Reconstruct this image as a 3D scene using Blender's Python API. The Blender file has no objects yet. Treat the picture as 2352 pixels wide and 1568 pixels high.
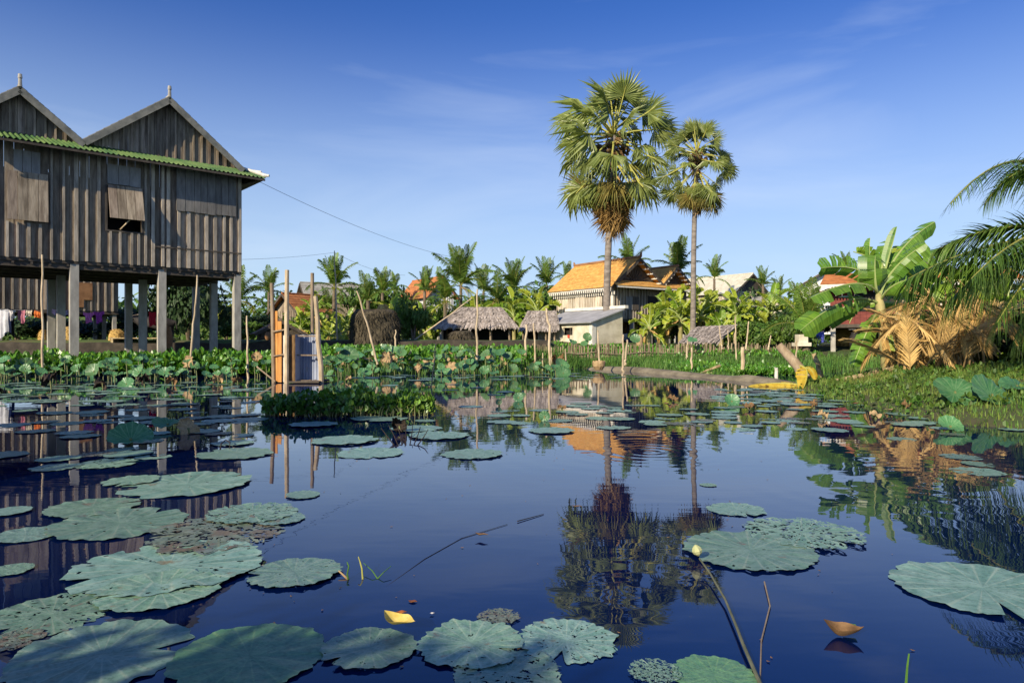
import bpy, math, random
from mathutils import Vector, Matrix, noise, Euler
R = math.radians
V = Vector
scene = bpy.context.scene
COL = scene.collection
rnd = random.Random(11)

# ------------------------------------------------------------------ camera, sky, sun
EYE = 1.0
cam_data = bpy.data.cameras.new("camera")
cam = bpy.data.objects.new("camera", cam_data)
COL.objects.link(cam)
cam.location = (0, 0, EYE)
cam.rotation_euler = (R(90), 0, 0)
cam_data.lens = 24
cam_data.sensor_width = 36
cam_data.clip_start = 0.05
cam_data.clip_end = 3000
scene.camera = cam
scene.view_settings.view_transform = 'Standard'
scene.view_settings.look = 'None'
scene.view_settings.exposure = 0.5
scene.view_settings.gamma = 1.0
scene.cycles.max_bounces = 8
scene.cycles.transparent_max_bounces = 8
scene.cycles.caustics_reflective = False
scene.cycles.caustics_refractive = False

SUN_EL = 25.0
sun_vec = V((-0.557 * math.cos(R(SUN_EL)), -0.831 * math.cos(R(SUN_EL)), math.sin(R(SUN_EL)))).normalized()
SUN_AZ = math.atan2(sun_vec.x, sun_vec.y)          # clockwise from +Y

world = bpy.data.worlds.new("World")
scene.world = world
world.use_nodes = True
wn, wl = world.node_tree.nodes, world.node_tree.links
wn.clear()
w_out = wn.new('ShaderNodeOutputWorld')
w_bg = wn.new('ShaderNodeBackground')
w_bg.inputs['Strength'].default_value = 0.1
sky = wn.new('ShaderNodeTexSky')
sky.sky_type = 'NISHITA'
sky.sun_disc = False
sky.sun_elevation = R(SUN_EL)
sky.sun_rotation = SUN_AZ
sky.altitude = 0
sky.air_density = 1.0
sky.dust_density = 1.0
sky.ozone_density = 3.5
tint = wn.new('ShaderNodeMix'); tint.data_type = 'RGBA'; tint.blend_type = 'MULTIPLY'
tint.inputs[0].default_value = 1.0
tint.inputs[7].default_value = (0.31, 0.55, 1.03, 1)
w_tc = wn.new('ShaderNodeTexCoord')
w_map = wn.new('ShaderNodeMapping')
w_map.inputs['Rotation'].default_value = (0, R(-13), 0)
w_map.inputs['Location'].default_value = (0.9, 0.3, 0.45)
w_map.inputs['Scale'].default_value = (1.3, 1.3, 6.5)
w_n = wn.new('ShaderNodeTexNoise')
w_n.inputs['Scale'].default_value = 1.5
w_n.inputs['Detail'].default_value = 7
w_n.inputs['Roughness'].default_value = 0.52
w_n.inputs['Distortion'].default_value = 0.5
w_r = wn.new('ShaderNodeValToRGB')
w_r.color_ramp.elements[0].position = 0.48
w_r.color_ramp.elements[0].color = (0, 0, 0, 1)
w_r.color_ramp.elements[1].position = 0.86
w_r.color_ramp.elements[1].color = (0.38, 0.38, 0.38, 1)
w_mix = wn.new('ShaderNodeMix'); w_mix.data_type = 'RGBA'
w_mix.inputs[7].default_value = (5.6, 6.4, 7.6, 1)
wl.new(w_tc.outputs['Generated'], w_map.inputs['Vector'])
wl.new(w_map.outputs[0], w_n.inputs['Vector'])
wl.new(w_n.outputs['Fac'], w_r.inputs['Fac'])
wl.new(sky.outputs[0], tint.inputs[6])
w_sep = wn.new('ShaderNodeSeparateXYZ')
wl.new(w_tc.outputs['Generated'], w_sep.inputs[0])
w_hr = wn.new('ShaderNodeValToRGB')          # pale humid air low in the sky
w_hr.color_ramp.interpolation = 'EASE'
w_hr.color_ramp.elements[0].position = 0.0
w_hr.color_ramp.elements[0].color = (0.82, 0.82, 0.82, 1)
w_hr.color_ramp.elements[1].position = 0.46
w_hr.color_ramp.elements[1].color = (0, 0, 0, 1)
wl.new(w_sep.outputs['Z'], w_hr.inputs['Fac'])
w_hz = wn.new('ShaderNodeMix'); w_hz.data_type = 'RGBA'
w_hz.inputs[7].default_value = (4.75, 6.05, 7.1, 1)
wl.new(w_hr.outputs['Color'], w_hz.inputs[0])
wl.new(tint.outputs[2], w_hz.inputs[6])
wl.new(w_hz.outputs[2], w_mix.inputs[6])
wl.new(w_r.outputs['Color'], w_mix.inputs[0])
wl.new(w_mix.outputs[2], w_bg.inputs['Color'])
wl.new(w_bg.outputs[0], w_out.inputs['Surface'])

sun_data = bpy.data.lights.new("sun", 'SUN')
sun_data.energy = 4.9
sun_data.angle = R(0.5)
sun_data.color = (1.0, 0.86, 0.64)
sun = bpy.data.objects.new("sun", sun_data)
COL.objects.link(sun)
sun.rotation_euler = sun_vec.to_track_quat('Z', 'Y').to_euler()

# ------------------------------------------------------------------ picture -> place (2351 x 1568 reading of the photograph)
F, CX, CY = 1567.3, 1175.5, 784.0
def P(x, y, Y): return V(((x - CX) / F * Y, Y, EYE + (CY - y) / F * Y))
def W(x, y):
    Y = F * EYE / (y - CY)
    return V(((x - CX) / F * Y, Y, 0))
def ss(a, b, x):
    t = min(1, max(0, (x - a) / (b - a)))
    return t * t * (3 - 2 * t)

# ------------------------------------------------------------------ object helpers
def tag(o, label=None, cat=None, group=None, kind=None):
    if label: o['label'] = label
    if cat: o['category'] = cat
    if group: o['group'] = group
    if kind: o['kind'] = kind
    return o
def thing(name, label, cat, loc=(0, 0, 0), rotz=0, group=None, parent=None):
    o = bpy.data.objects.new(name, None)
    o.empty_display_size = 0.2
    COL.objects.link(o)
    o.location = loc
    o.rotation_euler = (0, 0, rotz)
    if parent: o.parent = parent
    return tag(o, label, cat, group)
def put(name, mesh, parent=None, M=None):
    o = bpy.data.objects.new(name, mesh)
    COL.objects.link(o)
    if parent: o.parent = parent
    if M is not None: o.matrix_local = M
    return o
def dup(root, loc, rotz=0, scale=1.0, label=None, group=None):
    c = root.copy(); COL.objects.link(c)
    c.location = loc; c.rotation_euler = (0, 0, rotz); c.scale = (scale,) * 3
    if label: c['label'] = label
    if group: c['group'] = group
    for ch in list(root.children):
        k = ch.copy(); COL.objects.link(k); k.parent = c
        for g in list(ch.children):
            d = g.copy(); COL.objects.link(d); d.parent = k
    return c

class MB:
    def __init__(s): s.v, s.f, s.m, s.at = [], [], [], {}
    def add(s, vs, fs, mi=0, at=None):
        n = len(s.v)
        if at:
            for i, x in enumerate(at): s.at[n + i] = x
        s.v += [tuple(p) for p in vs]
        s.f += [tuple(i + n for i in f) for f in fs]
        s.m += [mi] * len(fs)
    def box(s, x0, x1, y0, y1, z0, z1, mi=0):
        vs = [(x, y, z) for z in (z0, z1) for y in (y0, y1) for x in (x0, x1)]
        s.add(vs, [(0, 2, 3, 1), (4, 5, 7, 6), (0, 1, 5, 4), (2, 6, 7, 3), (0, 4, 6, 2), (1, 3, 7, 5)], mi)
    def bar(s, a, b, w, h, up=V((0, 0, 1)), mi=0):
        a, b = V(a), V(b)
        t = (b - a).normalized()
        sd = t.cross(up)
        if sd.length < 1e-4: sd = t.cross(V((1, 0, 0)))
        sd.normalize(); u = sd.cross(t)
        vs = []
        for p in (a, b):
            for i, j in ((-1, -1), (1, -1), (1, 1), (-1, 1)):
                vs.append(p + sd * (i * w / 2) + u * (j * h / 2))
        s.add(vs, [(0, 1, 2, 3), (7, 6, 5, 4), (0, 4, 5, 1), (1, 5, 6, 2), (2, 6, 7, 3), (3, 7, 4, 0)], mi)
    def tube(s, pts, rs, n=7, mi=0, cap=True):
        pts = [V(p) for p in pts]
        if not hasattr(rs, '__len__'): rs = [rs] * len(pts)
        vs, fs = [], []
        ref = V((0.31, 0.87, 0.12))
        for i, p in enumerate(pts):
            t = (pts[min(i + 1, len(pts) - 1)] - pts[max(i - 1, 0)]).normalized()
            sd = t.cross(ref)
            if sd.length < 1e-3: sd = t.cross(V((1, 0, 0)))
            sd.normalize(); u = sd.cross(t)
            for k in range(n):
                a = 2 * math.pi * k / n
                vs.append(p + (sd * math.cos(a) + u * math.sin(a)) * rs[i])
        for i in range(len(pts) - 1):
            for k in range(n):
                fs.append((i * n + k, i * n + (k + 1) % n, (i + 1) * n + (k + 1) % n, (i + 1) * n + k))
        if cap:
            fs.append(tuple(range(n - 1, -1, -1)))
            fs.append(tuple((len(pts) - 1) * n + k for k in range(n)))
        s.add(vs, fs, mi)
    def slab(s, pts, th, mi=0):
        """flat polygon given thickness along its own normal"""
        pts = [V(p) for p in pts]
        nrm = (pts[1] - pts[0]).cross(pts[2] - pts[0]).normalized()
        n = len(pts)
        vs = pts + [p + nrm * th for p in pts]
        fs = [tuple(range(n - 1, -1, -1)), tuple(range(n, 2 * n))]
        fs += [(i, (i + 1) % n, n + (i + 1) % n, n + i) for i in range(n)]
        s.add(vs, fs, mi)
    def mesh(s, name, mats, smooth=False):
        me = bpy.data.meshes.new(name)
        me.from_pydata(s.v, [], s.f)
        if not isinstance(mats, (list, tuple)): mats = [mats]
        for m in mats: me.materials.append(m)
        if any(s.m): me.polygons.foreach_set('material_index', s.m)
        if smooth: me.polygons.foreach_set('use_smooth', [True] * len(s.f))
        if s.at:
            a = me.attributes.new('along', 'FLOAT', 'POINT')
            a.data.foreach_set('value', [s.at.get(i, 0.0) for i in range(len(s.v))])
        me.update()
        return me
    def build(s, name, mats, parent=None, smooth=False, M=None):
        return put(name, s.mesh(name, mats, smooth), parent, M)

# ------------------------------------------------------------------ materials
def mat(name, c1, c2=None, scale=4.0, stretch=(1, 1, 1), rough=0.75, bump=0.0, bscale=None, island=0.0, hue=0.0,
        trans=0.0, c3=None, spec=0.3, lo=0.35, hi=0.65, metal=0.0, detail=5, objrand=0.0, tcol=None, ribs=0):
    m = bpy.data.materials.new(name)
    m.use_nodes = True
    nt = m.node_tree; N, L = nt.nodes, nt.links
    N.clear()
    out = N.new('ShaderNodeOutputMaterial')
    bs = N.new('ShaderNodeBsdfPrincipled')
    bs.inputs['Roughness'].default_value = rough
    bs.inputs['Metallic'].default_value = metal
    bs.inputs['Specular IOR Level'].default_value = spec
    tc = N.new('ShaderNodeTexCoord')
    mp = N.new('ShaderNodeMapping')
    mp.inputs['Scale'].default_value = stretch
    L.new(tc.outputs['Object'], mp.inputs['Vector'])
    nz = N.new('ShaderNodeTexNoise')
    nz.inputs['Scale'].default_value = scale
    nz.inputs['Detail'].default_value = detail
    nz.inputs['Roughness'].default_value = 0.6
    L.new(mp.outputs[0], nz.inputs['Vector'])
    rp = N.new('ShaderNodeValToRGB')
    e = rp.color_ramp.elements
    e[0].position, e[1].position = lo, hi
    e[0].color = (*c1, 1)
    e[1].color = (*(c2 or c1), 1)
    if c3:
        k = e.new(min(0.98, hi + 0.1)); k.color = (*c3, 1)
    L.new(nz.outputs['Fac'], rp.inputs['Fac'])
    col = rp.outputs['Color']
    if island or hue or objrand:
        geo = N.new('ShaderNodeNewGeometry')
        hs = N.new('ShaderNodeHueSaturation')
        def rng(src, a, b):
            r = N.new('ShaderNodeMapRange')
            r.inputs['To Min'].default_value = a; r.inputs['To Max'].default_value = b
            L.new(src, r.inputs['Value'])
            return r.outputs[0]
        v = rng(geo.outputs['Random Per Island'], 1 - island, 1 + island)
        if objrand:
            oi = N.new('ShaderNodeObjectInfo')
            mm = N.new('ShaderNodeMath'); mm.operation = 'MULTIPLY'
            L.new(v, mm.inputs[0]); L.new(rng(oi.outputs['Random'], 1 - objrand, 1 + objrand), mm.inputs[1])
            v = mm.outputs[0]
        L.new(v, hs.inputs['Value'])
        if hue:
            wn_ = N.new('ShaderNodeTexWhiteNoise'); wn_.noise_dimensions = '1D'
            L.new(geo.outputs['Random Per Island'], wn_.inputs['W'])
            L.new(rng(wn_.outputs['Value'], 0.5 - hue, 0.5 + hue), hs.inputs['Hue'])
        L.new(col, hs.inputs['Color'])
        col = hs.outputs['Color']
    if ribs:
        at = N.new('ShaderNodeAttribute'); at.attribute_name = 'along'
        m1 = N.new('ShaderNodeMath'); m1.operation = 'MULTIPLY'; m1.inputs[1].default_value = ribs
        L.new(at.outputs['Fac'], m1.inputs[0])
        n1 = N.new('ShaderNodeTexNoise'); n1.noise_dimensions = '1D'; n1.inputs['Scale'].default_value = 1.0; n1.inputs['Detail'].default_value = 3
        L.new(m1.outputs[0], n1.inputs['W'])
        q1 = N.new('ShaderNodeValToRGB')
        q1.color_ramp.elements[0].position = 0.32; q1.color_ramp.elements[1].position = 0.66
        q1.color_ramp.elements[0].color = (0.62, 0.68, 0.6, 1); q1.color_ramp.elements[1].color = (1.3, 1.22, 1.15, 1)
        L.new(n1.outputs['Fac'], q1.inputs['Fac'])
        mm_ = N.new('ShaderNodeMix'); mm_.data_type = 'RGBA'; mm_.blend_type = 'MULTIPLY'; mm_.inputs[0].default_value = 1
        L.new(col, mm_.inputs[6]); L.new(q1.outputs['Color'], mm_.inputs[7]); col = mm_.outputs[2]
    L.new(col, bs.inputs['Base Color'])
    if bump:
        nb = N.new('ShaderNodeTexNoise')
        nb.inputs['Scale'].default_value = bscale or scale * 3
        nb.inputs['Detail'].default_value = 4
        L.new(mp.outputs[0], nb.inputs['Vector'])
        bp = N.new('ShaderNodeBump')
        bp.inputs['Strength'].default_value = bump
        bp.inputs['Distance'].default_value = 0.02
        L.new(nb.outputs['Fac'], bp.inputs['Height'])
        L.new(bp.outputs[0], bs.inputs['Normal'])
    sh = bs.outputs[0]
    if trans:
        tr = N.new('ShaderNodeBsdfTranslucent')
        if tcol:
            tm = N.new('ShaderNodeMix'); tm.data_type = 'RGBA'; tm.blend_type = 'MULTIPLY'; tm.inputs[0].default_value = 1
            L.new(col, tm.inputs[6]); tm.inputs[7].default_value = (*tcol, 1)
            L.new(tm.outputs[2], tr.inputs['Color'])
        else:
            L.new(col, tr.inputs['Color'])
        mx = N.new('ShaderNodeMixShader')
        mx.inputs[0].default_value = trans
        L.new(sh, mx.inputs[1]); L.new(tr.outputs[0], mx.inputs[2])
        sh = mx.outputs[0]
    L.new(sh, out.inputs['Surface'])
    return m

TC = (1.6, 1.5, 0.7)
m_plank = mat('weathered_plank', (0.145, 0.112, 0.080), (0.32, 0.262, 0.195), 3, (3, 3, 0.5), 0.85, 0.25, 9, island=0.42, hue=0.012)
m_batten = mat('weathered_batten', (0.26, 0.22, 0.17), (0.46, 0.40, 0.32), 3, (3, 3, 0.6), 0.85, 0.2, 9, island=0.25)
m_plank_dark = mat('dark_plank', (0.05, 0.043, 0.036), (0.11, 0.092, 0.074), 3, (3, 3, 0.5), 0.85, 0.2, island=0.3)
m_panel = mat('grey_panel', (0.17, 0.165, 0.155), (0.27, 0.26, 0.24), 3, (2, 2, 0.6), 0.8, 0.15, island=0.15)
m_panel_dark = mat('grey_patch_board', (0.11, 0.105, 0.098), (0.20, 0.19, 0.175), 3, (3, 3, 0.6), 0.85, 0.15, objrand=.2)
m_barge = mat('grey_barge_board', (0.13, 0.135, 0.12), (0.24, 0.235, 0.20), 4, (1, 1, 1), 0.8, 0.15)
m_green_sheet = mat('green_corrugated_sheet', (0.03, 0.095, 0.03), (0.13, 0.20, 0.06), 1.6, (1, 1, 1), 0.5, island=0.0, spec=0.4)
m_roof_grey = mat('grey_roof_sheet', (0.24, 0.23, 0.20), (0.40, 0.385, 0.34), 1.4, rough=0.8, bump=0.1)
m_concrete = mat('concrete_post', (0.27, 0.255, 0.225), (0.42, 0.40, 0.35), 5, (1, 1, 0.4), 0.9, 0.15)
m_plaster = mat('pale_plaster', (0.42, 0.37, 0.26), (0.66, 0.60, 0.46), 1.7, rough=0.95, bump=0.15, lo=0.3, hi=0.6)
m_trim = mat('white_trim', (0.55, 0.52, 0.45), (0.72, 0.69, 0.61), 4, rough=0.8)
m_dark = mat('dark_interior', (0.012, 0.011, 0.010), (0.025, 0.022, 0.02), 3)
m_timber = mat('dark_timber', (0.055, 0.045, 0.037), (0.10, 0.083, 0.066), 5, (1, 1, 0.4), 0.9)
m_orange_tile = mat('orange_roof_tile', (0.50, 0.255, 0.06), (0.72, 0.44, 0.14), 5, (1, 1, 2), 0.8, 0.3, 30, island=0.14)
m_red_tile = mat('red_roof_tile', (0.33, 0.12, 0.04), (0.50, 0.20, 0.07), 4, rough=0.8, bump=0.3, bscale=30, island=0.14)
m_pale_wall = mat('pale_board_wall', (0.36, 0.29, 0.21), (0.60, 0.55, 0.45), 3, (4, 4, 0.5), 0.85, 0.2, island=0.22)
m_blue_wall = mat('blue_striped_board', (0.10, 0.14, 0.42), (0.16, 0.21, 0.55), 3)
m_red_wall = mat('dark_red_board', (0.11, 0.022, 0.018), (0.19, 0.045, 0.032), 3, (1, 1, 4), 0.7, island=0.1)
m_white_wall = mat('white_wall', (0.58, 0.58, 0.56), (0.72, 0.72, 0.70), 3)
m_blue_sheet = mat('blue_grey_corrugated_sheet', (0.22, 0.25, 0.33), (0.36, 0.40, 0.50), 2.5, (1, 1, 0.5), 0.45, spec=0.5, c3=(0.33, 0.26, 0.2))
m_orange_wood = mat('orange_plank', (0.36, 0.15, 0.035), (0.58, 0.29, 0.085), 4, (4, 4, 0.5), 0.75, 0.2, island=0.2)
m_bark = mat('dark_bark_sheet', (0.10, 0.058, 0.026), (0.24, 0.145, 0.06), 6, (3, 3, 0.6), 0.9, 0.5)
m_pole = mat('pale_pole', (0.34, 0.26, 0.16), (0.58, 0.47, 0.32), 7, (1, 1, 0.35), 0.8, 0.2, objrand=0.15)
m_pole_dark = mat('grey_brown_pole', (0.19, 0.14, 0.095), (0.32, 0.25, 0.17), 7, (1, 1, 0.35), 0.85, 0.2)
m_thatch = mat('grey_thatch', (0.16, 0.13, 0.11), (0.42, 0.37, 0.33), 12, (1, 1, 1), 0.95, 0.4, 40, island=0.35)
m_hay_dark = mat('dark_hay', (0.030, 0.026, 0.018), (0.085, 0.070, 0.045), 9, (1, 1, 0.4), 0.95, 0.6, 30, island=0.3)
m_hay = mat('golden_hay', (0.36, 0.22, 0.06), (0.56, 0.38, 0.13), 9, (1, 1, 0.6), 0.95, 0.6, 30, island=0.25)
m_palm_trunk = mat('grey_palm_bark', (0.14, 0.118, 0.10), (0.27, 0.235, 0.20), 3, (1, 1, 3.0), 0.9, 0.5, 8)
m_fan = mat('palmyra_frond', (0.125, 0.170, 0.038), (0.225, 0.265, 0.070), 1.2, rough=0.42, island=0.0, trans=0.22, spec=0.45, objrand=0.25, tcol=TC)
m_petiole = mat('yellow_green_stalk', (0.30, 0.30, 0.055), (0.42, 0.40, 0.10), 3, rough=0.6)
m_fan_dead = mat('dead_palmyra_frond', (0.28, 0.165, 0.050), (0.50, 0.33, 0.125), 2.2, rough=0.8, island=0.1, trans=0.15, objrand=0.3)
m_fan_old = mat('yellowing_palmyra_frond', (0.12, 0.125, 0.03), (0.25, 0.19, 0.05), 1.6, rough=0.6, trans=0.2, objrand=0.2)
m_fruit = mat('palm_fruit', (0.035, 0.02, 0.012), (0.16, 0.10, 0.03), 5, rough=0.5)
m_coco = mat('coconut_frond', (0.060, 0.125, 0.018), (0.14, 0.215, 0.032), 1.0, rough=0.42, island=0.25, trans=0.28, spec=0.4, objrand=0.3, tcol=TC)
m_coco_near = mat('coconut_frond_near', (0.055, 0.12, 0.018), (0.13, 0.21, 0.035), 1.0, rough=0.4, island=0.25, trans=0.28, spec=0.4, tcol=TC)
m_coco_dead = mat('dry_coconut_frond', (0.44, 0.27, 0.08), (0.68, 0.48, 0.20), 2, rough=0.8, island=0.3, trans=0.15, objrand=0.25)
m_rachis = mat('frond_rachis', (0.16, 0.17, 0.035), (0.26, 0.25, 0.06), 3, rough=0.6)
m_rachis_dead = mat('dry_rachis', (0.30, 0.19, 0.07), (0.45, 0.30, 0.12), 3, rough=0.8)
m_banana = mat('banana_leaf', (0.13, 0.25, 0.024), (0.24, 0.36, 0.042), 1.6, rough=0.38, island=.12, trans=0.32, spec=0.45, objrand=0.22, tcol=(1.5, 1.5, .6), ribs=60)
m_banana_yel = mat('yellow_banana_leaf', (0.26, 0.36, 0.03), (0.42, 0.46, 0.06), 1.6, rough=0.45, trans=0.32, objrand=0.15, ribs=60)
m_banana_near = mat('banana_leaf_near', (0.095, 0.225, 0.028), (0.165, 0.30, 0.042), 2.0, rough=0.36, island=.14, trans=0.30, spec=0.5, objrand=0.15, tcol=(1.5, 1.5, .6), ribs=60)
m_midrib = mat('banana_midrib', (0.26, 0.33, 0.10), (0.36, 0.42, 0.16), 3, rough=0.5)
m_bstem = mat('banana_stem', (0.22, 0.20, 0.075), (0.40, 0.34, 0.15), 5, (1, 1, 0.4), 0.7, c3=(0.15, 0.09, 0.045))
m_bstem_dry = mat('dry_banana_stem', (0.24, 0.17, 0.09), (0.50, 0.40, 0.22), 6, (1, 1, 0.4), 0.85, 0.4)
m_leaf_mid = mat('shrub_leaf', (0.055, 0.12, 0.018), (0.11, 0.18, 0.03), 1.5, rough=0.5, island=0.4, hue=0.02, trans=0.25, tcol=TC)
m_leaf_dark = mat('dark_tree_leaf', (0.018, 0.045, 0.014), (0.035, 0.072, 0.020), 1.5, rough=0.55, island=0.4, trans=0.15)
m_hyacinth = mat('hyacinth_leaf', (0.065, 0.19, 0.020), (0.135, 0.285, 0.036), 1.2, rough=0.35, island=0.4, hue=0.015, trans=0.25, spec=0.5, tcol=(1.4, 1.4, .5))
m_hyacinth_isle = mat('floating_hyacinth_leaf', (0.055, 0.15, 0.020), (0.15, 0.27, 0.04), 1.6, rough=0.35, island=0.4, hue=0.02, trans=0.25, spec=0.5, tcol=(1.5, 1.4, .5))
m_grass = mat('marsh_grass', (0.065, 0.16, 0.028), (0.125, 0.235, 0.045), 0.5, rough=0.6, island=0.35, hue=0.02, trans=0.25)
m_grass_dry = mat('bank_grass', (0.085, 0.18, 0.026), (0.20, 0.24, 0.055), 0.9, rough=0.65, island=0.4, hue=0.03, trans=0.2, lo=0.4, hi=0.7)
m_trunk = mat('brown_trunk', (0.10, 0.075, 0.05), (0.20, 0.155, 0.11), 5, rough=0.9, bump=0.4)
m_mud = mat('pale_wet_mud', (0.13, 0.11, 0.075), (0.26, 0.225, 0.155), 2.2, (1, 1, 2), 0.75, 0.4, 14)
m_brick = mat('dark_earth_wall', (0.030, 0.026, 0.021), (0.075, 0.062, 0.048), 2.5, rough=0.95, bump=0.5)
m_lead = mat('cable', (0.16, 0.17, 0.19), rough=0.6)
m_clay = mat('brown_clay', (0.20, 0.10, 0.045), (0.32, 0.17, 0.08), 3, rough=0.7)
m_hide = mat('black_hide', (0.012, 0.010, 0.009), (0.03, 0.026, 0.024), 4, rough=0.7)
m_yellow_leaf = mat('yellow_dead_leaf', (0.42, 0.26, 0.02), (0.62, 0.46, 0.06), 5, rough=0.5, trans=0.25, c3=(0.10, 0.045, 0.01), lo=0.3, hi=0.55)
m_brown_leaf = mat('brown_dead_leaf', (0.10, 0.055, 0.025), (0.32, 0.19, 0.085), 9, rough=0.7, trans=0.12)
m_dark_leaf = mat('blackened_dead_leaf', (0.018, 0.014, 0.011), (0.05, 0.034, 0.022), 6, rough=0.75)
m_tan_leaf = mat('tan_dead_leaf', (0.33, 0.22, 0.11), (0.50, 0.36, 0.19), 9, rough=0.7, trans=0.15)
m_stalk = mat('lotus_stalk', (0.10, 0.13, 0.05), (0.20, 0.20, 0.08), 5, rough=0.6)
m_bud = mat('lotus_bud', (0.42, 0.46, 0.20), (0.60, 0.60, 0.34), 5, rough=0.5, trans=0.2)

def pad_material(name, c1, c2, vein, brown, amount):
    """lotus leaf: radial veins, blotches of brown where it has rotted"""
    m = bpy.data.materials.new(name); m.use_nodes = True
    nt = m.node_tree; N, L = nt.nodes, nt.links
    bs = N['Principled BSDF']
    bs.inputs['Roughness'].default_value = 0.42
    bs.inputs['Specular IOR Level'].default_value = 0.5
    tc = N.new('ShaderNodeTexCoord')
    nz = N.new('ShaderNodeTexNoise'); nz.inputs['Scale'].default_value = 3.5; nz.inputs['Detail'].default_value = 5
    L.new(tc.outputs['Object'], nz.inputs['Vector'])
    rp = N.new('ShaderNodeValToRGB')
    rp.color_ramp.elements[0].position = 0.35; rp.color_ramp.elements[1].position = 0.68
    rp.color_ramp.elements[0].color = (*c1, 1); rp.color_ramp.elements[1].color = (*c2, 1)
    L.new(nz.outputs['Fac'], rp.inputs['Fac'])
    gr = N.new('ShaderNodeTexGradient'); gr.gradient_type = 'RADIAL'
    L.new(tc.outputs['Object'], gr.inputs['Vector'])
    ma = N.new('ShaderNodeMath'); ma.operation = 'MULTIPLY'; ma.inputs[1].default_value = 21.0
    L.new(gr.outputs['Fac'], ma.inputs[0])
    fr = N.new('ShaderNodeMath'); fr.operation = 'PINGPONG'; fr.inputs[1].default_value = 0.5
    L.new(ma.outputs[0], fr.inputs[0])
    vr = N.new('ShaderNodeValToRGB')
    vr.color_ramp.elements[0].position = 0.0; vr.color_ramp.elements[1].position = 0.12
    vr.color_ramp.elements[0].color = (0.8, 0.8, 0.8, 1); vr.color_ramp.elements[1].color = (0, 0, 0, 1)
    L.new(fr.outputs[0], vr.inputs['Fac'])
    mx = N.new('ShaderNodeMix'); mx.data_type = 'RGBA'; mx.inputs[7].default_value = (*vein, 1)
    L.new(vr.outputs['Color'], mx.inputs[0]); L.new(rp.outputs['Color'], mx.inputs[6])
    oi = N.new('ShaderNodeObjectInfo')
    n2 = N.new('ShaderNodeTexNoise'); n2.noise_dimensions = '4D'; n2.inputs['Scale'].default_value = 2.6; n2.inputs['Detail'].default_value = 6
    n2.inputs['Roughness'].default_value = 0.65
    L.new(tc.outputs['Object'], n2.inputs['Vector'])
    mw = N.new('ShaderNodeMath'); mw.operation = 'MULTIPLY'; mw.inputs[1].default_value = 30
    L.new(oi.outputs['Random'], mw.inputs[0]); L.new(mw.outputs[0], n2.inputs['W'])
    r2 = N.new('ShaderNodeValToRGB')
    r2.color_ramp.elements[0].position = 0.66 - amount; r2.color_ramp.elements[1].position = 0.74 - amount
    r2.color_ramp.elements[0].color = (0, 0, 0, 1); r2.color_ramp.elements[1].color = (0.85, 0.85, 0.85, 1)
    L.new(n2.outputs['Fac'], r2.inputs['Fac'])
    m2 = N.new('ShaderNodeMix'); m2.data_type = 'RGBA'; m2.inputs[7].default_value = (*brown, 1)
    L.new(r2.outputs['Color'], m2.inputs[0]); L.new(mx.outputs[2], m2.inputs[6])
    hs = N.new('ShaderNodeHueSaturation')
    mr = N.new('ShaderNodeMapRange'); mr.inputs['To Min'].default_value = 0.78; mr.inputs['To Max'].default_value = 1.2
    L.new(oi.outputs['Random'], mr.inputs['Value']); L.new(mr.outputs[0], hs.inputs['Value'])
    L.new(m2.outputs[2], hs.inputs['Color'])
    L.new(hs.outputs['Color'], bs.inputs['Base Color'])
    n3 = N.new('ShaderNodeTexNoise'); n3.inputs['Scale'].default_value = 16; n3.inputs['Detail'].default_value = 6; n3.inputs['Roughness'].default_value = 0.7
    L.new(tc.outputs['Object'], n3.inputs['Vector'])
    r3 = N.new('ShaderNodeValToRGB')
    r3.color_ramp.elements[0].position = 0.36; r3.color_ramp.elements[1].position = 0.50
    r3.color_ramp.elements[0].color = (0.62, 0.66, 0.62, 1); r3.color_ramp.elements[1].color = (1, 1, 1, 1)
    k3 = r3.color_ramp.elements.new(0.68); k3.color = (1.0, 1.0, 1.0, 1)
    k4 = r3.color_ramp.elements.new(0.72); k4.color = (1.25, 1.2, 1.0, 1)
    L.new(n3.outputs['Fac'], r3.inputs['Fac'])
    m3 = N.new('ShaderNodeMix'); m3.data_type = 'RGBA'; m3.blend_type = 'MULTIPLY'; m3.inputs[0].default_value = 1
    L.new(hs.outputs['Color'], m3.inputs[6]); L.new(r3.outputs['Color'], m3.inputs[7])
    wn3 = N.new('ShaderNodeTexWhiteNoise'); wn3.noise_dimensions = '1D'; L.new(oi.outputs['Random'], wn3.inputs['W'])
    mh = N.new('ShaderNodeMapRange'); mh.inputs['To Min'].default_value = 0.465; mh.inputs['To Max'].default_value = 0.525
    L.new(wn3.outputs['Value'], mh.inputs['Value']); L.new(mh.outputs[0], hs.inputs['Hue'])
    L.new(m3.outputs[2], bs.inputs['Base Color'])
    bp = N.new('ShaderNodeBump'); bp.inputs['Strength'].default_value = 0.35; bp.inputs['Distance'].default_value = 0.02
    L.new(nz.outputs['Fac'], bp.inputs['Height']); L.new(bp.outputs[0], bs.inputs['Normal'])
    return m
m_pad = pad_material('floating_lotus_pad', (0.125, 0.245, 0.180), (0.225, 0.350, 0.280), (0.31, 0.40, 0.30), (0.20, 0.14, 0.08), 0.05)
m_pad_green = pad_material('green_lotus_pad', (0.085, 0.215, 0.105), (0.145, 0.290, 0.135), (0.22, 0.34, 0.16), (0.17, 0.11, 0.055), -0.02)
m_pad_brown = pad_material('rotting_lotus_pad', (0.12, 0.165, 0.115), (0.22, 0.25, 0.19), (0.22, 0.24, 0.15), (0.16, 0.105, 0.07), 0.17)
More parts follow.
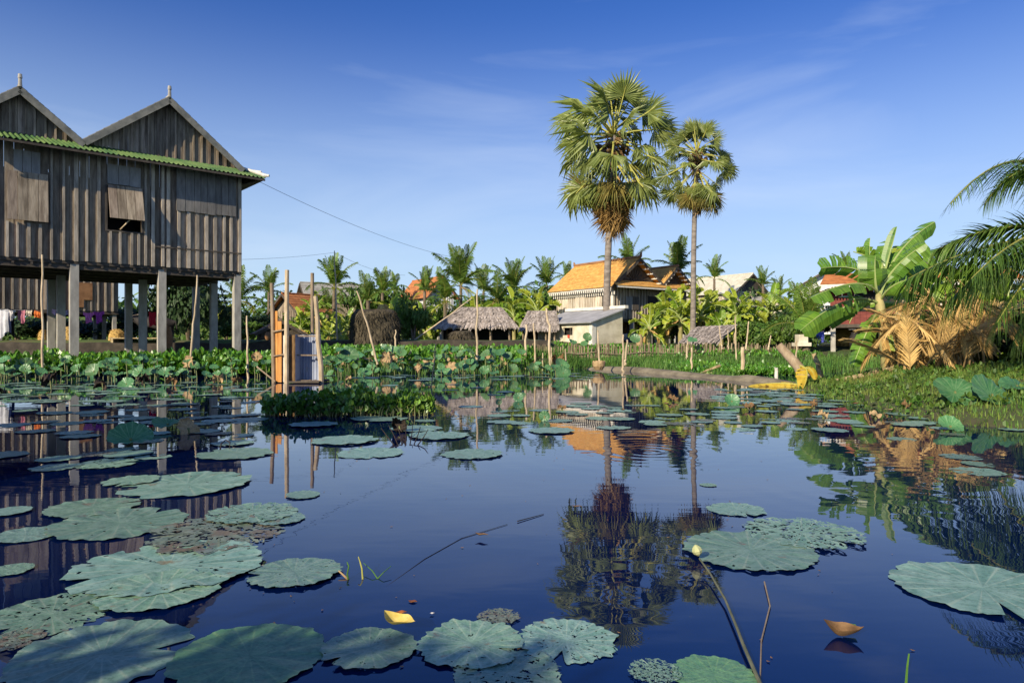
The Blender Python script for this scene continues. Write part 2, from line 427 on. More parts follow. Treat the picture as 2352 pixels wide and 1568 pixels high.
m_lotus = pad_material('raised_lotus_leaf', (0.040, 0.145, 0.050), (0.085, 0.205, 0.078), (0.18, 0.32, 0.14), (0.28, 0.22, 0.07), -0.03)

# ------------------------------------------------------------------ terrain and water
BANK = [(6.4, 15.1), (6.0, 13.6), (5.75, 11.8), (5.5, 10.0), (5.45, 8.3), (6.2, 7.4), (8.0, 6.8), (10, 6.0), (30, 4), (60, 8), (60, 26), (22, 22.5), (14, 19.6), (9.4, 17.3), (7.4, 16.5), (6.6, 15.7)]
def bank_dist(x, y):
    ins = False; d = 1e9
    n = len(BANK)
    for i in range(n):
        ax, ay = BANK[i]; bx, by = BANK[(i + 1) % n]
        if (ay > y) != (by > y) and x < (bx - ax) * (y - ay) / (by - ay) + ax: ins = not ins
        dx, dy = bx - ax, by - ay
        t = max(0, min(1, ((x - ax) * dx + (y - ay) * dy) / (dx * dx + dy * dy)))
        d = min(d, math.hypot(x - ax - t * dx, y - ay - t * dy))
    return d if ins else -d
SHORE = [(2.0, 25.3), (2.65, 25.2), (3.25, 24.4), (3.9, 23.6), (4.4, 21.9), (4.9, 20.5), (5.3, 19.5), (5.6, 18.4), (6.0, 18.0)]
def shore(x):
    if x <= SHORE[0][0]: return SHORE[0][1]
    for (xa, ya), (xb, yb) in zip(SHORE, SHORE[1:]):
        if x < xb: return ya + (yb - ya) * (x - xa) / (xb - xa)
    return SHORE[-1][1]
def ground(x, y):
    n = noise.noise(V((x * 0.6, y * 0.6, 0))) * 0.05
    left = -0.5 + 0.5 * ss(18.5, 21.5, y) + 0.40 * ss(21.5, 25.5, y) + 0.66 * ss(29.0, 29.5, y)
    sy = shore(x)
    mid = -0.5 + 0.54 * ss(sy - .6, sy + .9, y) + 0.16 * ss(21, 25, y) + 0.34 * ss(26.5, 30, y) + 0.46 * ss(31, 37, y)
    wet = -0.35 + 0.45 * ss(20.5, 23.5, y) + 0.40 * ss(25, 29.5, y) + 0.36 * ss(30, 36, y)
    k = ss(1.2, 3.0, x)
    h = left * (1 - k) + mid * k
    k2 = ss(5.5, 7.5, x)
    h = h * (1 - k2) + wet * k2
    b = bank_dist(x, y)
    if b > -1.2:
        hb = -0.35 + 0.42 * ss(-1.2, 0.25, b) + 0.26 * ss(0.2, 2.2, b) + 0.25 * ss(1.5, 5, b)
        h = max(h, hb)
    if y < -3: h = max(h, -0.5 + 0.9 * ss(-3, -6, y))
    return h + n

def axis(lo, hi, fine_lo, fine_hi, step):
    a = []; x = fine_lo
    while x <= fine_hi: a.append(x); x += step
    s = step; x = fine_hi
    while x < hi: s *= 1.3; x += s; a.append(min(x, hi))
    s = step; x = fine_lo; pre = []
    while x > lo: s *= 1.3; x -= s; pre.append(max(x, lo))
    return pre[::-1] + a
xs = axis(-900, 900, -24, 24, 0.4)
ys = axis(-60, 1500, 3, 40, 0.4)
mb = MB()
mb.v = [(x, y, ground(x, y)) for y in ys for x in xs]
nx = len(xs)
mb.f = [(j * nx + i, j * nx + i + 1, (j + 1) * nx + i + 1, (j + 1) * nx + i) for j in range(len(ys) - 1) for i in range(nx - 1)]
mb.m = [0] * len(mb.f)
m_ground = mat('earth_and_low_grass', (0.085, 0.075, 0.036), (0.060, 0.105, 0.025), 0.8, rough=0.95, bump=0.5, bscale=6, c3=(0.055, 0.09, 0.022))
tag(mb.build('ground', m_ground, smooth=True), kind='structure')

mw = bpy.data.materials.new('pond_water'); mw.use_nodes = True
N, L = mw.node_tree.nodes, mw.node_tree.links
bs = N['Principled BSDF']
bs.inputs['Base Color'].default_value = (0.0003, 0.006, 0.046, 1)
bs.inputs['Roughness'].default_value = 0.012
bs.inputs['IOR'].default_value = 1.72
tc = N.new('ShaderNodeTexCoord')
def ring(cx, cy, k, r0, width, amp):
    sub = N.new('ShaderNodeVectorMath'); sub.operation = 'SUBTRACT'; sub.inputs[1].default_value = (cx, cy, 0)
    L.new(tc.outputs['Object'], sub.inputs[0])
    ln = N.new('ShaderNodeVectorMath'); ln.operation = 'LENGTH'; L.new(sub.outputs[0], ln.inputs[0])
    def m_(op, a, b=None):
        q = N.new('ShaderNodeMath'); q.operation = op
        for i, z in enumerate((a, b)):
            if z is None: continue
            if hasattr(z, 'default_value'): L.new(z, q.inputs[i])
            else: q.inputs[i].default_value = z
        return q.outputs[0]
    d = ln.outputs['Value']
    s = m_('SINE', m_('MULTIPLY', d, k))
    e = m_('DIVIDE', m_('SUBTRACT', d, r0), width)
    g = m_('EXPONENT', m_('MULTIPLY', m_('MULTIPLY', e, e), -1.0))
    return m_('MULTIPLY', m_('MULTIPLY', s, g), amp)
def addn(a, b):
    q = N.new('ShaderNodeMath'); q.operation = 'ADD'; L.new(a, q.inputs[0]); L.new(b, q.inputs[1]); return q.outputs[0]
def wnoise(scale, stretch, amp, detail=2):
    mp = N.new('ShaderNodeMapping'); mp.inputs['Scale'].default_value = stretch
    L.new(tc.outputs['Object'], mp.inputs['Vector'])
    q = N.new('ShaderNodeTexNoise'); q.inputs['Scale'].default_value = scale; q.inputs['Detail'].default_value = detail
    L.new(mp.outputs[0], q.inputs['Vector'])
    k = N.new('ShaderNodeMath'); k.operation = 'MULTIPLY'; k.inputs[1].default_value = amp
    L.new(q.outputs['Fac'], k.inputs[0]); return k.outputs[0]
hgt = wnoise(0.9, (1, 1, 1), 0.0022)
hgt = addn(hgt, wnoise(5.0, (0.5, 1.5, 1), 0.00045))
pr = W(1490, 1037)
hgt = addn(hgt, ring(pr.x, pr.y, 42, 0.0, 0.62, 0.00030))
hgt = addn(hgt, ring(pr.x, pr.y, 26, 1.1, 1.0, 0.00008))
pr = W(1440, 1350)
hgt = addn(hgt, ring(pr.x, pr.y, 38, 0.25, 0.3, 0.00014))
pr = W(2150, 1110)
hgt = addn(hgt, ring(pr.x, pr.y, 30, 0.3, 1.1, 0.00016))
bp = N.new('ShaderNodeBump'); bp.inputs['Strength'].default_value = 1.0; bp.inputs['Distance'].default_value = 1.0
L.new(hgt, bp.inputs['Height']); L.new(bp.outputs[0], bs.inputs['Normal'])
mb = MB(); mb.add([(-80, -30, 0), (80, -30, 0), (80, 33, 0), (-80, 33, 0)], [(0, 1, 2, 3)])
tag(mb.build('water', mw), kind='structure')

# low mud bank in the water
mb = MB()
mpts = [(1345, 848, 0.10), (1390, 850, 0.17), (1440, 852, 0.20), (1500, 858, 0.19), (1560, 863, 0.16), (1620, 868, 0.13), (1670, 873, 0.14), (1705, 875, 0.20), (1745, 878, 0.17), (1790, 882, 0.11), (1835, 885, 0.06)]
rows = []
for i in range(len(mpts) - 1):
    for q in range(5):
        t = q / 5
        x, y, h = [a * (1 - t) + b * t for a, b in zip(mpts[i], mpts[i + 1])]
        w = W(x, y)
        rows.append([(w.x + 0.08 * k, w.y + 0.10 * k, -0.12 + (.75 * h + 0.12) * math.sin(math.pi * min(1, k / 6 + 0.08)) ** 0.7 + 0.02 * noise.noise(V((w.x * 3, k, 0)))) for k in range(7)])
for r_ in rows: mb.v += r_
mb.f = [(i * 7 + k, (i + 1) * 7 + k, (i + 1) * 7 + k + 1, i * 7 + k + 1) for i in range(len(rows) - 1) for k in range(6)]
mb.m = [0] * len(mb.f)
tag(mb.build('mud_bank', m_mud, smooth=True), kind='structure')

# ------------------------------------------------------------------ big stilt house at the left
HA = V((-9.5, 24.0, 0)); HA_ROT = math.atan2(0.658, 0.753)
def ha_t(xd):
    k = (xd - CX) / F
    return (-9.5 - 24 * k) / (0.753 - 0.658 * k)
def ha_z(xd, yd):
    t = ha_t(xd)
    return EYE + (CY - yd) / F * (24 - 0.658 * t)
def boards(mb, x0, x1, z0, z1fn, step, y, th, jit, gap=0.004):
    """vertical boards on a wall whose top follows z1fn"""
    x = x0
    while x < x1 - 0.02:
        w = min(step * rnd.uniform(0.85, 1.15), x1 - x)
        yo = y + rnd.uniform(-jit, jit)
        a, b = x + gap, x + w - gap
        za, zb = z1fn(a), z1fn(b)
        vs = [(a, yo, z0), (b, yo, z0), (b, yo, zb), (a, yo, za), (a, yo + th, z0), (b, yo + th, z0), (b, yo + th, zb), (a, yo + th, za)]
        mb.add(vs, [(0, 1, 2, 3), (5, 4, 7, 6), (4, 0, 3, 7), (1, 5, 6, 2), (3, 2, 6, 7), (4, 5, 1, 0)])
        x += w
def battens(mb, x0, x1, z0, z1fn, step, y, w, proud):
    x = x0 + w / 2
    while x < x1 - w:
        k = rnd.uniform(-0.02, 0.02)
        z1 = min(z1fn(x - w / 2), z1fn(x + w / 2))
        if z1 - z0 > 0.08: mb.box(x + k - w / 2, x + k + w / 2, y - proud, y, z0 - rnd.uniform(0, 0.03), z1)
        x += step * rnd.uniform(0.93, 1.07)
def corrugated(mb, x0, x1, p_top, p_bot, wave, amp, mi=0, skew=(0, 0), rows=2):
    """sheet running along local x; p_top / p_bot are (y, z); waves run down the slope. skew moves the bottom ends"""
    n = max(8, int((x1 - x0) / wave * 6))
    d = V((0, p_bot[0] - p_top[0], p_bot[1] - p_top[1])).normalized()
    nr = V((1, 0, 0)).cross(d)
    if nr.z < 0: nr = -nr
    vs, fs = [], []
    for j in range(rows):
        v = j / (rows - 1)
        for i in range(n + 1):
            u = i / n
            xx = x0 + (x1 - x0) * u + v * (skew[0] * (1 - u) + skew[1] * u)
            base = V((xx, p_top[0] + (p_bot[0] - p_top[0]) * v, p_top[1] + (p_bot[1] - p_top[1]) * v))
            vs.append(base + nr * amp * math.sin(2 * math.pi * u * (x1 - x0) / wave))
    for j in range(rows - 1):
        for i in range(n):
            a = j * (n + 1) + i
            fs.append((a, a + 1, a + n + 2, a + n + 1))
    mb.add(vs, fs, mi)

ha = thing('stilt_house', 'tall grey plank house on concrete stilts with twin gables and green canopy strip', 'house', HA, HA_ROT)
WZ0, WZ1, DEP = 3.45, 7.02, 4.9
XL = -8.1
t1a, t1b = ha_t(15), ha_t(110)
t2a, t2b = ha_t(246), ha_t(324)
op_z0, op_z1 = ha_z(285, 531), ha_z(285, 430)
mb = MB()
flat = lambda x: WZ1
# wall boards with the opening of the propped window left free
for a, b in ((XL, -t2a), (-t2b, 0.0)):
    boards(mb, a, b, WZ0, flat, 0.27, 0.0, 0.03, 0.006)
boards(mb, -t2a, -t2b, WZ0, lambda x: op_z0, 0.27, 0.0, 0.03, 0.006)
boards(mb, -t2a, -t2b, op_z1, flat, 0.27, 0.0, 0.03, 0.006)
wall = mb.build('wall', m_plank, ha)
mb = MB()
def free(x): return not (-t2a - 0.05 < x < -t2b + 0.05) and not (-t1a - 0.05 < x < -t1b + 0.05)
x = XL + 0.05
while x < -0.02:
    k = x + rnd.uniform(-0.02, 0.02); w = rnd.uniform(0.05, 0.11)
    if free(k): mb.box(k - w / 2, k + w / 2, -0.055, -0.008, WZ0 - rnd.uniform(0, 0.03), WZ1 - 0.02)
    elif -t2a - 0.05 < k < -t2b + 0.05:
        mb.box(k - w / 2, k + w / 2, -0.055, -0.008, WZ0 - rnd.uniform(0, 0.03), op_z0 - 0.04)
    else:
        mb.box(k - w / 2, k + w / 2, -0.055, -0.008, WZ0 - rnd.uniform(0, 0.03), ha_z(60, 512))
    x += 0.262 * rnd.uniform(0.72, 1.25)
mb.build('batten', m_batten, ha)
mb = MB()   # other outer walls, floor, and the dark inside
mb.box(-0.03, 0.0, 0.032, DEP, WZ0, WZ1)
mb.box(XL, XL + 0.03, 0.032, DEP, WZ0, WZ1)
mb.box(XL, 0, DEP - 0.03, DEP, WZ0, WZ1)
mb.build('rear_wall', m_plank_dark, ha)
mb = MB()
mb.box(XL + 0.01, -0.01, 0.01, DEP - 0.01, WZ0 - 0.10, WZ0 - 0.003)
for y in (0.12, 1.25, 2.5, 3.7, 4.75): mb.box(XL + 0.02, -0.02, y - 0.06, y + 0.06, WZ0 - 0.26, WZ0 - 0.102)
for i in range(18): mb.box(XL + 0.2 + i * 0.45, XL + 0.26 + i * 0.45, 0.02, DEP - 0.02, WZ0 - 0.18, WZ0 - 0.104)
mb.build('floor', m_timber, ha)
# posts
for t in (0.13, 2.55, 5.0, 7.6):
    for s in (0.14, 2.6, DEP - 0.14):
        mb = MB(); w = 0.115
        mb.box(-t - w, -t + w, s - w, s + w, -0.35, WZ0 - 0.262 if s > 0.2 else WZ0 - 0.012)
        me = mb.mesh('post', m_concrete)
        bmw = 0.012
        put('post', me, ha)
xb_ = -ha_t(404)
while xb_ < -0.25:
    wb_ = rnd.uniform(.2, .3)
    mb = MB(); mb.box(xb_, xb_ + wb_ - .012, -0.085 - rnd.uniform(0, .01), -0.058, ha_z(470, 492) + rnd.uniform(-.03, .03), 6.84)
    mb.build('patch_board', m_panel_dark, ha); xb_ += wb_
# gable fronts, roofs
GB = [(0.10, 4.85, 2.42, 8.93), (4.85, 7.95, 6.38, 8.30)]
for (ta, tb, tp, zp) in GB:
    zb = 7.05
    def top(x, ta=ta, tb=tb, tp=tp, zp=zp):
        t = -x
        u = (t - ta) / (tp - ta) if t < tp else (tb - t) / (tb - tp)
        return max(zb + 0.001, zb + (zp - zb - 0.10) * u)
    mb = MB(); boards(mb, -tb + 0.02, -ta - 0.02, WZ1 + 0.002, top, 0.25, 0.004, 0.03, 0.006)
    battens(mb, -tb + 0.1, -ta - 0.1, WZ1 + 0.01, lambda x: top(x) - 0.05, 0.26, -0.003, 0.055, 0.03)
    g = mb.build('gable', m_plank, ha)
    mb = MB()
    ov = 0.30
    for (te, zz) in ((ta, zb), (tb, zb)):
        a = V((-tp, 0, zp)); b = V((-te, 0, zz))
        d = (b - a).normalized()
        if te == ta: b = b + d * 0.10
        up = V((0, 1, 0)).cross(d); up = up if up.z > 0 else -up
        n = 12
        for i in range(n):   # overlapping courses of roof sheet
            p, q = a.lerp(b, i / n), a.lerp(b, (i + 1.12) / n)
            lift = up * 0.012
            vs = [p + V((0, -ov, 0)), q + V((0, -ov, 0)) + lift, q + V((0, DEP + .3, 0)) + lift, p + V((0, DEP + .3, 0))]
            mb.add(vs + [v_ + up * 0.035 for v_ in vs], [(0, 1, 2, 3), (7, 6, 5, 4), (0, 4, 5, 1), (1, 5, 6, 2), (2, 6, 7, 3), (3, 7, 4, 0)])
    rf = mb.build('roof', m_roof_grey, ha)
    for (te, zz) in ((ta, zb), (tb, zb)):
        mb = MB()
        a = V((-tp, -ov - 0.02, zp - 0.10)); b = V((-te, -ov - 0.02, zz - 0.10))
        d = (b - a).normalized()
        if te == ta: b = b + d * 0.05
        else: b = b - d * 0.07
        mb.bar(a + V((0, 0, 0)), b, 0.035, 0.19, up=V((0, 0, 1)))
        mb.build('barge_board', m_barge, ha)
    mb = MB()
    mb.tube([(-tp, -ov, zp + 0.0), (-tp, -ov, zp + 0.22), (-tp, -ov, zp + 0.25), (-tp, -ov, zp + 0.36)], [0.055, 0.045, 0.06, 0.05], 8)
    mb.build('finial', m_concrete, ha)
    mb = MB(); mb.tube([(-tp, -ov, zp + 0.03), (-tp, DEP + .3, zp + 0.03)], 0.06, 8); mb.build('ridge', m_roof_grey, rf)
# canopy of corrugated sheet below the gables
mb = MB()
corrugated(mb, XL, 0.0, (-0.012, 7.03), (-0.62, 6.72), 0.132, 0.028, skew=(0, 0.62))
cn = mb.build('canopy', m_green_sheet, ha, smooth=True)
mb = MB()
mb.box(XL, 0.60, -0.60, -0.57, 6.62, 6.69)
for i in range(9): mb.bar((-0.3 - i * 0.93, -0.01, 6.80), (-0.3 - i * 0.93, -0.56, 6.64), 0.05, 0.05)
mb.box(XL, -0.002, -0.06, -0.01, 6.86, 6.96)
mb.build('rafter', m_timber, cn)
mb = MB()
for k in range(10):      # tiled hip end of the canopy, along the right side
    a, b = k / 10, (k + 1.15) / 10
    for j in range(16):
        y0 = -0.62 * (1 if j == 0 else 0)
    z0, z1 = 7.03 - 0.31 * a, 7.03 - 0.31 * b
    vs = [(0.62 * a, -0.62 * a, z0 + .03), (0.62 * b, -0.62 * b, z1 + 0.045), (0.62 * b, DEP, z1 + 0.045), (0.62 * a, DEP, z0 + .03)]
    mb.add(vs + [(p[0], p[1], p[2] - 0.02) for p in vs], [(0, 1, 2, 3), (7, 6, 5, 4), (0, 4, 5, 1), (1, 5, 6, 2), (2, 6, 7, 3), (3, 7, 4, 0)])
mb.tube([(0.02, -0.02, 7.08), (0.35, -0.35, 6.93), (0.58, -0.58, 6.82), (0.70, -0.70, 6.80)], [0.055, 0.06, 0.06, 0.045], 7)
mb.tube([(0.30, -0.30, 6.96), (0.43, -0.43, 6.93), (0.50, -0.50, 6.95)], [0.06, 0.06, 0.03], 7)
mb.build('side_eave', m_trim, ha)
mb = MB()
mb.slab([(0.0, DEP, 6.50), (0.0, -0.0, 6.50), (0.60, -0.60, 6.66), (0.60, DEP, 6.66)], 0.03)
mb.build('soffit', m_timber, ha)
# windows
def shutter(name, xa, xb, z0, z1, y, tilt, m, parent, n=4):
    w = (xb - xa) / n
    b = MB()
    for i in range(n):
        b.box(xa + i * w + 0.006, xa + (i + 1) * w - 0.006, -0.025, 0.0, z0 - z1, 0)
    b.box(xa + 0.03, xb - 0.03, 0.002, 0.02, z0 - z1 + 0.10, z0 - z1 + 0.16)
    b.box(xa + 0.03, xb - 0.03, 0.002, 0.02, -0.2, -0.14)
    return b.build(name, m, parent, M=Matrix.Translation((0, y, z1)) @ Matrix.Rotation(tilt, 4, 'X'))
wz = lambda y, x=60: ha_z(x, y)
w1 = shutter('shutter', -t1a, -t1b, wz(508), wz(397), -0.075, R(-2), m_plank, ha, 4)
w1['label'] = 'closed brown plank shutter near the left edge'
w2 = shutter('shutter', -t2a + 0.0, -t2b + 0.02, ha_z(285, 510) - 0.02, op_z1, -0.07, R(-17), m_plank, ha, 4)
w2['label'] = 'plank shutter propped open at the bottom with a stick'
b = MB(); b.tube([(-(t2a + t2b) / 2 - 0.13, -0.06, op_z0 + 0.03), (-(t2a + t2b) / 2 + 0.16, -0.34, op_z0 + 0.42)], 0.018, 6)
b.build('prop_stick', m_pole, ha)
b = MB()
for a, c, z0, z1 in ((-ha_t(30), -ha_t(92), wz(402), wz(348)), (-ha_t(245), -ha_t(322), ha_z(285, 427), ha_z(285, 383))):
    n = 3; w = (c - a) / n
    bb = MB()
    for i in range(n): bb.box(a + i * w + .005, a + (i + 1) * w - .005, -0.085, -0.06, z0 + rnd.uniform(-.02, .02), z1)
    bb.build('transom_panel', m_panel, ha)
b = MB()
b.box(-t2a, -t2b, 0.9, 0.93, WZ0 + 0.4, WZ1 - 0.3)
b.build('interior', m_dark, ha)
# window frame
b = MB()
b.box(-t2a - 0.06, -t2b + 0.06, -0.05, -0.002, op_z0 - 0.05, op_z0)
b.box(-t2a - 0.06, -t2a, -0.05, -0.002, op_z0, op_z1); b.box(-t2b, -t2b + 0.06, -0.05, -0.002, op_z0, op_z1)
b.build('window_frame', m_plank_dark, ha)
# line of nails / rail seen low on the right half of the wall
b = MB()
x = -ha_t(355)
b.box(x, -0.02, -0.064, -0.057, ha_z(440, 575) , ha_z(440, 572))
b.build('rail', m_plank_dark, ha)

# ------------------------------------------------------------------ generic village house
def tiled_slope(mb, a0, a1, b0, b1, n=14, th=0.04, mi=0):
    """a0-a1 top edge, b0-b1 eave edge, laid in overlapping courses"""
    a0, a1, b0, b1 = map(V, (a0, a1, b0, b1))
    up = (a1 - a0).cross(b0 - a0).normalized()
    if up.z < 0: up = -up
    for i in range(n):
        p0, p1 = a0.lerp(b0, i / n), a1.lerp(b1, i / n)
        q0, q1 = a0.lerp(b0, (i + 1.1) / n), a1.lerp(b1, (i + 1.1) / n)
        segs = 7
        for k in range(segs):
            u, w = k / segs, (k + 1) / segs
            lift = up * (0.02 + rnd.uniform(-.006, .006))
            vs = [p0.lerp(p1, u), p0.lerp(p1, w), q0.lerp(q1, w) + lift, q0.lerp(q1, u) + lift]
            mb.add(vs + [v_ + up * th for v_ in vs], [(0, 1, 2, 3), (7, 6, 5, 4), (0, 4, 5, 1), (1, 5, 6, 2), (2, 6, 7, 3), (3, 7, 4, 0)], mi)
def house(name, label, loc, rot, Wx, Ly, zg, zf, ze, zr, m_wall, m_rf, m_gb, ov=0.35, stilts=True, batt=True, m_bt=None, courses=12, cat='house'):
    """gable on the local x face (y=0), ridge along local y"""
    h = thing(name, label, cat, (loc[0], loc[1], 0), rot)
    mb = MB(); f = lambda x: ze
    boards(mb, 0, Wx, zf, f, 0.25, 0, 0.03, 0.004)
    mb2 = MB(); boards(mb2, 0, Ly, zf, f, 0.25, 0, 0.03, 0.004)
    mb.add([(y_, Ly - x_, z) if False else (y_, x_, z) for (x_, y_, z) in mb2.v], [q[::-1] for q in mb2.f])
    mb.box(0.03, Wx, Ly - 0.03, Ly, zf, ze); mb.box(Wx - 0.03, Wx, 0.032, Ly - 0.032, zf, ze)
    wall = mb.build('wall', m_wall, h)
    if batt:
        mb = MB(); battens(mb, 0.03, Wx, zf, f, 0.25, 0, 0.06, 0.035)
        mb2 = MB(); battens(mb2, 0.03, Ly, zf, f, 0.25, 0, 0.06, 0.035)
        mb.add([(y_, x_, z) for (x_, y_, z) in mb2.v], [q[::-1] for q in mb2.f])
        mb.build('batten', m_bt or m_wall, wall)
    mb = MB()
    boards(mb, 0, Wx, ze + 0.002, lambda x: ze + 0.01 + (zr - ze - 0.08) * (1 - abs(2 * x / Wx - 1)), 0.22, 0.01, 0.03, 0.003)
    mb.build('gable', m_gb, h)
    sl = (zr - ze) / (Wx / 2)
    rf = MB()
    tiled_slope(rf, (Wx / 2, -ov, zr), (Wx / 2, Ly + ov, zr), (-ov, -ov, ze - sl * ov), (-ov, Ly + ov, ze - sl * ov), courses)
    tiled_slope(rf, (Wx / 2, Ly + ov, zr), (Wx / 2, -ov, zr), (Wx + ov, Ly + ov, ze - sl * ov), (Wx + ov, -ov, ze - sl * ov), courses)
    r_ = rf.build('roof', m_rf, h)
    mb = MB(); mb.tube([(Wx / 2, -ov, zr + 0.07), (Wx / 2, Ly + ov, zr + 0.07)], 0.07, 8); mb.build('ridge', m_rf, r_)
    for e in (-ov, Wx + ov):
        mb = MB(); mb.bar((Wx / 2, -ov - 0.025, zr - 0.05), (e, -ov - 0.025, ze - sl * ov - 0.05), 0.04, 0.15); mb.build('barge_board', m_timber, h)
    if stilts:
        mb = MB(); mb.box(-0.02, Wx + .02, -0.02, Ly + .02, zf - 0.16, zf - 0.003); mb.build('floor', m_timber, h)
        for x in (0.12, Wx / 2, Wx - 0.12):
            for y in (0.12, Ly / 2, Ly - 0.12):
                mb = MB(); mb.box(x - .1, x + .1, y - .1, y + .1, zg - 0.3, zf - 0.162); mb.build('post', m_concrete, h)
    return h

# second plank house seen through the stilts
p = P(272, 715, 33.0)
h2 = thing('plank_house', 'brown plank house behind the stilts, its boards lit in narrow strips', 'house', (p.x, p.y, 0), HA_ROT)
mb = MB(); boards(mb, -9, 0, 2.45, lambda x: 4.9, 0.26, 0, 0.03, 0.006); mb.box(-0.03, 0, 0.032, 5, 2.45, 4.9); mb.box(-9, 0, 5, 5.03, 2.45, 4.9)
w_ = mb.build('wall', m_plank, h2)
mb = MB(); battens(mb, -9, 0, 2.45, lambda x: 4.9, 0.30, -0.007, 0.07, 0.05); mb.build('batten', m_batten, w_)
mb = MB(); tiled_slope(mb, (-9.3, 2.5, 5.7), (0.3, 2.5, 5.7), (-9.3, -0.4, 4.8), (0.3, -0.4, 4.8), 8); tiled_slope(mb, (0.3, 2.5, 5.7), (-9.3, 2.5, 5.7), (0.3, 5.4, 4.8), (-9.3, 5.4, 4.8), 8); mb.build('roof', m_roof_grey, h2)
mb = MB(); mb.box(-9, 0, 0, 5, 2.30, 2.447); mb.build('floor', m_timber, h2)
for x in (-0.15, -2.4, -4.6, -6.8, -8.8):
    for y in (0.15, 2.5, 4.8):
        mb = MB(); mb.box(x - .085, x + .085, y - .085, y + .085, 0.3, 2.297); mb.build('post', m_concrete, h2)
mb = MB(); mb.box(-1.9, -1.1, -0.09, -0.06, 2.95, 3.75); mb.box(-1.75, -1.45, -0.10, -0.092, 2.6, 2.95); mb.build('shutter', m_clay, h2)

# ------------------------------------------------------------------ orange-roofed house in the middle
HB = P(1407, 650, 38.0); TH = R(35)
hb = thing('tiled_house', 'pale plank house on stilts with bright orange tiled roof and two dark gables', 'house', (HB.x, HB.y, 0), TH)
ZF, ZE, ZR, Wb, Lb = 2.28, 4.05, 5.72, 6.1, 5.0
f = lambda x: ZE
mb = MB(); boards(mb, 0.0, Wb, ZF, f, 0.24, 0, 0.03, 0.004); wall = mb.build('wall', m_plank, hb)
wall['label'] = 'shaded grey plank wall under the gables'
mb = MB(); battens(mb, 0.02, 2.9, ZF, f, 0.24, -0.004, 0.08, 0.05); mb.build('batten', m_batten, wall)
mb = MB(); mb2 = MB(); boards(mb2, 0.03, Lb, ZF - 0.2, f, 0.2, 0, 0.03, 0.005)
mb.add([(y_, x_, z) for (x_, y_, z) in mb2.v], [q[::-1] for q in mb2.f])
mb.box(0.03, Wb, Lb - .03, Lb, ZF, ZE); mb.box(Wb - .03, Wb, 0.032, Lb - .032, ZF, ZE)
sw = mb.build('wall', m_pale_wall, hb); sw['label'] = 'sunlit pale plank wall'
mb = MB(); mb2 = MB(); battens(mb2, 0.05, Lb, ZF - 0.2, f, 0.2, -0.004, 0.05, 0.03)
mb.add([(y_, x_, z) for (x_, y_, z) in mb2.v], [q[::-1] for q in mb2.f]); mb.build('batten', m_pale_wall, sw)
mb = MB(); mb.box(-0.05, 0.06, -0.05, -0.006, ZF, ZE); mb.box(-0.05, -0.006, -0.006, 0.1, ZF - .2, ZE); mb.build('corner_post', m_trim, hb)
def gable_face(ax, bx, apex, z0, m_):
    b = MB()
    boards(b, ax, bx, z0, lambda x: z0 + 0.01 + (apex - z0 - .1) * (1 - abs((x - (ax + bx) / 2) / ((bx - ax) / 2))), 0.2, 0.12, 0.03, 0.003)
    g = b.build('gable', m_, hb)
    b = MB(); c = (ax + bx) / 2
    for k in range(9):        # sunburst battens
        a = R(12 + k * 19.5)
        L_ = min((apex - z0) * 0.72 / max(0.2, abs(math.sin(a)) + abs(math.cos(a)) * (apex - z0) * 2 / (bx - ax)), 1.6)
        b.bar((c, 0.09, z0 + 0.05), (c + math.cos(a) * L_, 0.09, z0 + 0.05 + math.sin(a) * L_), 0.035, 0.05, up=V((0, 1, 0)))
    b.build('sunburst', m_timber, g)
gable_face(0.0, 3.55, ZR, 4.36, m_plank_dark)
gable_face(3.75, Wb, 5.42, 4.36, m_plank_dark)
mb = MB()
tiled_slope(mb, (1.78, -0.35, ZR), (1.78, Lb + .35, ZR), (-0.42, -0.35, 4.0), (-0.42, Lb + .35, 4.0), 20)
tiled_slope(mb, (1.78, Lb + .35, ZR), (1.78, -0.35, ZR), (3.68, Lb + .35, 4.3), (3.68, -0.35, 4.3), 16)
rb = mb.build('roof', m_orange_tile, hb)
mb = MB(); mb.tube([(1.78, -0.4, ZR + .09), (1.78, Lb + .4, ZR + .09)], 0.085, 8)
mb.tube([(1.78, -0.38, ZR + .1), (1.78, -0.45, ZR + .35)], [0.09, 0.04], 7); mb.tube([(1.78, Lb + .38, ZR + .1), (1.78, Lb + .45, ZR + .3)], [0.09, 0.04], 7)
mb.build('ridge', m_clay, rb)
mb = MB()
xm = (3.75 + Wb) / 2
tiled_slope(mb, (xm, -0.35, 5.42), (xm, Lb, 5.42), (3.68, -0.35, 4.3), (3.68, Lb, 4.3), 10)
tiled_slope(mb, (xm, Lb, 5.42), (xm, -0.35, 5.42), (Wb + .3, Lb, 4.2), (Wb + .3, -0.35, 4.2), 10)
r2 = mb.build('roof', m_orange_tile, hb); r2['label'] = 'smaller second tiled roof behind the main one'
mb = MB(); mb.tube([(xm, -0.4, 5.5), (xm, Lb, 5.5)], 0.075, 8); mb.build('ridge', m_clay, r2)
mb = MB()
tiled_slope(mb, (-0.1, 0.1, 4.42), (Wb + .2, 0.1, 4.42), (-0.40, -0.75, 4.05), (Wb + .6, -0.75, 4.05), 5)
mb.build('lean_to', m_orange_tile, hb)
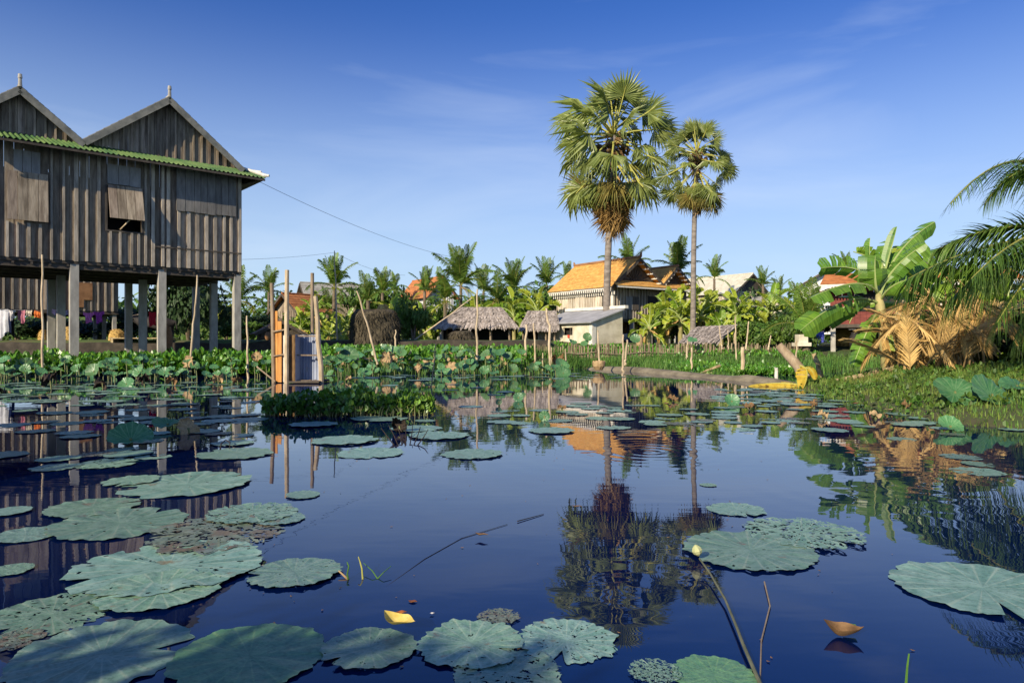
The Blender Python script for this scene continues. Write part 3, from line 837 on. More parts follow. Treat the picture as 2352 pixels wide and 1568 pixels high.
for (c, ap, e, ez) in ((1.78, ZR, -0.42, 4.0), (1.78, ZR, 3.68, 4.3), (xm, 5.42, 3.68, 4.3), (xm, 5.42, Wb + .3, 4.2)):
    mb = MB(); mb.bar((c, -0.38, ap - .06), (e, -0.38, ez - .06), 0.05, 0.16); mb.build('barge_board', m_timber, hb)
    if e in (3.68, Wb + .3):
        mb = MB()
        for k in range(5):
            q = V((c, -0.2, ap)).lerp(V((e, -0.2, ez)), (k + .7) / 5.5); mb.bar(q + V((0, -0.22, -.14)), q + V((0, .2, -.14)), 0.07, 0.07)
        mb.build('purlin', m_trim, hb)
mb = MB()   # fretted white eave boards
mb2 = MB()
for (yo, zz) in ((-0.40, 3.97), (-0.10, 3.80)):
    mb.box(yo - 0.02, yo, -0.3, Lb + .3, zz - 0.05, zz)
    n = 30
    for k in range(n):
        y = -0.28 + k * (Lb + .55) / n
        mb.box(yo - 0.02, yo, y, y + 0.09, zz - 0.20, zz - 0.052)
mb.box(-0.40, Wb + .5, -0.76, -0.74, 3.96, 4.04)
mb.build('fretwork', m_trim, hb)
mb = MB(); mb.box(-0.40, -0.10, -0.3, Lb + .3, 3.88, 3.90); mb.build('soffit', m_timber, hb)
mb = MB(); mb.box(0, Wb, 0, Lb, ZF - .16, ZF - .004); mb.build('floor', m_timber, hb)
for x in (0.12, 1.6, 3.1, 4.6, Wb - .12):
    for y in (0.12, Lb / 2, Lb - .12):
        mb = MB(); mb.box(x - .09, x + .09, y - .09, y + .09, 0.3, ZF - .162); mb.build('post', m_concrete, hb)
mb = MB()   # windows
for (a, b) in ((0.95, 1.45),):
    mb.box(a, b, -0.09, -0.06, 2.78, 3.55); mb.build('shutter', m_panel, hb)
mb = MB(); mb.box(1.47, 1.95, -0.09, -0.062, 2.78, 3.55); mb.build('shutter', m_plank_dark, hb)
mb = MB(); mb.box(2.75, 3.45, -0.06, -0.052, 2.32, 3.62); mb.box(2.70, 2.748, -.09, -.05, 2.3, 3.65); mb.box(3.452, 3.5, -.09, -.05, 2.3, 3.65); mb.build('door', m_dark, hb)
mb = MB()
mb.box(-0.075, -0.045, 0.55, 0.78, 2.75, 3.75); mb.build('window', m_dark, hb)
for y in (2.3, 2.75):
    mb = MB(); mb.box(-0.08, -0.045, y, y + 0.38, 2.6, 3.7); mb.build('shutter', m_pale_wall, hb)
mb = MB(); mb.bar((4.4, -0.2, 2.3), (4.4, -0.2, 4.0), 0.08, 0.08); mb.build('drain_pipe', m_blue_sheet, hb)
mb = MB(); tiled_slope(mb, (-0.1, Lb, 3.3), (2, Lb, 3.3), (-0.6, Lb + 1.1, 2.95), (2, Lb + 1.1, 2.95), 4); mb.box(-0.1, 0, Lb + .05, Lb + .9, 1.0, 3.0); mb.build('annex', m_timber, hb)
# slatted enclosure below the floor
mb = MB()
x = 0.2
while x < 3.2:
    if rnd.random() < 0.8: mb.box(x, x + 0.05, 1.15, 1.18, 0.7, ZF - .17)
    x += 0.09
mb.bar((0.3, 0.7, 2.0), (1.1, 0.7, 1.5), 0.05, 0.05)
mb.build('slat_screen', m_bark, hb)
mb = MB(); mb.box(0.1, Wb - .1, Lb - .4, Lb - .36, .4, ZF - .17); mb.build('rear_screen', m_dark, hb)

# ------------------------------------------------------------------ concrete lean-to shed in front of it
SH = P(1360, 738, 34.5)
sh = thing('concrete_shed', 'low cream plastered shed with sloping grey roof and one small window', 'shed', (SH.x, SH.y, 0), TH)
zg, zl, zh, Lx, Ly = 0.3, 1.98, 2.60, 2.0, 4.5
y0, y1 = 1.55, 2.35; wz0, wz1 = 1.33, 1.73
mb = MB()
mb.box(0, 0.12, 0, y0, zg, zl); mb.box(0, 0.12, y1, Ly, zg, zl)
mb.box(0, 0.12, y0, y1, zg, wz0); mb.box(0, 0.12, y0, y1, wz1, zl)
for (ya, yb) in ((0.0, 0.12), (Ly - .12, Ly)):
    vs = [(0.122, ya, zg), (Lx, ya, zg), (Lx, ya, zh), (0.122, ya, zl)]
    mb.add(vs + [(a_, yb, c_) for (a_, _, c_) in vs], [(0, 1, 2, 3), (7, 6, 5, 4), (0, 4, 5, 1), (1, 5, 6, 2), (2, 6, 7, 3), (3, 7, 4, 0)])
mb.box(Lx, Lx + .1, 0, Ly, zg, zh)
wl_ = mb.build('wall', m_plaster, sh)
for (ya, yb) in ((-0.025, 0.22), (Ly - .22, Ly + .025)):
    mb = MB(); mb.box(-0.025, -0.003, ya, yb, zg, zl - .02); mb.build('corner_pier', m_trim, sh)
mb = MB(); mb.box(-0.025, 0.22, -0.026, -0.003, zg, zl - .02); mb.build('corner_pier', m_trim, sh)
mb = MB(); mb.slab([(-0.25, -0.18, zl - .05), (Lx + .12, -0.18, zh + .06), (Lx + .12, Ly + .15, zh + .06), (-0.25, Ly + .15, zl - .05)], 0.06)
mb.build('roof', mat('flat_grey_sheet', (0.27, 0.27, 0.28), (0.40, 0.40, 0.41), 1.5, rough=0.7), sh)
mb = MB(); mb.box(Lx + .0, Lx + .22, -0.3, Ly + .1, zh + .12, zh + .28); mb.build('parapet', m_trim, sh)
mb = MB(); mb.box(0.3, 0.33, y0 - .2, y1 + .2, wz0 - .2, wz1 + .2); w_ = mb.build('window', m_dark, sh)
mb = MB(); mb.box(0.02, 0.05, y0 + .2, y0 + .24, wz0, wz1); mb.box(0.03, 0.06, y0 + .0, y0 + .08, wz0, wz1); mb.build('frame', m_timber, w_)
mb = MB(); mb.box(-0.07, -0.004, y0 + .22, y0 + .34, wz0 - .14, wz0 + .02); mb.build('cloth', mat('red_cloth', (0.5, 0.05, 0.03), (0.6, 0.09, 0.05)), sh)

# ------------------------------------------------------------------ other village houses
p = P(1686, 662, 66)
house('sheet_roofed_house', 'brown house with a pale cream sheet roof right of the slimmer fan palm', (p.x, p.y), TH, 5.0, 7.6, 0.9, 3.4, 5.9, 7.65, m_pale_wall, mat('cream_sheet_roof', (0.47, 0.44, 0.34), (0.60, 0.57, 0.46), 2), m_plank_dark, 0.35, courses=6, m_bt=m_pale_wall)
p = P(985, 668, 62)
hq = house('tiled_cottage', 'far house with worn orange roof and a blue and white striped gable', (p.x, p.y), TH, 2.6, 5.5, 1, 3.0, 5.4, 6.9, m_white_wall, m_red_tile, m_blue_wall, 0.4, courses=10)
p = P(1022, 668, 62)
b = MB()
for k in range(5):
    for sgn in (-1, 1):
        b.bar((1.3 + sgn * 0.05, -0.06, 5.55 + k * 0.25), (1.3 + sgn * (1.1 - k * .2), -0.06, 5.3 + k * 0.25), 0.03, 0.09)
b.build('chevron_stripe', m_white_wall, hq)
p = P(692, 678, 58)
house('weathered_house', 'small grey weathered house with a plank gable among palms beyond the bamboo poles', (p.x, p.y), R(-60), 2.4, 5, 1, 2.6, 4.9, 5.85, m_plank, m_roof_grey, m_plank, 0.4, courses=6)
p = P(628, 712, 50)
house('orange_roof_hut', 'hut with a plain orange roof behind the latrine poles', (p.x, p.y), R(-35), 3.0, 2.6, 1, 1.9, 3.2, 4.4, m_plank, m_red_tile, m_plank, 0.4, courses=8)
p = P(598, 765, 36)
house('low_lean_hut', 'low dark hut with rusty sheet roof right of the end stilt', (p.x, p.y), R(25), 2.0, 2.2, 1, 1.0, 1.55, 2.1, m_timber, mat('rusty_sheet', (0.16, 0.09, 0.06), (0.27, 0.20, 0.15)), m_timber, 0.3, stilts=False, batt=False, courses=4)
p = P(1830, 650, 58)
house('white_house', 'white walled house with a pale grey hipped roof beyond the banana clumps', (p.x, p.y), R(-20), 5.0, 4.0, 1, 1.6, 5.6, 7.1, m_white_wall, mat('light_grey_roof', (0.36, 0.37, 0.40), (0.47, 0.48, 0.51)), m_white_wall, 0.6, stilts=False, batt=False, courses=8)
p = P(1742, 690, 56)
house('cream_hut', 'little cream hut with a flat pale gable seen between two banana clumps', (p.x, p.y), R(10), 2.6, 3, 1, 2.0, 4.0, 4.7, m_plaster, m_roof_grey, m_plaster, 0.3, stilts=False, batt=False, courses=4)
# dark red house on the right
p = P(1906, 745, 31)
hr = house('red_house', 'dark red house on stilts with orange tiles behind the big banana plant', (p.x, p.y), R(-25), 6.6, 5, 0.6, 1.78, 3.35, 4.55, m_red_wall, m_red_tile, m_red_wall, 0.45, courses=14, batt=False)
b = MB(); tiled_slope(b, (-0.2, 0.3, 4.05), (6.8, 0.3, 4.05), (-0.4, -1.0, 3.5), (7.0, -1.0, 3.5), 8); b.build('lean_to', m_red_tile, hr)
b = MB()
b.box(-0.4, 7.0, -1.02, -1.0, 3.42, 3.52)
for k in range(60): b.box(-0.38 + k * .122, -0.32 + k * .122, -1.02, -1.0, 3.34, 3.418)
b.build('fretwork', m_trim, hr)
b = MB(); b.box(1.0, 3.4, -0.05, -0.02, 2.35, 3.2); b.box(4.6, 5.4, -.05, -.02, 2.45, 3.15); b.build('window', m_dark, hr)
b = MB(); b.box(4.25, 4.595, -.06, -.02, 2.4, 3.2); b.box(5.405, 5.7, -.06, -.02, 2.4, 3.2); b.build('shutter', m_pale_wall, hr)
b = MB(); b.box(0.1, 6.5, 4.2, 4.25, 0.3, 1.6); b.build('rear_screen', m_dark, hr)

# ------------------------------------------------------------------ thatched huts, haystacks, walls
def thatch_slope(mb, a0, a1, b0, b1, n=5, per=60, shag=0.25):
    """shaggy thatch: a backing slab and rows of overlapping straw blades"""
    a0, a1, b0, b1 = map(V, (a0, a1, b0, b1))
    up = (a1 - a0).cross(b0 - a0).normalized()
    if up.z < 0: up = -up
    mb.add([a0, a1, b1, b0, a0 - up * .08, a1 - up * .08, b1 - up * .08, b0 - up * .08], [(0, 1, 2, 3), (7, 6, 5, 4), (0, 4, 5, 1), (1, 5, 6, 2), (2, 6, 7, 3), (3, 7, 4, 0)])
    for i in range(n):
        for k in range(per):
            u = (k + rnd.random()) / per
            t0 = i / n - 0.02
            t1 = (i + 1.0) / n + rnd.uniform(0, shag) / n * (2.2 if i == n - 1 else 1)
            p = a0.lerp(a1, u).lerp(b0.lerp(b1, u), t0)
            u2 = u + rnd.uniform(-.02, .02)
            q = a0.lerp(a1, u2) + (b0.lerp(b1, u2) - a0.lerp(a1, u2)) * t1
            sd = (a1 - a0).normalized() * rnd.uniform(0.03, 0.07)
            p += up * rnd.uniform(0.03, 0.06); q += up * rnd.uniform(0.0, 0.09)
            if i == n - 1: q.z -= rnd.uniform(0, 0.12)
            mid = p.lerp(q, .6) + up * rnd.uniform(0, .03)
            mb.add([p - sd, p + sd, mid + sd, q + sd * .3, q - sd * .3, mid - sd], [(0, 1, 2, 5), (5, 2, 3, 4)])

def hut(name, label, xl, xr, ye, xrl, xrr, yr, Y, zg, depth=3.0, slope_in=1.4):
    """thatched hut: eave from xl..xr at ye, ridge xrl..xrr at yr (picture), straight on"""
    e0, e1 = P(xl, ye, Y), P(xr, ye, Y)
    r0, r1 = P(xrl, yr, Y + slope_in), P(xrr, yr, Y + slope_in)
    o = V(((e0.x + e1.x) / 2, Y + slope_in, 0))
    h = thing(name, label, 'hut', o)
    e0, e1, r0, r1 = e0 - o, e1 - o, r0 - o, r1 - o
    mb = MB()
    thatch_slope(mb, r0, r1, e0, e1, 5, 75)
    f0, f1 = V((e0.x, -e0.y, e0.z)), V((e1.x, -e1.y, e1.z))
    thatch_slope(mb, r1, r0, f1, f0, 4, 30)
    thatch_slope(mb, r0, r0, f0, e0, 4, 30); thatch_slope(mb, r1, r1, e1, f1, 4, 30)
    mb.build('roof', m_thatch, h)
    w = e1.x - e0.x
    for u in (0.12, 0.4, 0.68, 0.9):
        for y in (e0.y + .35, -e0.y - .35):
            mb = MB(); mb.tube([(e0.x + w * u, y, zg - .3), (e0.x + w * u + rnd.uniform(-.05, .05), y, e0.z + .15)], 0.05, 6); mb.build('post', m_pole_dark, h)
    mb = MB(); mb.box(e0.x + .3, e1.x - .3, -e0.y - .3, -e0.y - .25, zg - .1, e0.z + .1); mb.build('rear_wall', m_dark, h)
    return h
hut('thatched_hut', 'wide open hut with a shaggy grey thatched roof left of the concrete shed', 990, 1190, 752, 1062, 1150, 708, 33, 1.0, 3.0, 1.3)
hut('thatched_hut', 'smaller brown thatched hut tucked between the wide hut and the concrete shed', 1192, 1284, 757, 1212, 1276, 716, 36, 1.0, 3, 1.3)
o = P(1625, 775, 31); o.z = 0
ts = thing('thatched_shelter', 'low slanting grey thatch lean-to in front of the slimmer fan palm', 'shelter', o)
mb = MB(); thatch_slope(mb, P(1600, 753, 31.5) - o, P(1692, 748, 31.5) - o, P(1560, 786, 30.2) - o, P(1648, 785, 30.2) - o, 5, 55); mb.build('roof', m_thatch, ts)
for x in (1597, 1640, 1686):
    mb = MB(); q = P(x, 762, 31.4) - o; mb.tube([(q.x, q.y, .2), (q.x, q.y, q.z)], 0.03, 6); mb.build('post', m_pole, ts)

def heap(name, label, xl, xr, yt, yb, Y, m, cat, blades=1500, sq=0.5, blen=0.35):
    a, b = P(xl, yb, Y), P(xr, yb, Y); top = P(xl, yt, Y).z
    zb = min(a.z, 0.8); c = V(((a.x + b.x) / 2, Y, 0)); rx = (b.x - a.x) / 2; hz = top - zb
    mb = MB(); n, k_ = 28, 12
    def surf(u, v):
        z = math.sin(v * math.pi / 2) ** 0.8
        r_ = math.cos(v * math.pi / 2) ** sq
        q = 1 + 0.12 * noise.noise(V((math.cos(u) * 1.5, math.sin(u) * 1.5, v * 3 + xl)))
        return V((rx * r_ * math.cos(u) * q, rx * 0.9 * r_ * math.sin(u) * q, zb + hz * z * (1 + .06 * noise.noise(V((u, v * 2, xl))))))
    vs = [surf(2 * math.pi * i / n, j / k_) for j in range(k_ + 1) for i in range(n)]
    mb.add(vs, [(j * n + i, j * n + (i + 1) % n, (j + 1) * n + (i + 1) % n, (j + 1) * n + i) for j in range(k_) for i in range(n)])
    for i in range(blades):
        u, v = rnd.uniform(0, 6.283), rnd.random() * .98
        p = surf(u, v); out_ = V((p.x, p.y, (p.z - zb) * .5)).normalized()
        sd = V((rnd.uniform(-1, 1), rnd.uniform(-1, 1), 0)).normalized() * rnd.uniform(.01, .035)
        q = p + out_ * rnd.uniform(.03, .10) + V((rnd.uniform(-.12, .12), rnd.uniform(-.1, .1), -rnd.uniform(.3, 1) * blen))
        mb.add([p - sd, p + sd, q], [(0, 1, 2)])
    return tag(mb.build(name, m, M=Matrix.Translation(c)), label, cat)
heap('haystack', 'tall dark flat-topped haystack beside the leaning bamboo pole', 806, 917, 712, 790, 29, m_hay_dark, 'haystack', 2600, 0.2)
heap('haystack', 'golden haystack peeping over the dark one', 862, 898, 700, 760, 36, m_hay, 'haystack', 700, .5)
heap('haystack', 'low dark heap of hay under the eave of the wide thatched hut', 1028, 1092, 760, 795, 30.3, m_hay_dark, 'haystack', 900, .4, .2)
heap('haystack', 'golden hay under the floor of the dark red house', 1916, 1952, 752, 800, 34.2, m_hay, 'haystack', 600, .3, .2)
for i, (xl, xr, yt, lab) in enumerate(((135, 178, 750, 'straw heap under the stilt house beside the thin pole'), (250, 285, 756, 'small straw heap in shade right of the second stilt'), (88, 108, 757, 'little straw heap left of the thin pole'))):
    heap('straw_heap', lab, xl, xr, yt, 782, 30, m_hay, 'straw heap', 350, .6, .15)

wa = MB()
x = -27.4
pts = []
while x < 2.0:
    pts.append(V((x, 28.9 + .25 * math.sin(x * .4), (1.02 if x > -11 else .93) + 0.03 * math.sin(x * 1.7)))); x += 1.0
for a, b in zip(pts, pts[1:]):
    wa.add([(a.x, a.y, .1), (b.x, b.y, .1), (b.x, b.y, b.z), (a.x, a.y, a.z), (a.x, a.y + .45, a.z + .02), (b.x, b.y + .45, b.z + .02)], [(0, 1, 2, 3), (3, 2, 5, 4)])
tag(wa.build('low_wall', m_brick), 'low dark earth wall along the far edge of the pond plants', 'wall')

# fence of split bamboo
fpts = [P(1205, 800, 25.5), P(1290, 800, 26.2), P(1370, 800, 26.5), P(1480, 800, 27.5), P(1600, 800, 28.5), P(1720, 800, 29.5), P(1835, 800, 30.5)]
fe = thing('bamboo_fence', 'grey fence of upright bamboo slats across the far marsh', 'fence', (fpts[0].x, fpts[0].y, 0))
o = V((fpts[0].x, fpts[0].y, 0))
slat = MB(); rail = MB()
for i in range(len(fpts) - 1):
    a, b = fpts[i] - o, fpts[i + 1] - o
    L_ = (b - a).length; n = int(L_ / 0.075)
    for k in range(n):
        if rnd.random() < 0.06: continue
        p = a.lerp(b, k / n); g = ground(p.x + o.x, p.y + o.y)
        h = 0.86 + 0.07 * math.sin(k * .3) + rnd.uniform(-.09, .05)
        slat.bar((p.x + rnd.uniform(-.02, .02), p.y + rnd.uniform(-.03, .03), g - .1), (p.x + rnd.uniform(-.05, .05), p.y + rnd.uniform(-.03, .03), h), rnd.uniform(.025, .055), 0.015, up=V((0, 1, 0)))
    za = 0.55 + rnd.uniform(-.08, .05)
    rail.tube([V((a.x, a.y - .05, za)), V(((a.x + b.x) / 2, (a.y + b.y) / 2 - .06, za - .06)), V((b.x, b.y - .05, za + .03))], 0.018, 5)
slat.build('slat_panel', mat('grey_bamboo_slat', (0.13, 0.10, 0.065), (0.29, 0.225, 0.14), 6, (1, 1, .4), 0.9, island=0.4), fe)
rail.build('rail', m_pole_dark, fe)

# ------------------------------------------------------------------ poles and posts
def pole(label, pts, Y, r, m=m_pole, group='bamboo poles standing in the pond', name='bamboo_pole', taper=.65, into=0.25, dy=None):
    """pts from base to tip, read off the photograph"""
    q = [P(x, y, Y + (dy[i] if dy else 0)) for i, (x, y) in enumerate(pts)]
    d = (q[0] - q[1]).normalized()
    base = q[0] + d * into
    o = V((q[0].x, q[0].y, q[0].z))
    full = [base] + q
    n = len(full); mb = MB(); path, rad = [], []
    for i in range(n - 1):
        for k in range(6):
            t = k / 6; u = (i + t) / (n - 1)
            p = full[i].lerp(full[i + 1], t)
            path.append(p - o + V((noise.noise(V((u * 6, x_seed[0], 0))), noise.noise(V((u * 6, x_seed[0], 9))), 0)) * r * .8)
            rad.append(.85 * r * (1 + (taper - 1) * u) * (1.12 if k == 3 else 1))
    path.append(full[-1] - o); rad.append(.85 * r * taper)
    x_seed[0] += 1
    mb.tube(path, rad, 8)
    ob = mb.build(name, m, M=Matrix.Translation(o), smooth=False)
    return tag(ob, label, 'pole', group)
x_seed = [0.0]
pole('tall pale pole in front of the first stilts at far left', [(98, 850), (97, 720), (97, 585)], 19.5, 0.045)
pole('bent white pole between the two front stilts, kinked at mid-height', [(437, 838), (443, 745), (450, 700), (453, 632)], 19.5, 0.04)
pole('crooked thin pole just right of the corner stilt', [(570, 868), (568, 800), (567, 725)], 18.6, 0.04)
pole('tall thin pole carrying the cable beyond the plank latrine', [(774, 780), (771, 680), (768, 576)], 30, 0.06, taper=.4)
pole('slim pole leaning left against the dark haystack', [(862, 818), (842, 740), (819, 668)], 20, 0.04)
pole('long bamboo leaning right onto the wide thatched roof', [(957, 777), (1020, 732), (1084, 684)], 31.2, 0.045, taper=.5)
pole('short stub of pole in front of the dark haystack', [(908, 792), (908, 757)], 24, 0.045)
pole('dark thin stick rising from the water right of the latrine', [(990, 892), (996, 840), (1001, 788)], 14.6, 0.018, m_pole_dark, into=.3)
pole('upright pole in front of the wide thatched hut', [(1095, 812), (1095, 740), (1096, 664)], 22, 0.05)
pole('thick pale pole at the left end of the bamboo fence', [(1207, 848), (1207, 800), (1208, 745)], 22.5, 0.06)
pole('thin pole second from the left end of the bamboo fence', [(1229, 848), (1228, 790), (1225, 742)], 22.5, 0.045)
pole('tallest crooked pole in front of the concrete shed', [(1263, 850), (1262, 800), (1261, 748), (1256, 728), (1254, 708)], 22.3, 0.06)
pole('short stick in front of the concrete shed, left of a curled brown leaf', [(1267, 848), (1266, 798)], 22, 0.035)
pole('shortest of the sticks crowded before the concrete shed', [(1273, 850), (1272, 826)], 21.8, 0.035)
pole('low stick standing left of the tallest crooked pole', [(1246, 848), (1246, 810)], 22, 0.03)
pole('short pole standing right of the curled brown leaf', [(1300, 845), (1298, 801)], 22, 0.04)
pole('pole standing in a small basket before the big fan palm', [(1376, 830), (1374, 795), (1372, 758)], 22.8, 0.045)
pole('pale pole right of the big fan palm trunk, upright one of a pair', [(1430, 845), (1431, 768)], 22.4, 0.055)
pole('pale pole right of the big fan palm trunk, leaning one of a pair', [(1436, 822), (1440, 780)], 23.5, 0.05)
pole('small post in the marsh under the low thatch lean-to', [(1577, 812), (1578, 783)], 25, 0.05)
pole('slim post rising from the mud bank below the low thatch lean-to', [(1589, 858), (1588, 798)], 20.6, 0.045)
pole('stout square-cut post in the middle of the mud bank', [(1706, 860), (1705, 797)], 20.4, 0.07, taper=.9)
pole('tall thin pole beside the right edge of the low thatch lean-to', [(1690, 812), (1689, 770), (1688, 727)], 26, 0.035)
pole('short leaning pole under the banana leaves right of the thatch lean-to', [(1714, 788), (1719, 738)], 28, 0.045)
pole('thin pole standing on the thatch lean-to, tallest of two', [(1656, 788), (1651, 748)], 28.5, 0.035)
pole('thin pole standing on the thatch lean-to, shorter of two', [(1672, 788), (1671, 757)], 28.5, 0.03)
pole('thin leaning stake in shrubs beyond the right end of the fence', [(1766, 790), (1770, 770)], 29, 0.04)
pole('thin post before the dark red house', [(1828, 822), (1829, 782)], 26, 0.045)
pole('short white stake on the mud bank left of the big log', [(1783, 882), (1782, 845)], 17.5, 0.05, taper=1, m=m_trim)
pole('white cut stake leaning left beside the big log', [(1887, 872), (1879, 842), (1868, 812)], 16.2, 0.075, taper=.8, m=m_bstem_dry)
b = MB()
lp = [P(1850, 872, 15.4), P(1833, 842, 15.5), P(1806, 812, 15.7), P(1788, 793, 15.8)]
path = []
for i in range(3):
    for k in range(5): path.append(lp[i].lerp(lp[i + 1], k / 5))
path.append(lp[3])
b.tube([q - lp[0] for q in path], [0.125 - 0.002 * i + 0.006 * math.sin(i * 2.1) for i in range(len(path))], 14)
tag(b.build('log', mat('weathered_log', (0.22, 0.16, 0.10), (0.42, 0.335, 0.235), 5, (1.5, 1.5, .4), 0.85, 0.5, 14), M=Matrix.Translation(lp[0]), smooth=True), 'thick weathered log leaning left out of the right bank', 'log')
b = MB()
lp = [W(1885, 884) + V((0, 0, .05)), P(1960, 867, 14.6), P(2055, 847, 15.2)]
path = [lp[0].lerp(lp[1], k / 6) for k in range(6)] + [lp[1].lerp(lp[2], k / 6) for k in range(7)]
b.tube([q - lp[0] for q in path], [0.03 + 0.004 * i for i in range(len(path))], 8)
tag(b.build('fallen_stem', m_bstem_dry, M=Matrix.Translation(lp[0])), 'dry pale banana stem lying on the bank grass right of the log', 'stem')
b = MB(); q0 = P(1600, 861, 20.0)
b.tube([V((0, 0, 0)), V((.35, .2, .12)), V((.75, .25, .26))], [.02, .035, .045], 6)
for k in range(5): b.tube([V((.1, 0, .02)), V((.3 + .05 * k, -.1, .02 + .02 * k))], .01, 4)
tag(b.build('driftwood', m_bstem_dry, M=Matrix.Translation(q0)), 'broken branch lying on the mud bank', 'branch')

# cables
def cable(label, a, b, sag, r=0.011):
    mb = MB(); pts = []
    for i in range(25):
        t = i / 24; p = a.lerp(b, t); p.z -= sag * 4 * t * (1 - t); pts.append(p - a)
    mb.tube(pts, r, 5); return tag(mb.build('cable', m_lead, M=Matrix.Translation(a)), label, 'cable')
cable('thin cable running down from the big house eave towards the palms', P(590, 415, 25.2), P(1045, 592, 46), 0.35, .008)
cable('faint cable from the thin tall pole leftwards to the big house', P(768, 580, 30), P(556, 596, 24.2), 0.05, .005)
cable('faint cable from the thin tall pole rightwards over the palms', P(768, 580, 30), P(930, 632, 44), 0.25, .006)

# ------------------------------------------------------------------ latrine on the water
LO = W(680, 880)
la = thing('pond_latrine', 'small latrine over the pond walled with orange planks, bark and blue corrugated sheet', 'latrine', LO)
def lp_(x, y, Y): return P(x, y, Y) - LO
mb = MB()
b0, b1 = lp_(628, 880, 16.6), lp_(646, 880, 16.4)
ztop = lp_(640, 714, 16.5).z
for k, (u0, u1, zt) in enumerate(((0, .5, ztop), (.52, 1.0, ztop - .25))):
    a, c = b0.lerp(b1, u0), b0.lerp(b1, u1)
    mb.add([(a.x, a.y, .02), (c.x, c.y, .02), (c.x, c.y, zt), (a.x, a.y, zt), (a.x, a.y + .03, .02), (c.x, c.y + .03, .02), (c.x, c.y + .03, zt), (a.x, a.y + .03, zt)], [(0, 1, 2, 3), (7, 6, 5, 4), (0, 4, 5, 1), (1, 5, 6, 2), (2, 6, 7, 3), (3, 7, 4, 0)])
c0, c1 = lp_(647, 880, 16.5), lp_(657, 880, 16.35)
mb.build('plank_wall', m_orange_wood, la)
mb = MB(); zt = lp_(650, 770, 16.4).z
mb.add([(c0.x, c0.y, .02), (c1.x, c1.y, .02), (c1.x, c1.y, zt), (c0.x, c0.y, zt), (c0.x, c0.y + .03, .02), (c1.x, c1.y + .03, .02), (c1.x, c1.y + .03, zt), (c0.x, c0.y + .03, zt)], [(0, 1, 2, 3), (7, 6, 5, 4), (0, 4, 5, 1), (1, 5, 6, 2), (2, 6, 7, 3), (3, 7, 4, 0)])
mb.build('pale_plank', m_trim, la)
mb = MB(); zt = lp_(670, 769, 16.3).z
a, c = lp_(663, 880, 16.32), lp_(678, 880, 16.2)
n = 8
for i in range(n):
    p, q = a.lerp(c, i / n), a.lerp(c, (i + 1) / n)
    o_ = .02 * math.sin(i * 1.7); o2 = .02 * math.sin((i + 1) * 1.7)
    mb.add([(p.x, p.y + o_, .03), (q.x, q.y + o2, .03), (q.x, q.y + o2, zt + .02 * math.sin(i)), (p.x, p.y + o_, zt)], [(0, 1, 2, 3)])
mb.build('bark_wall', m_bark, la)
def corr_wall(a, c, z0, z1, wave, amp, name, m):
    mb = MB(); L_ = (c - a).length; n = int(L_ / wave * 8); nr = (c - a).cross(V((0, 0, 1))).normalized()
    for i in range(n + 1):
        p = a.lerp(c, i / n) + nr * amp * math.sin(2 * math.pi * i / n * L_ / wave)
        mb.v += [(p.x, p.y, z0), (p.x, p.y, z1)]
    mb.f = [(2 * i, 2 * i + 2, 2 * i + 3, 2 * i + 1) for i in range(n)]; mb.m = [0] * n
    return mb.build(name, m, la, smooth=True)
zt = lp_(700, 768, 16.2).z
corr_wall(lp_(678, 880, 16.2), lp_(690, 880, 16.75), .03, zt, .076, .012, 'corrugated_wall', m_blue_sheet)
corr_wall(lp_(689, 880, 16.75), lp_(736, 880, 16.55), .03, zt, .088, .022, 'corrugated_wall', m_blue_sheet)
corr_wall(lp_(736, 880, 16.55), lp_(722, 880, 17.6), .03, zt, .076, .012, 'corrugated_wall', m_blue_sheet)
corr_wall(lp_(628, 880, 16.65), lp_(650, 880, 17.6), .03, zt, .076, .012, 'rear_wall', m_timber)
mb = MB()
for z in (.06, zt * .58, zt - .03):
    mb.bar(lp_(662, 880, 16.3) + V((0, -.03, z)), lp_(738, 880, 16.5) + V((0, -.03, z)), .03, .035)
mb.bar(lp_(625, 880, 16.6) + V((0, -.05, .66)), lp_(660, 880, 16.3) + V((0, -.05, .70)), .03, .03); mb.bar(lp_(625, 880, 16.6) + V((0, -.05, 1.25)), lp_(655, 880, 16.3) + V((0, -.05, 1.28)), .03, .03)
mb.build('cross_rail', m_pole_dark, la)
mb = MB()
for k in range(40):
    p = lp_(rnd.uniform(690, 738), 880, 16.45) + V((0, 0, rnd.uniform(0.0, .06)))
    mb.tube([p, p + V((rnd.uniform(-.2, .2), rnd.uniform(-.05, .05), rnd.uniform(-.01, .03)))], .012, 4)
mb.box(lp_(662, 880, 16.4).x, lp_(738, 880, 16.4).x, -.15, .8, .02, .06)
mb.build('floor', m_timber, la)
for pts, Y, r, m in (([(629, 884), (627, 770), (624, 650)], 16.55, .055, m_pole_dark), ([(658, 884), (658, 750), (659, 620)], 16.2, .06, m_pole),
                     ([(719, 884), (717, 750), (717, 627)], 17.5, .055, m_pole_dark), ([(738, 884), (737, 840), (730, 780), (729, 730), (724, 680)], 16.4, .065, m_pole)):
    mb = MB(); q = [lp_(x, y, Y) for x, y in pts]; q = [q[0] + V((0, 0, -.3))] + q
    mb.tube(q, [r * (1 - .25 * i / len(q)) for i in range(len(q))], 8); mb.build('pole', m, la)
b = MB(); b.tube([P(590, 842, 17.2) - LO + V((0, 0, 0)), P(632, 876, 16.4) - LO, ], .02, 5); b.build('brace', m_pole_dark, la)

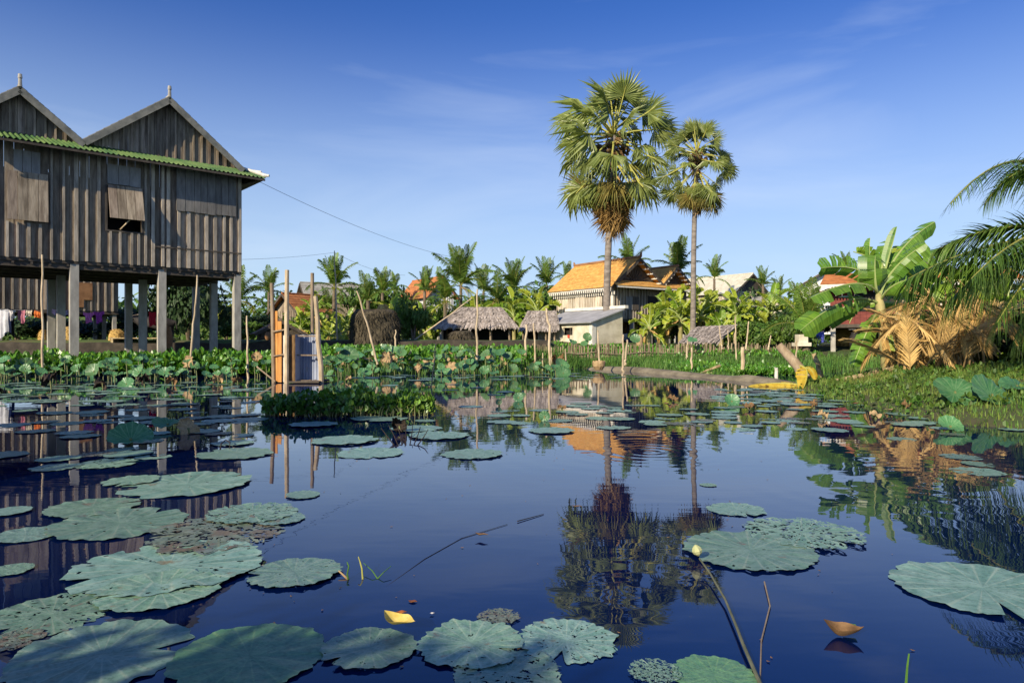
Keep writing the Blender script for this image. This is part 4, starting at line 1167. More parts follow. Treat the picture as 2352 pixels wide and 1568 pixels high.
# ------------------------------------------------------------------ laundry and small things under the houses
def cloth_mat(name, c): return mat(name, c, tuple(min(1, k * 1.25) for k in c), 6, rough=0.9, trans=0.15)
def garment(label, x, w, yt, yb, Y, c, shape='cloth', name='garment'):
    a = P(x, yt, Y); b = P(x + w, yb, Y); W_, H = b.x - a.x, a.z - b.z
    mb = MB(); n, k_ = 10, 8
    for j in range(k_ + 1):
        for i in range(n + 1):
            u, v = i / n, j / k_
            sag = 0.04 * math.sin(u * math.pi)
            hem = 1 + .12 * math.sin(u * 5 + x)
            wd = 1.0
            if shape == 'shirt': wd = 1.0 if v < .3 else .62
            xx = (0.5 + (u - .5) * wd) * W_
            mb.v.append((xx, 0.03 * math.sin(u * 14 + x) * (0.4 + v) + .012 * math.sin(v * 9), -sag - H * v * hem))
    mb.f = [(j * (n + 1) + i, (j + 1) * (n + 1) + i, (j + 1) * (n + 1) + i + 1, j * (n + 1) + i + 1) for j in range(k_) for i in range(n)]; mb.m = [0] * len(mb.f)
    return tag(mb.build(name, cloth_mat(name, c), M=Matrix.Translation(a), smooth=True), label, 'laundry', 'laundry hung under the houses')
garment('long white garment hanging at the left edge of the washing line', -6, 24, 709, 768, 24, (.55, .56, .62))
garment('blue-grey garment hanging behind the long white one', 8, 18, 712, 765, 24.2, (.16, .2, .36))
garment('black garment hanging below the washing line', 22, 12, 720, 770, 24.3, (.02, .02, .025))
garment('small white shirt next to the long white garment', 19, 16, 711, 732, 24, (.6, .58, .6), 'shirt')
garment('dull pink garment on the washing line', 42, 16, 711, 738, 24, (.42, .16, .22))
garment('cream cloth between the pink garment and the orange one', 60, 14, 711, 724, 24, (.5, .45, .38))
garment('orange patterned cloth on the washing line', 78, 16, 710, 728, 24, (.58, .16, .04))
garment('small white and pink cloth next to the thin pole', 119, 20, 709, 720, 24, (.62, .42, .6))
garment('pale lilac shirt right of the thin pole', 140, 22, 710, 722, 24, (.45, .38, .62), 'shirt')
garment('pink shirt hung right of the second front stilt', 190, 26, 716, 740, 23, (.58, .16, .48), 'shirt')
garment('deep purple shirt next to the pink one', 215, 24, 714, 740, 23, (.33, .06, .36), 'shirt')
garment('small blue cloth between two dark stilts', 319, 18, 715, 728, 26, (.05, .12, .36))
garment('bright red cloth left of the pale front stilt', 341, 17, 715, 748, 25, (.55, .02, .05))
cable('washing line stretched between the stilts', P(-20, 708, 24), P(245, 713, 23), .05, .006)
garment('red shirt hung under the orange-roofed house', 1416, 10, 762, 785, 38.4, (.5, .05, .05), 'shirt')
garment('pale cloth hung under the orange-roofed house', 1430, 10, 765, 780, 38.4, (.55, .55, .58))
garment('navy trousers hung under the orange-roofed house', 1441, 9, 766, 788, 38.6, (.05, .07, .2))
garment('grey-green cloth hung under the orange-roofed house', 1453, 11, 764, 782, 38.6, (.3, .36, .33))
garment('blue trousers hung at the corner of the dark red house', 1873, 20, 760, 788, 30.6, (.08, .1, .42), 'cloth')

# black water buffalo under the big house
o = P(355, 760, 31.5); o = V((P(360, 770, 31).x, 31, 1.06))
bx = -16.6
def skin_body(name, pts, edges, m, parent=None, M=None, sub=2):
    me = bpy.data.meshes.new(name)
    me.from_pydata([p[:3] for p in pts], edges, [])
    me.materials.append(m)
    ob = put(name, me, parent, M)
    md = ob.modifiers.new('skin', 'SKIN')
    for i, p in enumerate(pts):
        me.skin_vertices[0].data[i].radius = (p[3], p[3] * (p[4] if len(p) > 4 else 1))
    me.skin_vertices[0].data[0].use_root = True
    md.use_smooth_shade = True
    s = ob.modifiers.new('sub', 'SUBSURF'); s.levels = sub; s.render_levels = sub
    return ob
ctr = P(352, 740, 31)
bf = thing('water_buffalo', 'black buffalo standing in shade under the stilt house', 'buffalo', (ctr.x, 31, 1.05))
pts = [(0, 0, .78, .30), (.45, 0, .80, .30), (.80, 0, .82, .24), (-.45, 0, .82, .28), (-.72, 0, .92, .17), (-.98, 0, 1.0, .14), (-1.22, 0, .90, .09),
       (-.42, .16, .45, .10), (-.42, .16, .2, .06), (-.44, .16, .0, .06), (-.38, -.16, .45, .10), (-.40, -.16, .2, .06), (-.40, -.16, .0, .06),
       (.72, .17, .5, .13), (.80, .17, .26, .06), (.74, .17, .0, .06), (.66, -.17, .5, .13), (.74, -.17, .26, .06), (.68, -.17, .0, .06),
       (1.02, 0, .86, .04), (1.08, 0, .5, .02)]
eds = [(0, 1), (1, 2), (0, 3), (3, 4), (4, 5), (5, 6), (3, 7), (7, 8), (8, 9), (3, 10), (10, 11), (11, 12), (2, 13), (13, 14), (14, 15), (2, 16), (16, 17), (17, 18), (2, 19), (19, 20)]
skin_body('body', pts, eds, m_hide, bf)
for s_ in (-1, 1):
    b = MB(); b.tube([(-1.0, .08 * s_, 1.1), (-.9, .3 * s_, 1.16), (-.72, .36 * s_, 1.24)], [.045, .035, .01], 7); b.build('horn', m_pole_dark, bf)
    b = MB(); b.tube([(-.93, .1 * s_, 1.03), (-.9, .2 * s_, 1.0), (-.88, .28 * s_, .97)], [.03, .05, .01], 6); b.build('ear', m_hide, bf)
# plank platform, jars and blocks
b = MB(); a = P(255, 772, 29.2); c = P(385, 772, 29.2)
for k in range(4): b.box(0, c.x - a.x, k * .3, k * .3 + .28, .0, .04)
b.box(.1, .2, 0, 1.1, -.6, -.002); b.box(c.x - a.x - .2, c.x - a.x - .1, 0, 1.1, -.6, -.002)
tag(b.build('plank_platform', m_bstem_dry, M=Matrix.Translation((a.x, 29.0, 1.12))), 'low plank platform under the big stilt house', 'platform')
def jar(label, x, Y, yt, m, wpx, name='jar', zb=None):
    t = P(x, yt, Y); zb = zb if zb is not None else ground(t.x, Y); h = t.z - zb; r = wpx / F * Y / 2
    b = MB(); prof = [(.55, 0), (.85, .2), (1.0, .5), (.88, .78), (.6, .93), (.66, 1.0), (.55, 1.0), (.5, .9)]
    n = 18
    for (q, z) in prof:
        for i in range(n): b.v.append((r * q * math.cos(6.2832 * i / n), r * q * math.sin(6.2832 * i / n), h * z))
    b.f = [(j * n + i, j * n + (i + 1) % n, (j + 1) * n + (i + 1) % n, (j + 1) * n + i) for j in range(len(prof) - 1) for i in range(n)] + [tuple(range(n - 1, -1, -1))]
    b.m = [0] * len(b.f)
    return tag(b.build(name, m, M=Matrix.Translation((t.x, Y, zb)), smooth=True), label, 'jar')
jar('brown jar right of the pale front stilt', 386, 27, 750, m_clay, 20)
jar('round pale jar under the banana clump beside the middle house', 1468, 33, 768, m_tan_leaf, 17)
jar('orange-brown pot beside the low rusty-roofed hut', 617, 33, 762, m_clay, 18)
b = MB(); b.box(-.2, .2, -.2, .2, 0, .45); b.box(-.3, .3, -.3, .3, -.05, .1)
tag(b.build('stone_block', m_plaster, M=Matrix.Translation((P(1840, 0, 29.5).x, 29.5, .85))), 'pale stone block left of the dark red house', 'block')
jar('dark water jar between the stilts of the dark red house', 1962, 30.5, 763, m_dark, 24)
b = MB(); n = 20
c = P(1375, 832, 22.6)
for j, (r_, z) in enumerate(((.12, -.06), (.2, .06), (.22, .18), (.2, .24), (.19, .2), (.1, .02))):
    for i in range(n): b.v.append((r_ * math.cos(6.283 * i / n), r_ * math.sin(6.283 * i / n), z + .015 * math.sin(i * 2.4)))
b.f = [(j * n + i, j * n + (i + 1) % n, (j + 1) * n + (i + 1) % n, (j + 1) * n + i) for j in range(5) for i in range(n)]; b.m = [0] * len(b.f)
tag(b.build('basket', m_tan_leaf, M=Matrix.Translation((c.x, 22.6, .12))), 'round woven basket at the foot of a pole by the mud bank', 'basket')

# ------------------------------------------------------------------ leaves: builders shared by the plants
def blade_strip(mb, pts, width, nrm, fold=0.35, pet=0.16, tear=0.35, mi=0, mim=1, prof=None, droop=0.25, rib=0.02, blunt=False, r=rnd):
    """banana leaf along pts: two half blades folded at the midrib, split into strips by wind"""
    n = len(pts)
    drp = {-1: 0.0, 1: 0.0}
    for i in range(n - 1):
        u, u2 = i / (n - 1), (i + 1) / (n - 1)
        t = (pts[i + 1] - pts[i]).normalized()
        sd = t.cross(nrm).normalized(); up = sd.cross(t).normalized()
        def wid(x):
            if x < pet: return 0.0
            k = (x - pet) / (1 - pet)
            if blunt: return width * min(1, 0.25 + 3.2 * k) * (1 if k < .93 else max(.45, 1 - (k - .93) * 7))
            return width * (min(1.0, 0.35 + 3.0 * k)) * math.sqrt(max(0.0, 1 - max(0, (k - 0.55) / 0.45) ** 2.2))
        wa, wb = wid(u), wid(u2)
        if wb <= 0: continue
        for s in (-1, 1):
            if r.random() < tear: drp[s] = r.uniform(-.3, 1.0) * droop
            d = drp[s]
            ca, sa = math.cos(fold + d), math.sin(fold + d)
            g = 0.0
            for (m0, m1, f0, f1) in ((0, .5, 0, 0), (.5, 1, 0, .22)):
                def pt(p, w, q, ex): return p + sd * (s * w * q * ca) - up * (w * q * (sa + ex * q)) + t * (0.10 * w * q)
                vs = [pt(pts[i], wa, m0, f0), pt(pts[i + 1], wb, m0, f0), pt(pts[i + 1], wb, m1, f1), pt(pts[i], wa, m1, f1)]
                mb.add(vs, [(0, 1, 2, 3)] if s > 0 else [(3, 2, 1, 0)], mi, at=(u, u2, u2, u))
    mb.tube([p - nrm * rib * .2 for p in pts], [rib * (1.5 - 1.3 * i / n) for i in range(n)], 5, mim)

def arc(L, e0, e1, n, bias=1.0):
    p = V((0, 0, 0)); out_ = [p.copy()]
    for i in range(n):
        a = e0 + (e1 - e0) * (i / (n - 1)) ** bias
        p = p + V((math.cos(a), 0, math.sin(a))) * (L / n)
        out_.append(p.copy())
    return out_

def banana_leaf_mesh(name, L, w, e0, e1, seed, mats, tear=.4):
    r = random.Random(seed); mb = MB()
    pts = arc(L, e0, e1, 22, 1.2)
    for i in range(len(pts) - 1): pass
    nn = 0
    # normal varies along the arc: rebuild piecewise
    side = V((0, 1, 0))
    drp = {-1: 0.0, 1: 0.0}; n = len(pts)
    for i in range(n - 1):
        u, u2 = i / (n - 1), (i + 1) / (n - 1); t = (pts[i + 1] - pts[i]).normalized(); up = t.cross(side) * -1
        if up.z < 0 and e0 > 0 and i < n / 2: up = -up
        def wid(x):
            if x < .17: return 0.0
            k = (x - .17) / .83
            return w * min(1, .3 + 3 * k) * math.sqrt(max(0, 1 - max(0, (k - .6) / .4) ** 2.4))
        wa, wb = wid(u), wid(u2)
        if wb <= 0: continue
        for s in (-1, 1):
            if r.random() < tear: drp[s] = r.uniform(-.15, .6)
            d = .30 + drp[s]; ca, sa = math.cos(d), math.sin(d)
            for (m0, m1, ex) in ((0, .5, 0), (.5, 1, .2)):
                def pt(p, ww, q): return p + side * (s * ww * q * ca) - up * (ww * q * (sa + (ex if q > .6 else 0))) + t * .12 * ww * q
                vs = [pt(pts[i], wa, m0), pt(pts[i + 1], wb, m0), pt(pts[i + 1], wb, m1), pt(pts[i], wa, m1)]
                mb.add(vs, [(0, 1, 2, 3)] if s > 0 else [(3, 2, 1, 0)], at=(u, u2, u2, u))
    mb.tube(pts, [.028 * (1.3 - 1.1 * i / n) for i in range(n)], 5, 1)
    return mb.mesh(name, mats)
BLV = {}
for key, mts in (('g', [m_banana, m_midrib]), ('y', [m_banana_yel, m_midrib])):
    BLV[key] = [[banana_leaf_mesh('banana_leaf', 1.0, w, R(a), R(b), 10 * i + j, mts) for j, w in enumerate((.155, .185, .14))]
                for i, (a, b) in enumerate(((86, 66), (72, 15), (58, -35), (35, -70), (-5, -84)))]
m_bdead = [m_coco_dead, m_rachis_dead]
BDEAD = [banana_leaf_mesh('banana_leaf', 1.0, .11, R(-30), R(-88), 77 + j, m_bdead, .8) for j in range(2)]

def banana(label, loc, h, L, n=9, seed=0, yellow=.35, group='banana plants around the village', dead=2, lean=0.0):
    r = random.Random(seed)
    t = thing('banana_plant', label, 'banana plant', loc, 0, group)
    mb = MB(); mb.tube([(0, 0, -.3), (lean * .4, 0, h * .5), (lean, 0, h)], [.13, .11, .07], 9)
    mb.build('stem', m_bstem, t)
    a0 = r.uniform(0, 6.28)
    for k in range(n):
        cls = min(4, int(.75 + (k / n) ** .85 * 4.0)) if k else 0
        az = a0 + k * 2.4 + r.uniform(-.3, .3)
        me = r.choice(BLV['y' if r.random() < yellow else 'g'][cls])
        s = L * r.uniform(.8, 1.12)
        put('leaf', me, t, Matrix.Translation((lean, 0, h - .05 - .03 * k)) @ Matrix.Rotation(az, 4, 'Z') @ Matrix.Rotation(r.uniform(-.25, .25), 4, 'X') @ Matrix.Diagonal((s, s, s, 1)))
    for k in range(dead):
        put('dead_leaf', r.choice(BDEAD), t, Matrix.Translation((lean * .8, 0, h * .85)) @ Matrix.Rotation(r.uniform(0, 6.28), 4, 'Z') @ Matrix.Diagonal((L * .7,) * 3 + (1,)))
    return t

def frond_mesh(name, L, e0, e1, seed, mats, ll=.27, n=44, droop=.7, fwd=.75, wl=.012, asym=0.0, bias=1.0, gap=.12):
    r = random.Random(seed); mb = MB()
    pts = arc(L, e0, e1, 24, bias); N_ = len(pts)
    side = V((0, 1, 0))
    for k in range(n):
        u = gap + (1 - gap) * (k + .5) / n
        f_ = u * (N_ - 1); i = min(N_ - 2, int(f_)); p = pts[i].lerp(pts[i + 1], f_ - i)
        t = (pts[i + 1] - pts[i]).normalized(); up = side.cross(t) * -1
        up = t.cross(side); up = up if up.z > 0 or abs(t.z) > .95 else -up
        l0 = L * ll * (math.sin(math.pi * min(1, (u * .86 + .10))) ** .6) * r.uniform(.85, 1.1)
        for s in (-1, 1):
            fw = fwd * r.uniform(.8, 1.25) + .7 * u * u
            d = (side * s + t * fw + up * r.uniform(.05, .28)).normalized()
            q1 = p + d * l0 * .5 - V((0, 0, 1)) * l0 * droop * .12
            q2 = p + d * l0 * (1 - .25 * droop) - V((0, 0, 1)) * l0 * droop * r.uniform(.45, .75)
            ws = t * (L * wl) * .8 + V((0, 0, L * wl * .6))
            mb.add([p - ws * .5, p + ws * .5, q1 + ws * .8, q1 - ws * .8, q2], [(0, 1, 2, 3), (3, 2, 4)])
    mb.tube(pts, [L * .0085 * (1.4 - 1.2 * i / N_) for i in range(N_)], 5, 1)
    return mb.mesh(name, mats)
CO = [[frond_mesh('coconut_frond', 1.0, R(a), R(b), 100 + 10 * i + j, [m_coco, m_rachis], n=27, wl=.013, ll=.31, fwd=.55) for j in range(2)]
      for i, (a, b) in enumerate(((87, 62), (76, 25), (62, -15), (42, -50), (12, -78)))]
CO_OLD = [frond_mesh('coconut_frond', 1.0, R(a), R(b), 180 + j, [m_banana_yel, m_rachis_dead], n=27, droop=.9, wl=.014) for j, (a, b) in enumerate(((20, -65), (-10, -80)))]

def coconut(label, loc, h, L, n=15, seed=0, up=0.0, old=2, group='coconut palms around the village', lean=0.0):
    r = random.Random(seed)
    t = thing('coconut_palm', label, 'palm tree', loc, 0, group)
    mb = MB(); mb.tube([(-lean, 0, -.3), (-lean * .35, 0, h * .5), (0, 0, h)], [.17, .12, .10], 9); mb.build('trunk', m_trunk, t)
    a0 = r.uniform(0, 6.28)
    for k in range(n):
        u = k / n
        cls = min(4, int((u ** (1 + up)) * 4.6))
        s = L * r.uniform(.82, 1.1)
        put('frond', r.choice(CO[cls]), t, Matrix.Translation((0, 0, h - .1 * u)) @ Matrix.Rotation(a0 + k * 2.4 + r.uniform(-.2, .2), 4, 'Z') @ Matrix.Rotation(r.uniform(-.2, .2), 4, 'X') @ Matrix.Diagonal((s, s, s, 1)))
    for k in range(old):
        put('old_frond', r.choice(CO_OLD), t, Matrix.Translation((0, 0, h - .15)) @ Matrix.Rotation(r.uniform(0, 6.28), 4, 'Z') @ Matrix.Diagonal((L * .9,) * 3 + (1,)))
    return t

# ------------------------------------------------------------------ the two fan palms
def fan_mesh(name, pet, rad, seed, mats, nb=26, spread=250, droop=.25, rag=0.0, split=.55, petsag=.06):
    r = random.Random(seed); mb = MB()
    hub = V((pet, 0, -petsag * pet))
    mb.tube([(0, 0, 0), (pet * .5, 0, petsag * pet * .4), hub, hub + V((rad * .35, 0, 0))], [.055, .04, .032, .012], 6, 1)
    for k in range(nb):
        a = R(-spread / 2 + spread * (k + .5) / nb); da = R(spread / nb / 2) * .98
        rr = rad * (0.80 + .20 * math.cos(a * .6)) * r.uniform(.90, 1.08)
        rs = rr * split * r.uniform(.9, 1.1)
        def pp(ang, q, lift=0): 
            x, y = math.cos(ang) * q, math.sin(ang) * q
            return hub + V((x, y, lift - droop * q * q / rad * (1 + rag * r.uniform(-.6, 1)) + .10 * rad * abs(math.sin(ang * .5)) * q / rad))
        lft, rgt = pp(a - da, rs), pp(a + da, rs)
        mid = pp(a, rs, .045 * rad)
        tip = pp(a + r.uniform(-.05, .05), rr) - V((0, 0, droop * rad * r.uniform(.05, .45)))
        mb.add([hub, lft, mid, rgt, tip], [(0, 1, 2), (0, 2, 3), (1, 4, 2), (2, 4, 3)])
    return mb.mesh(name, mats)
FAN = [fan_mesh('fan_frond', 2.0, 1.30, s, [m_fan, m_petiole], droop=d, rag=.6, spread=sp) for s, d, sp in ((1, .14, 255), (2, .26, 230), (3, .36, 245), (4, .2, 210), (5, .5, 220))]
FANL = [fan_mesh('fan_frond', 2.1, 1.08, 20 + s, [m_fan, m_petiole], droop=d, spread=225, rag=.8) for s, d in ((1, .32), (2, .5), (3, .4))]
FANY = [fan_mesh('fan_frond', 1.75, 1.15, 40 + s, [m_fan_old, m_petiole], droop=.45, spread=200, rag=.8) for s in range(2)]
FAND = [fan_mesh('dead_frond', .9, 1.1, 30 + s, [m_fan_dead, m_rachis_dead], nb=26, droop=.45, spread=150, rag=1.0, split=.5) for s in range(3)]
def basis(d, nrm):
    d = d.normalized(); y = nrm.cross(d)
    if y.length < 1e-3: y = V((0, 1, 0)).cross(d)
    y.normalize(); z = d.cross(y)
    return Matrix(((d.x, y.x, z.x, 0), (d.y, y.y, z.y, 0), (d.z, y.z, z.z, 0), (0, 0, 0, 1)))
def fan_palm(label, x_base, y_base, x_top, y_top, Y, seed, sc, skirt, r0, r1):
    crown_up = 0.0
    r = random.Random(seed)
    base, top = P(x_base, y_base, Y), P(x_top, y_top, Y)
    g = 0.75; base.z = g
    t = thing('fan_palm', label, 'palm tree', base, 0)
    H = top - base; hz = H.z
    mb = MB(); path, rad = [], []
    n = 40
    for i in range(n + 1):
        u = i / n
        sway = .10 * math.sin(u * 5.0 + seed) * u * (1 - u)
        path.append(V((H.x * u ** 1.3 + sway, 0, -.3 + (hz + crown_up + .3) * u)))
        rad.append((r0 + (r1 - r0) * min(1, u * 1.15) + .13 * math.exp(-u * 22)) * (1 + .018 * (i % 2)))
    mb.tube(path, rad, 16); mb.build('trunk', m_palm_trunk, t, smooth=True)
    hub = V((H.x, 0, hz + crown_up))
    def add(me, name, az, el, z, s, nr):
        d = V((math.cos(az) * math.cos(el), math.sin(az) * math.cos(el), math.sin(el)))
        put(name, me, t, Matrix.Translation(hub + V((0, 0, z))) @ basis(d, nr) @ Matrix.Diagonal((s, s, s, 1)))
    k = 0
    for (cnt, e_lo, e_hi, pool, z0, s0) in ((8, 56, 86, FAN, .1, .84), (10, 20, 54, FAN, .05, .96), (11, -10, 18, FAN, 0, 1.03), (11, -32, -8, FANL, -.3, 1.08), (11, -50, -30, FANL, -.8, 1.08), (10, -60, -42, FANY, -1.3, 1.02)):
        for i in range(cnt):
            k += 1
            az = k * 2.39996 + r.uniform(-.35, .35); el = R(r.uniform(e_lo, e_hi))
            horiz = V((r.uniform(-.7, .7), -1.0, 0)).normalized()
            nr = V((0, 0, .45)) + horiz * r.uniform(.6, 1.5)
            add(r.choice(pool), 'frond', az, el, z0 + r.uniform(-.1, .1), sc * s0 * r.uniform(.70, 1.12), nr)
    for i in range(skirt):
        az = i * 2.39996 + r.uniform(-.3, .3); zz = -1.6 * sc - 1.2 * sc * (i / skirt)
        el = R(-50 - 28 * (i / skirt) + r.uniform(-8, 8))
        add(r.choice(FAND), 'dead_frond', az, el, zz, sc * r.uniform(.9, 1.15), V((math.cos(az), math.sin(az), .3)))
    # shaggy leaf bases and fruit below the crown
    mb = MB()
    for i in range(70):
        az = r.uniform(0, 6.28); z = r.uniform(-1.3, .15) * sc
        p = hub + V((0, 0, z)); q = p + V((math.cos(az), math.sin(az), 0)) * r.uniform(.35, .75) * sc + V((0, 0, -r.uniform(-.1, .75) * sc)); m_ = p.lerp(q, .5) + V((0, 0, .2 * sc))
        mb.tube([p, m_, q], [.05, .035, .015], 4)
    mb.build('leaf_base', m_brown_leaf, t)
    for i in range(5):
        az = i * 1.3 + seed; c = hub + V((math.cos(az) * .62 * sc, math.sin(az) * .62 * sc, -.62 * sc - .1 * (i % 2)))
        b = MB()
        for q in range(10):
            o_ = c + V((r.uniform(-.22, .22), r.uniform(-.22, .22), r.uniform(-.22, .22)))
            n_ = 8
            for j in range(5):
                for m2 in range(n_):
                    a, e = 6.283 * m2 / n_, math.pi * j / 4 - math.pi / 2
                    b.v.append(tuple(o_ + V((math.cos(a) * math.cos(e), math.sin(a) * math.cos(e), math.sin(e))) * .105))
            bs_ = len(b.v) - 5 * n_
            b.f += [(bs_ + j * n_ + m2, bs_ + j * n_ + (m2 + 1) % n_, bs_ + (j + 1) * n_ + (m2 + 1) % n_, bs_ + (j + 1) * n_ + m2) for j in range(4) for m2 in range(n_)]
        b.m = [0] * len(b.f)
        b.build('fruit_bunch', m_fruit, t, smooth=True)
    return t
fan_palm('tall fan palm with thick trunk and brown skirt of dead fronds, left of two', 1391, 790, 1408, 312, 36.5, 3, 1.14, 32, .20, .158)
fan_palm('slimmer fan palm standing farther back with little dead skirt, right of two', 1590, 765, 1599, 354, 34, 8, .64, 14, .135, .115)

# ------------------------------------------------------------------ shrubs and trees
def crown_mesh(name, blobs, n, size, m, seed, flat=1.0, shape='leaf'):
    r = random.Random(seed); mb = MB()
    tot = sum(b[3] * b[4] for b in blobs)
    for (cx, cy, cz, rx, rz) in blobs:
        k_ = int(n * rx * rz / tot)
        for i in range(k_):
            d = V((r.gauss(0, 1), r.gauss(0, 1), r.gauss(0, 1))).normalized()
            q = r.uniform(.35, 1) ** .5
            q *= 1 + .28 * noise.noise(d * 2.2 + V((cx * 3, cz, seed)))
            p = V((cx + d.x * rx * q, cy + d.y * rx * q, cz + d.z * rz * q))
            nr = (d + V((r.uniform(-.8, .8), r.uniform(-.8, .8), r.uniform(-.2, 1.0)))).normalized()
            a = nr.cross(V((r.uniform(-1, 1), r.uniform(-1, 1), r.uniform(-1, 1)))).normalized(); b = nr.cross(a)
            s = size * r.uniform(.6, 1.3)
            mb.add([p - a * s, p - a * s * .2 + b * s * .45 - nr * s * .1, p + a * s - nr * s * .35, p - a * s * .2 - b * s * .45 - nr * s * .1], [(0, 1, 2, 3)])
    return mb.mesh(name, m)
def blobset(seed, n, R_, H_):
    r = random.Random(seed)
    return [(r.uniform(-.6, .6) * R_, r.uniform(-.6, .6) * R_, H_ * r.uniform(.25, .8), R_ * r.uniform(.38, .62), H_ * r.uniform(.16, .30)) for _ in range(n)]
SH_ME = [crown_mesh('shrub_crown', blobset(s, 9, 1.0, 1.0), 2600, .075, m_leaf_mid, s) for s in (1, 2, 3)]
SH_DK = [crown_mesh('tree_crown', blobset(s, 11, 1.0, 1.0), 3400, .062, m_leaf_dark, s) for s in (5, 6)]
def shrub(label, loc, w, h, seed, pool=None, name='shrub', cat='shrub', group='shrubs around the houses'):
    t = thing(name, label, cat, loc, seed * 1.1, group)
    mb = MB()
    r = random.Random(seed)
    for k in range(4):
        a = r.uniform(0, 6.28); mb.tube([(0, 0, -.2), (math.cos(a) * w * .15, math.sin(a) * w * .15, h * .35), (math.cos(a) * w * .4, math.sin(a) * w * .4, h * .7)], [.06, .04, .015], 6)
    mb.build('trunk', m_trunk, t)
    pool = pool or SH_ME
    put('crown', pool[seed % len(pool)], t, Matrix.Diagonal((w, w, h, 1)))
    return t
def S(x, ytop, Y, z0=1.0): q = P(x, ytop, Y); return V((q.x, Y, z0)), q.z - z0

for i, (x, yt, Y, w, lab, pool) in enumerate((
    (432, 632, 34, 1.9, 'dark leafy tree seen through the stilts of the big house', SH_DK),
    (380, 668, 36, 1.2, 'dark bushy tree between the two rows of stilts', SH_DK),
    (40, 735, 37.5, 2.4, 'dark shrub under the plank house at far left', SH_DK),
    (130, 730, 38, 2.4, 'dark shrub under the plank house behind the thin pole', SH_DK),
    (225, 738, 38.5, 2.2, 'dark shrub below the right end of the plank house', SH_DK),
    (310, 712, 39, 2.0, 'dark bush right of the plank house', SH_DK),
    (520, 715, 44, 1.8, 'dark shrub right of the corner stilt, below a palm', SH_DK),
    (950, 690, 33.5, .95, 'deep green feathery shrub left of the wide thatched hut', SH_ME),
    (1225, 660, 46, 2.6, 'full green tree left of the orange-roofed house', SH_ME),
    (1260, 690, 43, 1.6, 'lower green tree touching the orange-roofed house', SH_ME),
    (1130, 660, 52, 2.6, 'green tree rising behind the wide thatched hut', SH_ME),
    (870, 655, 56, 2.8, 'round green tree beyond the haystacks', SH_ME),
    (925, 690, 58, 1.9, 'green tree below the striped far gable', SH_ME),
    (1025, 690, 50, 2.0, 'green bush under the big coconut palm', SH_ME),
    (680, 725, 50, 2.2, 'bright bush behind the latrine poles', SH_ME),
    (785, 720, 48, 2.0, 'bush behind the tall thin pole', SH_ME),
    (830, 720, 42, 1.6, 'bush left of the dark haystack', SH_ME),
    (600, 725, 46, 1.8, 'dark bush beyond the crooked thin pole', SH_DK),
    (555, 738, 40, 1.2, 'low bush right of the corner stilt', SH_ME),
    (1540, 725, 37.5, 1.3, 'dark shrub inside the banana clump by the middle house', SH_DK),
    (1640, 715, 38, 1.8, 'shrub behind the low thatch lean-to', SH_DK),
    (1720, 738, 33, 1.2, 'shrub right of the low thatch lean-to', SH_ME),
    (1780, 735, 32.5, 1.3, 'leafy shrub beyond the fence end', SH_ME),
    (1805, 715, 36, 1.5, 'dark shrub behind the fence end', SH_DK),
    (1835, 745, 31, .9, 'small leafy shrub left of the dark red house', SH_ME),
    (1862, 700, 34, 1.3, 'shrub at the corner of the dark red house', SH_ME),
    (1760, 672, 60, 2.6, 'far dark tree behind the banana clumps on the right', SH_DK),
    (1690, 700, 52, 2.0, 'dark bush under the cream-roofed house', SH_DK),
    (2335, 690, 16.5, 1.9, 'dark green bush at the right edge behind the dry fronds', SH_DK),
    (2270, 720, 18.5, 1.8, 'bush behind the heap of dry fronds', SH_ME),
    (2180, 700, 19.5, 1.5, 'bush behind the big banana plant', SH_ME),
    (2400, 640, 18, 2.2, 'tall bush cut off by the right edge', SH_ME))):
    loc, h = S(x, yt, Y, ground(P(x, 0, Y).x, Y))
    shrub(lab, loc, w, h * 1.08, i, pool, 'tree' if h > 2.4 else 'shrub', 'tree' if h > 2.4 else 'shrub')
big_ = crown_mesh('tree_crown', blobset(12, 14, 1.0, 1.0), 5200, .07, m_leaf_dark, 12)
shrub('unseen broad tree added behind the camera to shade the pads at left', V((-10.5, -1.5, 0)), 3.6, 8.6, 90, [big_], 'tree', 'tree', None)  # never in view; added only to block sun from the left pads
shrub('unseen leafy bush added behind the camera to shade the nearest pads', V((-3.5, -2.4, 0)), 1.35, 2.75, 91, SH_DK, 'shrub', 'shrub', None)  # out of frame too, added to darken the nearest pads with its shadow
# the far wood behind the village reads as one mass
mb = MB(); r = random.Random(5)
for i in range(24000):
    x = r.uniform(-85, 95); y = r.uniform(77, 90)
    hmax = 5.2 + 1.6 * noise.noise(V((x * .13, 3, 0))) + .8 * noise.noise(V((x * .5, 7, 0)))
    z = .9 + hmax * r.random() ** .85
    a = V((r.uniform(-1, 1), r.uniform(-1, 1), r.uniform(-1, .4))).normalized() * r.uniform(.3, .75); b = V((r.uniform(-1, 1), r.uniform(-1, 1), r.uniform(-.3, .3))).normalized() * .2
    p = V((x, y, z)); mb.add([p - a, p + b, p + a, p - b], [(0, 1, 2, 3)])
for i in range(12000):
    x = r.uniform(-90, 95); y = r.uniform(73, 78); z = .9 + 2.6 * r.random()
    a = V((r.uniform(-1, 1), r.uniform(-.4, .4), r.uniform(-1, .4))).normalized() * r.uniform(.3, .6); b = V((r.uniform(-1, 1), r.uniform(-.3, .3), r.uniform(-.6, .6))).normalized() * .25
    p = V((x, y, z)); mb.add([p - a, p + b, p + a, p - b], [(0, 1, 2, 3)])
tag(mb.build('far_wood', m_leaf_mid), 'far green wood closing off the village', 'wood', kind='stuff')

